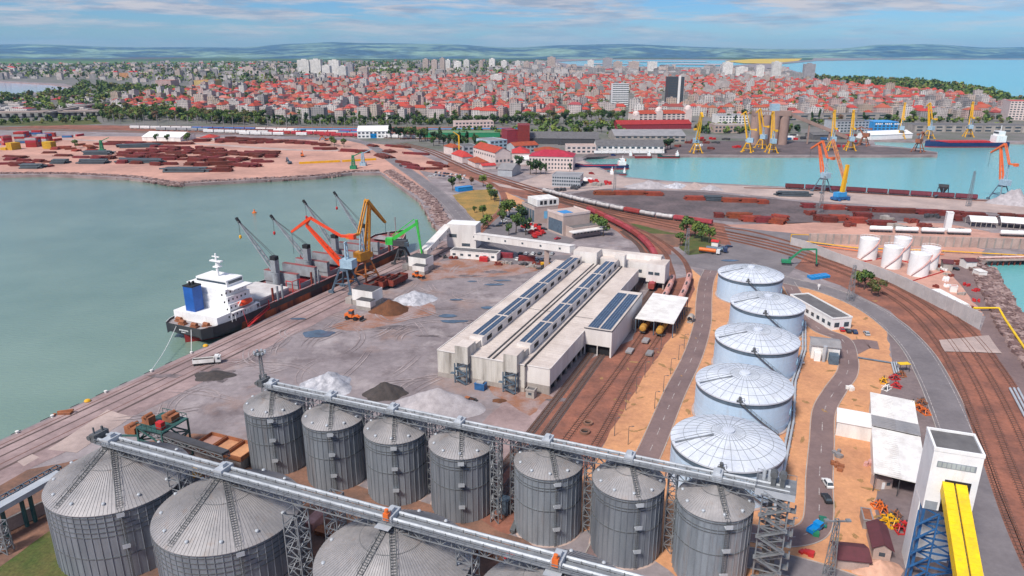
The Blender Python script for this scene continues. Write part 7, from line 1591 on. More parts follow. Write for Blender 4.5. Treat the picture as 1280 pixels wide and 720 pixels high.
# marshalling yard far left: one mesh per wagon, too small to show parts
WCOL = [mat(n, c, scale=.3, var=.1) for n, c in (('wagon_white', (.7, .68, .68)), ('wagon_grey', (.3, .3, .32)), ('wagon_red', (.42, .04, .05)), ('wagon_blue', (.05, .16, .42)), ('wagon_brown', (.16, .06, .06)))]
WN = ['white', 'grey', 'bright red', 'blue', 'brown']; WM = []
for c in WCOL:
    m = MB(); m.box(0, -1.5, .9, 14.5, 1.5, 3.9); m.extr([(-1.5, 3.9), (0, 4.5), (1.5, 3.9)], 'x', 0, 14.5)
    for a in (1.5, 3.4, 11, 13): m.box(a - .5, -1, 0.05, a + .5, 1, .9, 1)
    WM.append(m.mesh('yard_wagon', [c, DGREY]))
rr = random.Random(3)
for i, c in enumerate(YT):
    st0, run = near_s(c, G((150, 200, 260, 330)[i], 163)), rr.randrange(5)
    for k, (p_, a_) in enumerate(along_track(c, st0, 16.2, (22, 20, 21, 16)[i])):
        if k % 6 == 0: run = (0, 2, 1, 3, 0, 4, 0, 2)[(k // 6 * 3 + i * 2) % 8]
        if rr.random() < .1: continue
        o = bpy.data.objects.new('yard_wagon', WM[run]); COL.objects.link(o); o.location = (p_.x, p_.y, RZ); o.rotation_euler.z = a_
        tag(o, f'{WN[run]} closed wagon in the marshalling yard on the ' + ['track closest to the trees', 'second track from the trees', 'third track from the trees', 'track closest to the scrap yard'][i], 'wagon', 'wagons in the marshalling yard')
BLR = mat('bright_blue_platform_roof', (.035, .26, .52), (.03, .2, .42), scale=.1)
for p0, p1, l_ in (((366, 166), (492, 165.5), 'long bright blue platform roof beside the marshalling yard, left one'), ((528, 166), (655, 165), 'long bright blue platform roof behind the green hall, right one')):
    a, b_ = G(*p0), G(*p1); t_ = thing('platform_roof', l_, 'platform roof', a, yaw_of(a, b_)); L = (b_ - a).length; m = MB(); m.box(0, 0, 4.4, L, 9, 5.0); m.build('roof', BLR, t_); m = MB()
    for k in range(14): m.box(L * k / 13.5, 4, 0, L * k / 13.5 + .5, 4.6, 4.4)
    m.build('posts', GALVD, t_)
# ================================================================ STEEL STACKS, CONTAINERS
RUST2 = mat('dark_rust', (.19, .032, .026), (.10, .024, .022), scale=.4, rough=.9, fine=.3, var=.2)
RUSTB = mat('bright_rust', (.30, .062, .03), (.18, .045, .03), scale=.4, rough=.9, fine=.3, var=.2)
PIPEG = mat('blue_grey_pipe', (.075, .095, .115), (.05, .065, .08), scale=.4, rough=.6, var=.15)
stacks = {}
for nm, c in (('dark rust', RUST2), ('bright rust', RUSTB), ('blue-grey', PIPEG)):
    for v in range(3):
        r_ = random.Random(v + len(nm)); m = MB(); n = 7
        for lay in range(3):
            for k in range(n - lay):
                y = (k - (n - lay) / 2) * .9 + .45; e = r_.uniform(-1.2, 1.2); L = r_.uniform(8.5, 10.5)
                if nm == 'blue-grey': m.tube([(e - L / 2, y, .45 + lay * .8), (e + L / 2, y, .45 + lay * .8)], .43, 7)
                else: m.cbox((e, y, .02 + lay * .62), (L, .8, .56), r_.uniform(-.07, .07))
        stacks[nm, v] = m.mesh('steel_stack', c)
def stack(nm, px, L, Wd, h, yaw, label, group, name='steel_stack'):
    o = bpy.data.objects.new(name, stacks[nm, R.randrange(3)]); COL.objects.link(o); o.location = G(*px); o.rotation_euler.z = yaw; o.scale = (L / 10, Wd / 6.3, h / 1.8); return tag(o, label, 'steel stack', group)
GS = 'steel stacks on the scrap yard across the dock'
rows = [(200, 192, 15), (150, 189, 10), (176, 184, 7)]
spots = []
def rowspots(x0, x1, y0, y1, n, L=(8, 19), nm='dark rust', yw=(-.45, .25)):
    for k in range(n):
        f = (k + .5) / n; spots.append((x0 + (x1 - x0) * f + R.uniform(-7, 7), y0 + (y1 - y0) * f + R.uniform(-1.6, 1.6), R.uniform(*L), nm, R.uniform(*yw)))
rowspots(150, 330, 193, 203, 20); rowspots(160, 340, 189, 197, 20); rowspots(190, 345, 184, 194, 18); rowspots(250, 330, 176, 179, 12); rowspots(265, 400, 174, 180, 14); rowspots(0, 70, 201, 204, 4, nm='dark rust'); rowspots(0, 30, 196, 199, 2); rowspots(55, 150, 192, 201, 5)
rowspots(210, 285, 212.5, 214.5, 3, (18, 30)); rowspots(270, 320, 206, 210, 3, (18, 30)); rowspots(128, 236, 180, 182, 6, (20, 34), 'dark rust', (-.05, .05)); rowspots(320, 345, 191, 196, 2); rowspots(60, 120, 186, 190, 5, (8, 16), 'bright rust', (-.8, .8)); rowspots(96, 122, 182, 187, 5, (6, 12), 'bright rust', (-1.5, 1.5))
rowspots(140, 330, 205, 209, 9, (8, 16)); rowspots(190, 340, 186.5, 195, 16, (6, 14)); rowspots(330, 410, 177, 182, 9); rowspots(0, 60, 205, 208, 6); rowspots(150, 250, 196, 201, 10)
rowspots(402, 420, 186, 189, 2); rowspots(425, 455, 190, 191, 3, (14, 22))
ys_ = sorted(spots, key=lambda s: s[0])
for (px, py, L, nm, yw) in spots:
    side = 'far left end' if px < 90 else 'left part' if px < 180 else 'centre' if px < 300 else 'right part'; dep = 'near shore' if py > 198 else 'in the middle rows' if py > 186 else 'in the rear rows'
    stack(nm, (px, py), L, R.uniform(5, 10), R.uniform(1.6, 3.6), yw, f'{nm} steel stack {dep}, {side} of the scrap yard', GS)
for px, py, L, yw, l_ in ((233, 214.5, 40, .02, 'wide flat blue-grey pipe stack at the shore point of the scrap yard'), (177, 203, 46, -.12, 'long blue-grey pipe stack in the second row from the shore'), (118, 204, 28, 0, 'blue-grey pipe stack left of the long pipe stack'), (173, 184, 42, .25, 'blue-grey pipe stack highest in the scrap yard rows'), (122, 193, 28, .05, 'blue-grey pipe stack below the small green crane'), (76, 204, 15, 0, 'short blue-grey pipe stack near the left shore'), (40, 210, 20, -.05, 'small blue-grey pipe stack close to the left shore')):
    stack('blue-grey', (px, py), L, 13, 3.0, yw, l_, GS, 'pipe_stack')
for i, (px, py, L, Wd, yw) in enumerate(((480, 196, 30, 14, -1.0), (487, 190, 18, 12, -1.0), (494, 183.5, 26, 4, -.5), (501, 184.5, 26, 4, -.5), (520, 193, 30, 6, -.35), (504, 204, 20, 6, -.7), (512, 207, 22, 7, -.7), (519, 211, 22, 7, -.7), (537, 212, 24, 2.5, .05), (543, 205, 18, 8, -.7), (551, 208, 18, 8, -.8), (466, 183, 16, 7, -.8))):
    stack('dark rust', (px, py), L, Wd, 2.2, yw, 'dark rust steel stack on the pale plot between causeway road and railway', 'steel stacks beside the causeway road')
NE = [(755, 243, 24, 'bright rust'), (777, 243, 20, 'bright rust'), (797, 243, 20, 'bright rust'), (818, 244, 20, 'bright rust'), (869, 249.5, 24, 'bright rust'), (891, 250.5, 20, 'blue-grey'), (914, 252, 22, 'bright rust'), (936, 252.5, 22, 'bright rust'), (953, 254, 12, 'bright rust'), (1041, 261, 24, 'bright rust'), (1073, 263, 24, 'dark rust'), (1105, 264.5, 26, 'dark rust'), (1133, 265.5, 24, 'dark rust'), (1160, 267, 26, 'dark rust'), (1186, 268.5, 26, 'dark rust'), (1213, 270.5, 26, 'dark rust'), (991, 245, 38, 'blue-grey'), (1258, 273, 14, 'dark rust'), (1277, 275, 12, 'dark rust'), (924, 272, 24, 'bright rust'), (940, 276, 22, 'bright rust'), (955, 277, 20, 'dark rust'), (975, 275, 16, 'bright rust'), (972, 279, 16, 'bright rust'), (898, 271, 10, 'dark rust'), (1026, 275, 16, 'dark rust'), (1035, 277, 16, 'dark rust'), (1048, 275, 18, 'bright rust'), (1071, 278, 18, 'bright rust'), (1077, 272, 18, 'dark rust'), (1102, 282, 26, 'dark rust'), (1010, 259, 14, 'dark rust'), (1196, 275, 8, 'dark rust')]
for i, (px, py, L, nm) in enumerate(NE):
    w_ = 'below the gravel heaps' if px < 830 else 'on the dark gravel right of the tank train' if px < 960 and py < 260 else 'in front of the long quay stacks' if py > 270 and px > 1000 else 'at the tail of the tank train' if py > 265 and px < 1000 else 'in the long row along the far quay'
    stack(nm, (px, py), L * .62, 7.5 if nm != 'blue-grey' else 7, 2.8 if py < 272 else 3.4, rad(-6) if px not in (975, 972) else rad(-40), f'{nm} steel stack {w_}', 'steel stacks on the far quay yard')
for i, (px, py, rx, ry, h, c) in enumerate(((812, 234, 22, 9, 5.5, GRAVELH), (846, 234.5, 13, 7, 4.5, SHEET), (869, 235.5, 13, 7, 5, PALE), (888, 237, 12, 6, 4, GRAVELH), (1268, 254, 15, 12, 11, GRAVELH))):
    heap('covered_heap', ['large heap under pale sheets on the quay below the north basin', 'second pale covered heap right of the large covered heap', 'cream heap third in the row of pale heaps', 'smallest pale covered heap at the end of the row', 'big pale gravel heap on the far quay at the right edge'][i], (px, py), rx, ry, h, c, seed=20 + i, rough=.35)
CC = [mat('container_' + n, c, scale=.3, var=.15) for n, c in (('red', (.42, .035, .04)), ('blue', (.05, .16, .36)), ('grey', (.42, .42, .44)), ('yellow', (.6, .36, .03)), ('pink', (.5, .16, .16)))]
CN = ['red', 'blue', 'grey', 'yellow', 'pinkish']; CMs = []
for c in CC:
    m = MB(); m.box(-6, -1.25, .02, 6, 1.25, 2.7)
    for k in range(24): m.box(-5.9 + k * .5, -1.3, .15, -5.7 + k * .5, -1.25, 2.6)
    CMs.append(m.mesh('container', c))
rr = random.Random(5)
for gx, gy, n, lv in ((10, 181, 4, 4), (26, 179, 5, 5), (40, 184, 5, 4), (54, 179, 4, 4), (60, 186, 3, 3), (20, 187, 3, 3), (63, 171, 2, 2), (30, 171, 3, 2), (12, 187, 3, 1), (46, 168, 2, 2), (72, 176, 2, 1), (84, 172, 2, 1), (100, 170, 2, 1)):
    p = G(gx, gy); yw = rr.choice((.1, -.2, 1.3))
    for a in range(n):
        for z in range(lv):
            k = rr.choice((0, 0, 0, 1, 2, 4)) if gy < 186 else 3
            o = bpy.data.objects.new('shipping_container', CMs[k]); COL.objects.link(o); o.location = p + Vector((-math.sin(yw) * a * 2.7, math.cos(yw) * a * 2.7, z * 2.72)); o.rotation_euler.z = yw
            tag(o, f'{CN[k]} container ' + ('lowest' if z == 0 else 'topmost' if z == lv - 1 else 'in the middle') + ' in the ' + ('front' if a == 0 else 'rear' if a == n - 1 else 'middle') + ' column of its stack by the scrap yard', 'container', 'containers stacked at the left edge')
# small machines in the scrap yard, yellow beams
for px, l_, c in (((128, 190), 'small green lattice crane among the scrap heaps', GRND), ((442, 211), 'green tower machine at the dock corner, left of two', GRND), ((454, 207), 'pale green tower machine at the dock corner, right of two', LBLUE)):
    m = MB(); m.box(-3, -3, .02, 3, 3, 3); m.ltower((0, 0, 3), (0, 0, 13), 3, 1.5, 5, .4); m.bar((0, 0, 12), (9, 2, 16), .8); tag(m.build('yard_crane', c, None, G(*px)), l_, 'crane')
for p0, p1, l_ in (((374, 205), (425, 202.5), 'long yellow steel beam laid along the dock shore, left part'), ((428, 202.5), (470, 200), 'long yellow steel beam laid along the dock shore, right part')):
    m = MB(); a, b_ = G(*p0), G(*p1); m.bar(a + Vector((0, 0, 1)), b_ + Vector((0, 0, 1)), 2, 2); tag(m.build('steel_beam', YEL), l_, 'beam')
for px, c, l_ in (((378, 196), ORANGE, 'orange excavator on the pink earth near the dock corner'), ((362, 205), STEELB, 'dark excavator on the pink earth near the yellow beams'), ((408, 176), ORANGE, 'orange excavator beside the bushes of the scrap yard')): excavator(l_, G(*px), R.uniform(0, 6), c, [(.5, 2.6), (6, 6), (9, 2)])
# ================================================================ PARKED CARS
proto = {}
def pcar(px, yaw, k, label, group):
    c = [CW, CS, CK, CR, CB][k]; p = G(*px)
    if k in proto: dup(proto[k], p, yaw, label, group)
    else: proto[k] = make_car('parked_car', label, c, p, yaw, group)
CNm = ['white', 'silver', 'black', 'red', 'dark blue']; rr = random.Random(11)
for y, xs in ((318, range(650, 694, 8)), (325, range(646, 690, 8))):
    for x_ in xs:
        if rr.random() < .85: k = rr.choice((0, 0, 1, 0, 2, 1)); pcar((x_ + rr.uniform(-1, 1), y), rad(70), k, f'{CNm[k]} car in the ' + ('rear' if y == 318 else 'front') + ' row below the conveyor gallery', 'cars parked under the conveyor gallery')
for i in range(6): k = (2, 4, 0, 1, 4, 2)[i]; pcar((624 + i * 3.2, 283 - i * 2.8), rad(15), k, f'{CNm[k]} car in the line parked beside the lawn track', 'cars parked by the lawn')
for px, k, a, l_ in (((674, 282), 2, 60, 'dark car on the office forecourt nearest the glass office'), ((680, 287), 2, -30, 'dark car driving on the office forecourt'), ((697, 299), 3, 40, 'red car on the office forecourt by the beige block'), ((642, 262), 0, 20, 'white car parked at the lawn track end'), ((644, 258), 4, 20, 'dark blue car parked at the lawn track end'), ((501, 208), 2, -60, 'dark car driving on the causeway road'), ((538, 221), 0, 0, 'white car on the pale plot')): pcar(px, rad(a), k, l_, 'cars standing about the offices')
for i in range(16): k = rr.choice((0, 1, 2, 4, 0)); pcar((545 + (i % 8) * 5 + rr.uniform(-1, 1), 216 + (i % 8) * .6 + (i // 8) * 3.2), rad(rr.choice((60, 70, 80))), k, f'{CNm[k]} car on the open parking plot by the railway', 'cars on the plot beside the railway')
for i in range(12):
    m = MB(); rr2 = random.Random(i); m.box(-2.5, -1.2, .6, 2.5, 1.2, 1.5); m.box(-1.5, -1, 1.5, .5, 1, 2.8)
    for a in (-1.6, 1.6): m.tube([(a, -1.4, .6), (a, 1.4, .6)], .6, 8, 1)
    p = G(*((666, 288), (671, 291), (662, 284), (669, 285), (659, 289), (674, 288), (665, 293), (672, 295), (661, 281), (668, 297), (656, 285), (677, 293))[i]); o = m.build('tractor', [RED if i % 4 else WHT, BLK], None, p); o.rotation_euler.z = i * .9
    tag(o, ('red' if i % 4 else 'white') + ' small tractor parked tightly among others beside the office trees', 'tractor', 'tractors parked beside the office trees')
# junk lying along the warehouse yard edge
for i, px in enumerate(((655, 331), (664, 334), (671, 330), (676, 336), (634, 330), (625, 331), (690, 339), (684, 344), (566, 323), (553, 322))):
    m = MB(); rr2 = random.Random(i + 50)
    for k in range(7): m.cbox((rr2.uniform(-2.5, 2.5), rr2.uniform(-1.2, 1.2), .02), (rr2.uniform(.6, 2.5), rr2.uniform(.5, 1.4), rr2.uniform(.4, 1.6)), rr2.uniform(0, 3))
    tag(m.build('junk_pile', [DGREY, CONC, RUST][i % 3], None, G(*px)), ['dark', 'pale', 'rusty'][i % 3] + ' pile of junk and machine parts along the yard edge below the conveyor gallery', 'junk', 'junk piles along the yard edge')
# ================================================================ VIADUCT
def viaduct(px, z, wd, label):
    t = thing('viaduct', label, 'bridge', (0, 0, 0)); c = curve(px, 6); m = MB(); L, Rr = offset(c, -wd / 2), offset(c, wd / 2); n = len(c)
    vs = [(p.x, p.y, z) for p in L] + [(p.x, p.y, z) for p in Rr] + [(p.x, p.y, z - 1.8) for p in L] + [(p.x, p.y, z - 1.8) for p in Rr]
    m.add(vs, [(i, i + n, i + n + 1, i + 1) for i in range(n - 1)] + [(i, i + 1, i + 1 + 2 * n, i + 2 * n) for i in range(n - 1)] + [(i + n, i + 3 * n, i + 3 * n + 1, i + n + 1) for i in range(n - 1)] + [(i + 2 * n, i + 2 * n + 1, i + 3 * n + 1, i + 3 * n) for i in range(n - 1)])
    m.build('deck', CONC, t)
    for s in (L, Rr):
        q = MB()
        for a, b_ in zip(s, s[1:]): q.bar((a.x, a.y, z + .5), (b_.x, b_.y, z + .5), .4, 1)
        q.build('parapet', CONCP, t)
    for p in resample(c, 26): q = MB(); q.box(p.x - 1, p.y - 4, .03, p.x + 1, p.y + 4, z - 1.8); q.build('pier', CONC, t)
viaduct([(-60, 146), (0, 147), (60, 146), (110, 145), (150, 144)], 9, 22, 'wide concrete road viaduct at the left edge beyond the containers')
viaduct([(60, 148), (85, 143), (110, 138), (140, 133), (180, 128)], 10, 12, 'curved concrete ramp joining the wide viaduct')
# ================================================================ TREES
LG = [mat('leaf_green', (.080, .135, .035), (.055, .10, .03), scale=.6, rough=.9, var=.25), mat('leaf_light', (.15, .20, .04), (.11, .155, .035), scale=.6, rough=.9, var=.2), mat('leaf_dark', (.022, .050, .026), (.018, .04, .022), scale=.6, rough=.9, var=.2), mat('leaf_olive', (.15, .125, .045), (.11, .10, .04), scale=.6, rough=.9, var=.2), mat('leaf_russet', (.16, .085, .05), (.12, .07, .045), scale=.6, rough=.9, var=.2)]
BARK = mat('bark', (.09, .07, .055), (.05, .04, .035), scale=2)
def crown_mb(m, c, rx, rz, n, s, mats_, r_):
    lob = [(Vector((r_.uniform(-.55, .55) * rx, r_.uniform(-.55, .55) * rx, r_.uniform(-.45, .6) * rz)), r_.uniform(.38, .62)) for _ in range(6)]
    for _ in range(n):
        lc, lr = r_.choice(lob); d = Vector((r_.gauss(0, 1), r_.gauss(0, 1), r_.gauss(0, 1))).normalized(); q = r_.uniform(.55, 1.0)
        p = c + lc + Vector((d.x * rx * lr * q, d.y * rx * lr * q, d.z * rz * lr * q))
        nn = (d + Vector((r_.uniform(-.7, .7), r_.uniform(-.7, .7), r_.uniform(-.3, .9)))).normalized(); a = nn.orthogonal().normalized(); b_ = nn.cross(a); k = s * r_.uniform(.6, 1.3); th = r_.uniform(0, 6.28); a, b_ = a * math.cos(th) + b_ * math.sin(th), b_ * math.cos(th) - a * math.sin(th)
        m.add([p - a * k - b_ * k * .7, p + a * k - b_ * k * .8, p + a * k * .8 + b_ * k * .7, p - a * k * .7 + b_ * k * .9], [(0, 1, 2, 3)], mats_[0] if r_.random() < .72 else mats_[1])
TV = []
rt = random.Random(17)
for v, (kind, mm, rx, rz, n, s) in enumerate((('broad', (0, 1), 3.6, 3.4, 420, .42), ('broad', (1, 0), 3.2, 3.3, 400, .42), ('broad', (0, 2), 3.8, 3.6, 420, .45), ('broad', (3, 0), 3.4, 3.2, 380, .42), ('broad', (4, 3), 3.3, 3.2, 380, .42), ('cypress', (2, 0), 1.7, 5.2, 380, .42), ('broad', (2, 0), 3.6, 3.5, 420, .45))):
    cm = MB(); crown_mb(cm, Vector((0, 0, 6.2 if kind == 'broad' else 6.6)), rx, rz, n, s, mm, rt); crm = cm.mesh('crown', LG)
    tm = MB(); tm.tube([(0, 0, -.1), (.1, .05, 2.5), (0, .1, 6)], .32, 7, r1=.12)
    for k in range(4): a = k * 1.6; tm.tube([(.05, .05, 2.6 + k * .5), (1.5 * math.cos(a) * (1 if kind == 'broad' else .4), 1.5 * math.sin(a) * (1 if kind == 'broad' else .4), 5 + k * .4)], .13, 5, r1=.05)
    trm = tm.mesh('trunk', BARK)
    whole = MB(); whole.v, whole.f, whole.m, whole.s = cm.v + tm.v, cm.f + [[i + len(cm.v) for i in f] for f in tm.f], cm.m + [5] * len(tm.f), cm.s + tm.s
    TV.append((kind, crm, trm, whole.mesh('tree', LG + [BARK])))
TN = ['green broadleaf tree', 'light green broadleaf tree', 'deep green broadleaf tree', 'olive leafed tree', 'russet leafed tree', 'dark slim cypress', 'dark rounded tree']
NT = [0]
def tree(px, sc, v, where, group, parts=False, p=None, sz=None):
    NT[0] += 1; p = p or G(*px); kind, crm, trm, wm_ = TV[v]; lb = f'{TN[v]} {where}'; nm = 'cypress_tree' if kind == 'cypress' else 'broadleaf_tree'
    if parts and px[1] > 200: sc *= 1.3
    if parts:
        t = thing(nm, lb, 'tree', p, rt.uniform(0, 6.28), group); t.scale = (sc, sc, sz or sc)
        for q, me in (('crown', crm), ('trunk', trm)): o = bpy.data.objects.new(q, me); COL.objects.link(o); o.parent = t
    else:
        t = bpy.data.objects.new(nm, wm_); COL.objects.link(t); t.location = p; t.rotation_euler.z = rt.uniform(0, 6.28); t.scale = (sc * rt.uniform(.9, 1.1), sc * rt.uniform(.9, 1.1), sz or sc); tag(t, lb, 'tree', group)
    return t
for i, (px, sc, v, w_) in enumerate((((1072, 359), .75, 1, 'leftmost in the roadside clump by the railway pylon'), ((1080, 362), .8, 0, 'second in the roadside clump by the railway pylon'), ((1089, 366), .6, 3, 'third in the roadside clump by the railway pylon'), ((1097, 371), .7, 3, 'rightmost in the roadside clump by the railway pylon'),
        ((850, 308), .7, 0, 'alone at the left corner of the signal lawn'), ((858, 297), 1.1, 0, 'tallest in the row on the signal lawn'), ((868, 298), 1.0, 1, 'in the middle of the row on the signal lawn'), ((877, 302), .95, 0, 'second from right on the signal lawn'), ((886, 304), .9, 1, 'at the right end of the signal lawn'),
        ((604, 271), .75, 1, 'standing alone on the dry lawn'), ((593, 266), .4, 0, 'small one on the dry lawn'), ((614, 250), .75, 0, 'by the curved brown track, upper one'), ((618, 252), .7, 6, 'by the curved brown track, lower one'), ((612, 243), .7, 0, 'by the curved brown track at the lawn top'), ((566, 238), .9, 2, 'beside the blue shelter'), ((604, 233), .9, 1, 'right of the blue shelter'), ((589, 231), .6, 4, 'behind the blue shelter'), ((574, 229), .6, 0, 'behind the blue shelter on its left side'),
        ((633, 274), 1.2, 1, 'biggest at the parking corner beside the brown track'), ((637, 268), 1.0, 1, 'behind the biggest parking corner tree'), ((628, 281), .8, 0, 'in front of the biggest parking corner tree'), ((610, 284), .8, 1, 'on the verge beside the lawn corner'), ((604, 287), .6, 0, 'lowest at the lawn corner'),
        ((650, 277), .9, 2, 'on the office island, rear left'), ((655, 280), .8, 6, 'on the office island, rear right'), ((645, 291), 1.0, 0, 'on the office island, front left'), ((657, 294), .9, 6, 'on the office island, front right'), ((636, 294), .6, 2, 'on the office island, far left end'),
        ((748, 290), .9, 1, 'beside the beige block office by the track'), ((754, 295), .9, 0, 'in front of the curved red train head'), ((742, 284), .8, 1, 'behind the beige block office'),
        ((648, 214), 1.2, 6, 'dark and round before the mansard office'), ((663, 218), 1.0, 2, 'left of three before the mansard office'), ((670, 218), 1.1, 6, 'middle of three before the mansard office'), ((676, 218), .9, 2, 'right of three before the mansard office'), ((682, 218), .7, 5, 'at the right end before the mansard office'), ((712, 216), .6, 5, 'at the right corner of the mansard office'),
        ((546, 312), .5, 2, 'low beside the white transfer building'))):
    tree(px, sc, v, w_, 'trees among the port offices' if px[1] > 200 else None, True)
# conifers and belt behind the causeway
for i in range(30):
    f = i / 29; x_ = 492 + 110 * f + rt.uniform(-5, 5); y_ = 172 + 18 * f + rt.uniform(-4, 2); v = 5 if i % 3 == 0 else rt.choice((2, 6, 0)); tree((x_, y_), rt.uniform(1.2, 1.7), v, 'in the dark grove between causeway railway and red roofs', 'trees of the dark grove', True)
def belt(x0, x1, ya, yb, n, vs, sc, where, group, parts=False, xs=None):
    for i in range(n):
        f = (i + rt.random()) / n; x_ = x0 + (x1 - x0) * f; y_ = (ya[0] + (ya[1] - ya[0]) * f) + rt.random() * (yb[0] - ya[0] + (yb[1] - ya[1] - yb[0] + ya[0]) * f); tree((x_, y_), rt.uniform(*sc), rt.choice(vs), where, group, parts)
belt(126, 330, (152.5, 157), (139, 149), 86, (0, 0, 1, 2, 3, 4, 3), (1.3, 2.1), 'in the leafy belt left of the apartment rows', 'trees of the belt beyond the marshalling yard')
belt(330, 640, (158, 158), (152.5, 153), 64, (0, 2, 2, 6, 5, 6), (1.1, 1.6), 'in the hedge belt below the front apartment row', 'trees of the belt beyond the marshalling yard')
belt(640, 780, (158, 155), (150, 148), 32, (0, 2, 6, 0, 3), (1.3, 1.9), 'in the belt left of the railway station', 'trees of the belt beyond the marshalling yard')
belt(910, 990, (160, 158), (148, 146), 16, (2, 6, 0, 3, 5), (1.2, 1.8), 'behind the concrete grain silos', 'trees behind the harbour')
belt(720, 770, (170, 170), (164, 164), 8, (0, 2, 6), (1.0, 1.3), 'between the long dark warehouse and the red platform hall', 'trees behind the harbour')
belt(1000, 1260, (158, 150), (150, 144), 16, (2, 5, 6, 0, 4), (1.1, 1.7), 'behind the long quay sheds', 'trees behind the harbour')
for q in ((834, 187), (838, 186), (830, 188)): tree(q, 1.3, 6, 'dark one at the right end of the long ribbed warehouse', 'trees behind the harbour')
for q, v in (((95, 185.5), 0), ((196, 178), 2), ((210, 178.5), 2), ((234, 178), 0), ((236, 176), 0), ((415, 181), 0), ((430, 184), 0), ((418, 183), 1)): tree(q, 1.1, v, 'growing alone as a bush in the scrap yard', 'bushes in the scrap yard')
# catenary poles
for i in range(26):
    m = MB(); m.tube([(0, 0, 0), (0, 0, 16)], .5, 5, r1=.35); m.bar((0, 0, 13), (3, 0, 13.5), .25); f = i / 25; o = m.build('catenary_pole', GALVR, None, G(140 + 345 * f + rt.uniform(-3, 3), 155 + 8 * f)); tag(o, 'pale slim mast standing in the row before the leafy belt', 'mast', 'slim masts along the marshalling yard')
# ================================================================ THE CITY
WALLS = [facade('wall_cream', (.56, .46, .40)), facade('wall_pinkish', (.55, .40, .37)), facade('wall_white', (.60, .56, .54)), facade('wall_grey', (.31, .29, .29)), facade('wall_beige', (.46, .36, .29)), facade('wall_pale', (.52, .46, .44), sx=2.4)]
WNm = ['cream', 'pinkish', 'white', 'grey', 'beige', 'pale']
ROOFS = [mat('roof_scarlet', (.46, .055, .04), (.33, .05, .04), scale=.02, rough=.85, var=.15), mat('roof_terracotta', (.40, .11, .07), (.32, .08, .05), scale=.02, rough=.85, var=.15), mat('roof_dull_red', (.29, .06, .055), (.24, .05, .05), scale=.02, rough=.85, var=.15), mat('roof_rose', (.46, .17, .14), (.38, .13, .11), scale=.02, rough=.85), mat('roof_grey_flat', (.27, .25, .25), (.20, .19, .19), scale=.05), mat('roof_dark', (.11, .10, .11), scale=.05)]
RNm = ['scarlet', 'terracotta', 'dull red', 'rose', 'grey', 'dark']
MAT12 = WALLS + ROOFS
def house(m, x_, y_, yaw, w_, d_, h_, wi, ri, flat, rh):
    c, s = math.cos(yaw), math.sin(yaw); T = lambda a, b_, z: (x_ + a * c - b_ * s, y_ + a * s + b_ * c, z); a, b_ = w_ / 2, d_ / 2
    B = [T(-a, -b_, 0), T(a, -b_, 0), T(a, b_, 0), T(-a, b_, 0)]; U = [(p[0], p[1], h_) for p in B]
    m.add(B + U, [(0, 1, 5, 4), (1, 2, 6, 5), (2, 3, 7, 6), (3, 0, 4, 7)], wi)
    if flat:
        m.add(U, [(0, 1, 2, 3)], 6 + ri); m.add([T(-a * .3, -b_ * .4, h_), T(a * .2, -b_ * .4, h_), T(a * .2, b_ * .4, h_), T(-a * .3, b_ * .4, h_)] + [T(-a * .3, -b_ * .4, h_ + 2.2), T(a * .2, -b_ * .4, h_ + 2.2), T(a * .2, b_ * .4, h_ + 2.2), T(-a * .3, b_ * .4, h_ + 2.2)], [(0, 1, 5, 4), (1, 2, 6, 5), (2, 3, 7, 6), (3, 0, 4, 7), (4, 5, 6, 7)], wi)
    else:
        e = .5; E = [T(-a - e, -b_ - e, h_ - .1), T(a + e, -b_ - e, h_ - .1), T(a + e, b_ + e, h_ - .1), T(-a - e, b_ + e, h_ - .1)]; i = min(w_, d_) * .42
        if w_ >= d_: m.add(E + [T(-a + i, 0, h_ + rh), T(a - i, 0, h_ + rh)], [(0, 1, 5, 4), (1, 2, 5), (2, 3, 4, 5), (3, 0, 4)], 6 + ri)
        else: m.add(E + [T(0, -b_ + i, h_ + rh), T(0, b_ - i, h_ + rh)], [(0, 1, 4), (1, 2, 5, 4), (2, 3, 5), (3, 0, 4, 5)], 6 + ri)
        if R.random() < .5: q = T(a * .4, b_ * .3, 0); m.box(q[0] - .5, q[1] - .5, h_, q[0] + .5, q[1] + .5, h_ + rh * 1.1, wi)
core = [(140, 138), (250, 144), (330, 147.5), (480, 149.5), (640, 149), (760, 142), (900, 147), (940, 149), (1110, 147), (1160, 150), (1250, 147), (1258, 140), (1246, 130), (1185, 119), (1060, 107), (1000, 100.5), (900, 97), (640, 95), (430, 97), (300, 108), (215, 116), (140, 128)]
cands = []; rc = random.Random(23)
avoid = [(760, 795, 118, 136), (825, 862, 120, 137), (368, 440, 92, 99)]
y = 1120.0
while y < 3300:
    step = 21 + (y - 1120) * .004; x_ = -1700.0
    while x_ < 1900:
        X, Yy = x_ + rc.uniform(-4, 4), y + rc.uniform(-4, 4); px, py, _ = proj(X, Yy)
        ang = rad(-12 + 16 * noise.noise(Vector((X * .0012, Yy * .0012, 1)))); u, v_ = X * math.cos(ang) + Yy * math.sin(ang), -X * math.sin(ang) + Yy * math.cos(ang)
        if inside((px, py), core) and not any(a < px < b_ and c < py < d for a, b_, c, d in avoid) and (u % 132) > 14 and (v_ % 96) > 13: cands.append((X, Yy, ang, px, py))
        x_ += step * rc.uniform(.9, 1.15)
    y += step
cands.sort(key=lambda c: c[1])
big = MB(); nb = 0; ctree = []
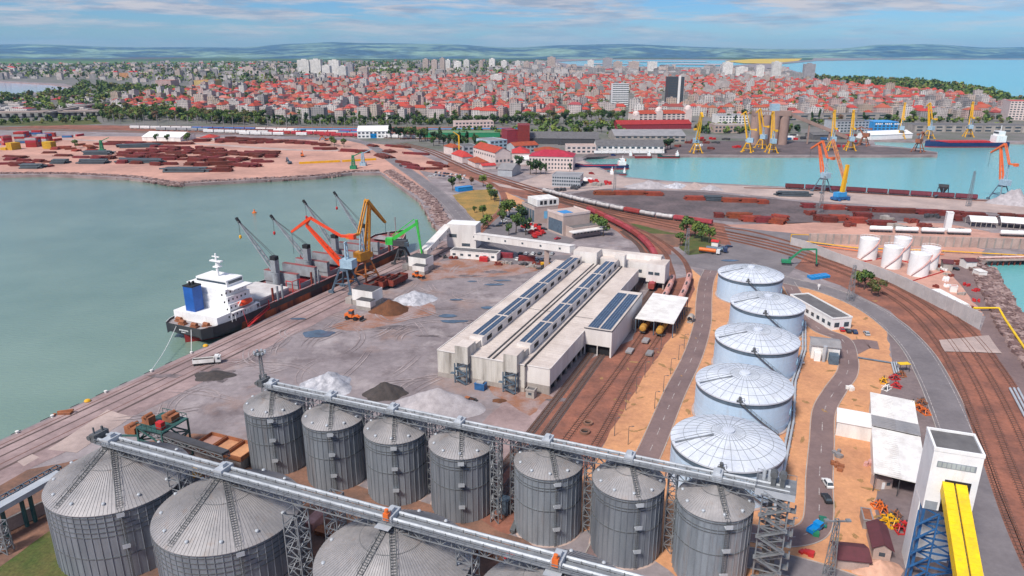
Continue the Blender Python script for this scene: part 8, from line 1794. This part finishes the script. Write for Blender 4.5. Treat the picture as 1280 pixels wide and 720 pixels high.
for X, Yy, ang, px, py in cands:
    q = rc.random(); zone = noise.noise(Vector((X * .004, Yy * .004, 5)))
    if q < .15 + (.3 if zone > .38 else 0): ctree.append((X, Yy)); continue
    flat = rc.random() < (.12 if Yy > 1500 else .22) + (.3 if zone < -.35 else 0)
    w_, d_ = rc.uniform(13, 23), rc.uniform(11, 15); h_ = rc.choice((6, 7, 8, 9, 10, 12)) if not flat else rc.choice((12, 15, 17, 20, 24))
    if Yy < 1330 and rc.random() < .55: flat, w_, h_ = rc.random() < .5, rc.uniform(18, 30), rc.choice((14, 16, 18))
    wi = rc.choice((0, 1, 2, 3, 4, 5, 2, 5)); ri = rc.choice((0, 0, 0, 1, 1, 1, 2, 2, 3)) if not flat else rc.choice((4, 4, 5)); yw = ang + (math.pi / 2 if rc.random() < .4 else 0); rh = rc.uniform(3, 5)
    if nb < 298 and 0 < px < 1280:
        m = MB(); house(m, 0, 0, yw, w_, d_, h_, wi, ri, flat, rh); o = m.build('apartment_block' if flat else 'city_house', MAT12, None, (X, Yy, .03)); nb += 1
        wh_ = 'left of the avenue' if px < 400 else 'facing the marshalling yard' if px < 560 else 'above the long cream building' if px < 700 else 'around the white office tower' if px < 830 else 'behind the railway station' if px < 940 else 'behind the concrete silos' if px < 1050 else 'behind the blue glass hall' if px < 1140 else 'towards the right edge'
        tag(o, f'{WNm[wi]} {max(2, int(h_ / 3))}-storey ' + (f'flat block with {RNm[ri]} roof' if flat else f'house with {RNm[ri]} hipped roof') + f' {wh_}', 'house', 'city houses nearest the port')
    else: house(big, X, Yy, yw, w_, d_, h_, wi, ri, flat, rh)
o = big.build('city_houses', MAT12); o['kind'] = 'stuff'
# outer districts: pale blocks among greenery
outer_m = MB()
def scatter(poly, n, fn):
    xs, ys = [p[0] for p in poly], [p[1] for p in poly]; gp = [G(*p) for p in poly]; X0, X1, Y0, Y1 = min(p.x for p in gp), max(p.x for p in gp), min(p.y for p in gp), max(p.y for p in gp); k = 0; it = 0
    while k < n and it < n * 40:
        it += 1; X, Yy = rc.uniform(X0, X1), rc.uniform(Y0, Y1)
        if inside((X, Yy), [(p.x, p.y) for p in gp]): fn(X, Yy); k += 1
def ob(X, Yy):
    big_ = rc.random() < .12
    house(outer_m, X, Yy, rad(rc.uniform(-25, 10)), rc.uniform(40, 90) if big_ else rc.uniform(12, 40), rc.uniform(20, 40) if big_ else rc.uniform(10, 14), rc.choice((6, 8)) if big_ else rc.choice((8, 12, 18, 24)), rc.choice((2, 5, 3, 3, 0)), rc.choice((4, 4, 5, 4, 0)), rc.random() < .72, 4)
scatter([(-60, 99), (-60, 83.5), (200, 80), (430, 78.5), (640, 78.5), (640, 94), (430, 96), (330, 110), (235, 113), (130, 101)], 1100, ob)
scatter([(640, 94), (640, 78.5), (690, 78), (700, 84.8), (900, 86.5), (980, 89), (1000, 99), (900, 96)], 420, ob)
def ind(X, Yy): house(outer_m, X, Yy, rad(rc.uniform(-25, 10)), rc.uniform(20, 55), rc.uniform(14, 28), rc.choice((5, 6, 8)), rc.choice((2, 5, 3)), rc.choice((4, 4, 0, 4)), rc.random() < .8, 3)
scatter([(-60, 141), (-60, 127), (60, 124), (130, 118), (235, 116), (330, 113), (230, 130), (185, 140), (130, 141)], 130, ind)
o = outer_m.build('outer_city_blocks', MAT12); o['kind'] = 'stuff'
# towers one can tell apart
def tower(px, wpx, ytop, d_, wm, label, dpt=None):
    g_ = G(*px); dep = proj(g_.x, g_.y)[2]; w_ = wpx * dep / FPX; h_ = hgt(px[0], ytop, g_.y)
    t = thing('tower_block', label, 'tower', (g_.x, g_.y, .02), rad(-6)); m = MB(); m.box(-w_ / 2, 0, 0, w_ / 2, d_, h_); m.build('wall', wm, t); m = MB(); m.box(-w_ * .2, d_ * .3, h_, w_ * .2, d_ * .7, h_ + 4); m.build('roof_room', wm, t); return t
FT = [facade('tower_white', (.74, .71, .68), sx=4.5, sz=3.4, fx=(.3, .6)), facade('tower_beige', (.55, .44, .39), sx=4, sz=3.2), facade('tower_grey', (.38, .36, .38), sx=4, sz=3.2)]
for px, w_, yt, k, l_ in (((380, 96), 15, 75, 0, 'white slab block at the left end of the big white estate'), ((395, 96), 14, 74.5, 0, 'white slab block second in the big white estate'), ((408, 97), 10, 82, 0, 'lower white slab in the big white estate'), ((418, 96), 13, 75.5, 0, 'white slab block right of the gap in the big white estate'), ((428, 97), 10, 83, 0, 'lower white slab at the right end of the big white estate'), ((437, 95), 9, 80, 2, 'grey block just right of the big white estate'), ((454, 95), 11, 84, 1, 'beige block right of the big white estate'),
    ((689, 87), 10, 71.5, 1, 'brown tower block standing alone above the red roofs'), ((738, 88), 8, 75.5, 0, 'slim white tower block above the salt lagoon shore'), ((759, 88), 12, 72.5, 2, 'grey tower block with dark side by the lagoon'), ((772, 88), 11, 77, 1, 'beige tower block right of the grey lagoon tower'), ((792, 89), 13, 77, 1, 'beige tower block in the middle of the lagoon row'), ((815, 89), 12, 77.5, 0, 'white tower block at the right end of the lagoon row'), ((909, 95), 12, 78, 0, 'white tower block left of the rapeseed field'), ((927, 95), 14, 84, 0, 'low white block beside the white tower near the rapeseed field'), ((950, 96), 9, 82, 0, 'white block right of the rapeseed towers'), ((970, 97), 11, 77.5, 0, 'white tower block at the bay end of the rapeseed towers'), ((1011, 99), 13, 80, 2, 'stepped grey tower block on the bay shore'),
    ((532, 90), 7, 74, 1, 'beige tower first in the far middle estate'), ((543, 92), 7, 75, 1, 'beige tower second in the far middle estate'), ((553, 93), 6, 73, 1, 'beige tower third in the far middle estate'), ((560, 91), 6, 75, 0, 'white tower fourth in the far middle estate'), ((572, 89), 9, 77, 0, 'white block right of the far middle estate'), ((583, 88), 7, 75, 0, 'white tower between the two far estates'), ((601, 88), 5, 76, 1, 'slim beige tower left of the far right estate'), ((615, 88), 7, 73.5, 0, 'white tower in the far right estate'), ((630, 88), 7, 76, 0, 'white tower at the end of the far right estate'), ((647, 86), 7, 76.5, 0, 'white tower above the red roofs left of the brown tower'), ((658, 87), 7, 77, 1, 'beige tower left of the brown tower'), ((620, 104), 14, 94, 0, 'white slab standing among the red roofs'), ((310, 92), 14, 84, 1, 'orange-pink block among the far left districts'), ((223, 101), 7, 88, 1, 'slim reddish chimney-like tower in the far left districts'), ((1006, 135), 9, 122, 2, 'grey apartment tower above the pier silos'), ((1015, 138), 11, 124, 1, 'beige apartment tower beside the grey one above the pier')):
    tower(px, w_, yt, 16 + w_, FT[k], l_)
for px, w_, l_, c in (((145, 97), 34, 'long orange industrial building in the far left districts', (.62, .30, .13)), ((243, 108), 26, 'yellow long hall at the left end of the red roofs', (.62, .45, .16)), ((195, 108), 20, 'white and red hall in the far left districts', (.6, .4, .38))):
    g_ = G(*px); ww = w_ * proj(g_.x, g_.y)[2] / FPX; simple_building('factory_hall', l_, 'building', g_, rad(-5), ww, 50, 18, facade('hall_' + l_[:4].strip(), c), ROOFS[4] if 'orange' in l_ else ROOFS[1], par=.5)
# town trees: those still countable as trees, the rest as woodland
for X, Yy in ctree[:max(0, 297 - NT[0])]: tree(None, rt.uniform(1.1, 1.6), rt.choice((0, 2, 6, 5)), 'growing between the front city houses', 'trees between the front city houses', p=Vector((X, Yy, 0)))
wood = MB()
def wtree(X, Yy, sc=1., n=26): crown_mb(wood, Vector((X, Yy, 5 * sc)), 4.6 * sc, 4.8 * sc, n, 1.5 * sc, rt.choice(((0, 1), (0, 2), (1, 0), (3, 1), (2, 0), (0, 0))), rt)
for X, Yy in ctree[max(0, 297 - NT[0]):]: wtree(X, Yy, rt.uniform(1, 1.5), 20)
scatter([(1018, 98), (1060, 106.5), (1185, 118.5), (1246, 129), (1262, 150), (1290, 150), (1284, 136), (1262, 126), (1222, 113.5), (1170, 105.5), (1110, 101.5), (1050, 100)], 700, lambda X, Yy: wtree(X, Yy, rt.uniform(1.2, 2.2), 34))
scatter([(-60, 128), (0, 121.5), (60, 118), (101, 111), (100, 104), (235, 113), (240, 118), (130, 125), (0, 133)], 420, lambda X, Yy: wtree(X, Yy, rt.uniform(1, 1.8), 26))
scatter([(130, 141), (185, 139), (235, 128), (330, 112), (260, 114), (130, 122), (20, 132), (20, 140)], 260, lambda X, Yy: wtree(X, Yy, rt.uniform(1, 1.7), 26))
scatter([(-60, 99), (-60, 84), (430, 79), (640, 78.5), (640, 93), (430, 95), (330, 109), (130, 100)], 2600, lambda X, Yy: wtree(X, Yy, rt.uniform(1.5, 3.2), 9))
scatter([(455, 92), (500, 87), (530, 88), (500, 96)], 130, lambda X, Yy: wtree(X, Yy, rt.uniform(1.5, 2.4), 16))
scatter([(126, 150), (126, 140), (330, 148), (330, 156.5)], 130, lambda X, Yy: wtree(X, Yy, rt.uniform(1.0, 1.5), 40))
scatter([(330, 157), (330, 153), (640, 153), (640, 156.5)], 160, lambda X, Yy: wtree(X, Yy, rt.uniform(.5, .9), 40))
scatter([(-40, 152), (122, 149.5), (126, 154), (-40, 157)], 45, lambda X, Yy: wtree(X, Yy, rt.uniform(.7, 1.1), 40))
for pl, n_ in (([(560, 172), (560, 164), (780, 163), (780, 171)], 60), ([(870, 168), (870, 160), (1000, 160), (1000, 166)], 50), ([(1010, 160), (1010, 152), (1260, 150), (1260, 158)], 70), ([(660, 160), (660, 154), (800, 157), (800, 161)], 60)): scatter(pl, n_, lambda X, Yy: wtree(X, Yy, rt.uniform(.7, 1.2), 36))
o = wood.build('woodland', LG); o['kind'] = 'stuff'
# ================================================================ SMALL THINGS BETWEEN THE SILOS
for i, (px, sz, c, l_) in enumerate((((888, 722), (3.2, 2.6, 2.6), RED, 'bright red cabin at the foot of the silo nearest the elevator tower'), ((630, 640), (3, 2.4, 4), STEELB, 'dark blue-grey machine standing in the wide gap between the tall silos'), ((655, 652), (2.4, 6, 1.2), CONC, 'pale concrete channel block in the wide gap between tall silos'),
        ((607, 690), (4, 3, 2.4), RUSTO, 'rusty orange container behind the third huge silo'), ((640, 705), (3, 2, 1.8), RED, 'red crate on brown soil behind the third huge silo'), ((395, 655), (2.6, 6, 2.2), PKW, 'pinkish long crate lying between the second and third huge silo'), ((408, 668), (5, 2.4, 1.2), RUSTO, 'rusty platform between the second and third huge silo'), ((243, 597), (3, 3, 2.8), YEL, 'yellow cabinet behind the first huge silo'), ((250, 607), (4, 2, 1.4), DGREY, 'dark crate behind the first huge silo'))):
    m = MB(); m.box(-sz[0] / 2, -sz[1] / 2, .02, sz[0] / 2, sz[1] / 2, sz[2])
    for k in range(4): x_ = -sz[0] / 2 + sz[0] * (k + .5) / 4; m.box(x_ - .06, -sz[1] / 2 - .06, .1, x_ + .06, -sz[1] / 2, sz[2] - .1)
    m.box(-sz[0] / 2 - .08, -sz[1] / 2 - .08, sz[2], sz[0] / 2 + .08, sz[1] / 2 + .08, sz[2] + .1)
    o = tag(m.build('cabin' if i == 0 else 'machine_box' if i == 1 else 'crate', c, None, G(*px)), l_, 'cabin' if i == 0 else 'machine' if i == 1 else 'crate'); o.rotation_euler.z = rad(-22)
t_ = thing('ground_conveyor', 'low inclined grey conveyor running through the wide gap between tall silos', 'conveyor', (0, 0, 0)); a, b_ = G(640, 668), G(676, 598); m = MB(); m.bar(a + Vector((0, 0, .8)), b_ + Vector((0, 0, 4)), 1.2, .7); m.build('trough', GALVD, t_); m = MB()
for k in range(5): q = a.lerp(b_, k / 4); m.bar(q, q + Vector((0, 0, .8 + .8 * k)), .25)
m.build('stand', LATT, t_)
TUFT = mat('dry_tufts', (.25, .155, .06), (.36, .2, .09), scale=.4, world=True, fine=.3)
rr = random.Random(77); mm = MB()
for i in range(140):
    x_, y_ = rr.choice(((rr.uniform(745, 870), rr.uniform(390, 560)), (rr.uniform(985, 1100), rr.uniform(365, 700)), (rr.uniform(850, 900), rr.uniform(400, 560))))
    c = G(x_, y_); a_, b_ = rr.uniform(.5, 2.6), rr.uniform(.3, 1.1); e0 = rr.uniform(0, 3); pts = []
    for q in range(12): e = 2 * math.pi * q / 12; f = rr.uniform(.6, 1.25); u, v = math.cos(e) * a_ * f, math.sin(e) * b_ * f; pts.append((c.x + u * math.cos(e0) - v * math.sin(e0), c.y + u * math.sin(e0) + v * math.cos(e0), .053 + i * .00018))
    mm.add(pts + [(c.x, c.y, .06 + i * .00018)], [(q, (q + 1) % 12, 12) for q in range(12)])
o = mm.build('dry_tufts', TUFT); o['kind'] = 'stuff'
# lorries, piles and crates on the working quays: too small to show parts
LM = {}
def small(kind, c, nm):
    if (kind, nm) in LM: return LM[kind, nm]
    m = MB()
    if kind == 'lorry':
        m.box(-5, -1.2, 1, 3, 1.2, 3.6); m.box(3.3, -1.2, .7, 5.3, 1.2, 3.1, 1); m.box(-5, -.9, .5, 5, .9, 1, 2)
        for a in (-4, -2.8, 2, 4.4): m.box(a - .5, -1.25, .02, a + .5, 1.25, 1, 2)
    elif kind == 'digger':
        m.box(-2.5, -1.4, .02, 2.5, 1.4, 1); m.box(-2.5, -1.3, 1, 1.5, 1.3, 2.8, 1); m.bar((1, 0, 2.2), (6, 0, 6), .7, m=1); m.bar((6, 0, 6), (8, 0, 1), .6, m=1)
    else:
        r_ = random.Random(len(LM))
        for k in range(9): m.cbox((r_.uniform(-4, 4), r_.uniform(-3, 3), 0.02), (r_.uniform(1.5, 4), r_.uniform(1, 3), r_.uniform(.8, 2.6)), r_.uniform(0, 3))
    LM[kind, nm] = m.mesh({'lorry': 'parked_lorry', 'digger': 'digger', 'pile': 'goods_pile'}[kind], [c, c if kind == 'pile' else CW if kind == 'lorry' and nm != 'white' else c if kind == 'lorry' else c, DGREY]); return LM[kind, nm]
rr = random.Random(9); cs = {'red': RED, 'white': WHTC, 'grey': CONC, 'dark': DGREY, 'rusty': RUST, 'blue': BLUE}
def put(kind, nm, px, yaw, label, group):
    o = bpy.data.objects.new({'lorry': 'parked_lorry', 'digger': 'digger', 'pile': 'goods_pile'}[kind], small(kind, cs[nm], nm)); COL.objects.link(o); o.location = G(*px) + Vector((0, 0, .06)); o.rotation_euler.z = yaw; tag(o, label, {'lorry': 'lorry', 'digger': 'digger', 'pile': 'goods pile'}[kind], group)
for i in range(9): put('lorry', 'white', (748 + i * 9.5, 192.6), 0, 'white lorry parked in the row before the long ribbed warehouse', 'white lorries along the basin warehouse')
for i in range(46):
    nm = rr.choice(('rusty', 'dark', 'grey', 'red', 'white', 'rusty')); px = (rr.uniform(860, 1075), rr.uniform(170, 188)) if i < 34 else (rr.uniform(700, 860), rr.uniform(180, 193))
    if 926 < px[0] < 990 and px[1] > 172: continue
    put('pile', nm, px, rr.uniform(0, 3), f'{nm} pile of goods on the quay around the concrete silos' if i < 34 else f'{nm} pile of goods by the basin warehouses', 'goods piles on the north quays')
for i in range(14): nm = rr.choice(('red', 'white', 'blue', 'dark')); put('lorry', nm, (rr.uniform(985, 1070), rr.uniform(165, 176)), rr.uniform(-.5, .5), f'{nm} lorry parked on the yard under the sloping gallery', 'lorries parked under the sloping gallery')
for i, px in enumerate(((700, 238), (722, 232), (714, 230), (705, 228), (735, 226), (742, 228), (720, 236), (760, 230), (728, 229), (748, 232))): nm = ('dark', 'dark', 'dark', 'dark', 'white', 'red', 'dark', 'red', 'dark', 'grey')[i]; put('pile', nm, px, i * .7, f'{nm} scrap pile beside the grey modular office and tug berth', 'scrap piles beside the tug berth')
for i, px in enumerate(((1012, 268), (1110, 274), (1140, 278), (1165, 272), (1060, 282), (1155, 284), (1120, 285))): nm = ('rusty', 'grey', 'rusty', 'dark', 'rusty', 'rusty', 'grey')[i]; put('pile', nm, px, i * .9, f'{nm} rubble pile on the far quay yard before the pale terrace', 'rubble piles before the terrace')
for i in range(26):
    px = (rr.uniform(1150, 1222), rr.uniform(322, 392))
    if px[1] > 346 + (px[0] - 1110) * .52: continue
    put('pile', rr.choice(('rusty', 'grey', 'white', 'red')), px, rr.uniform(0, 3), 'small pile of pipes and gear on the pink ground behind the concrete wall', 'gear piles behind the concrete wall'); COL.objects[-1].scale = (.35, .35, .5)
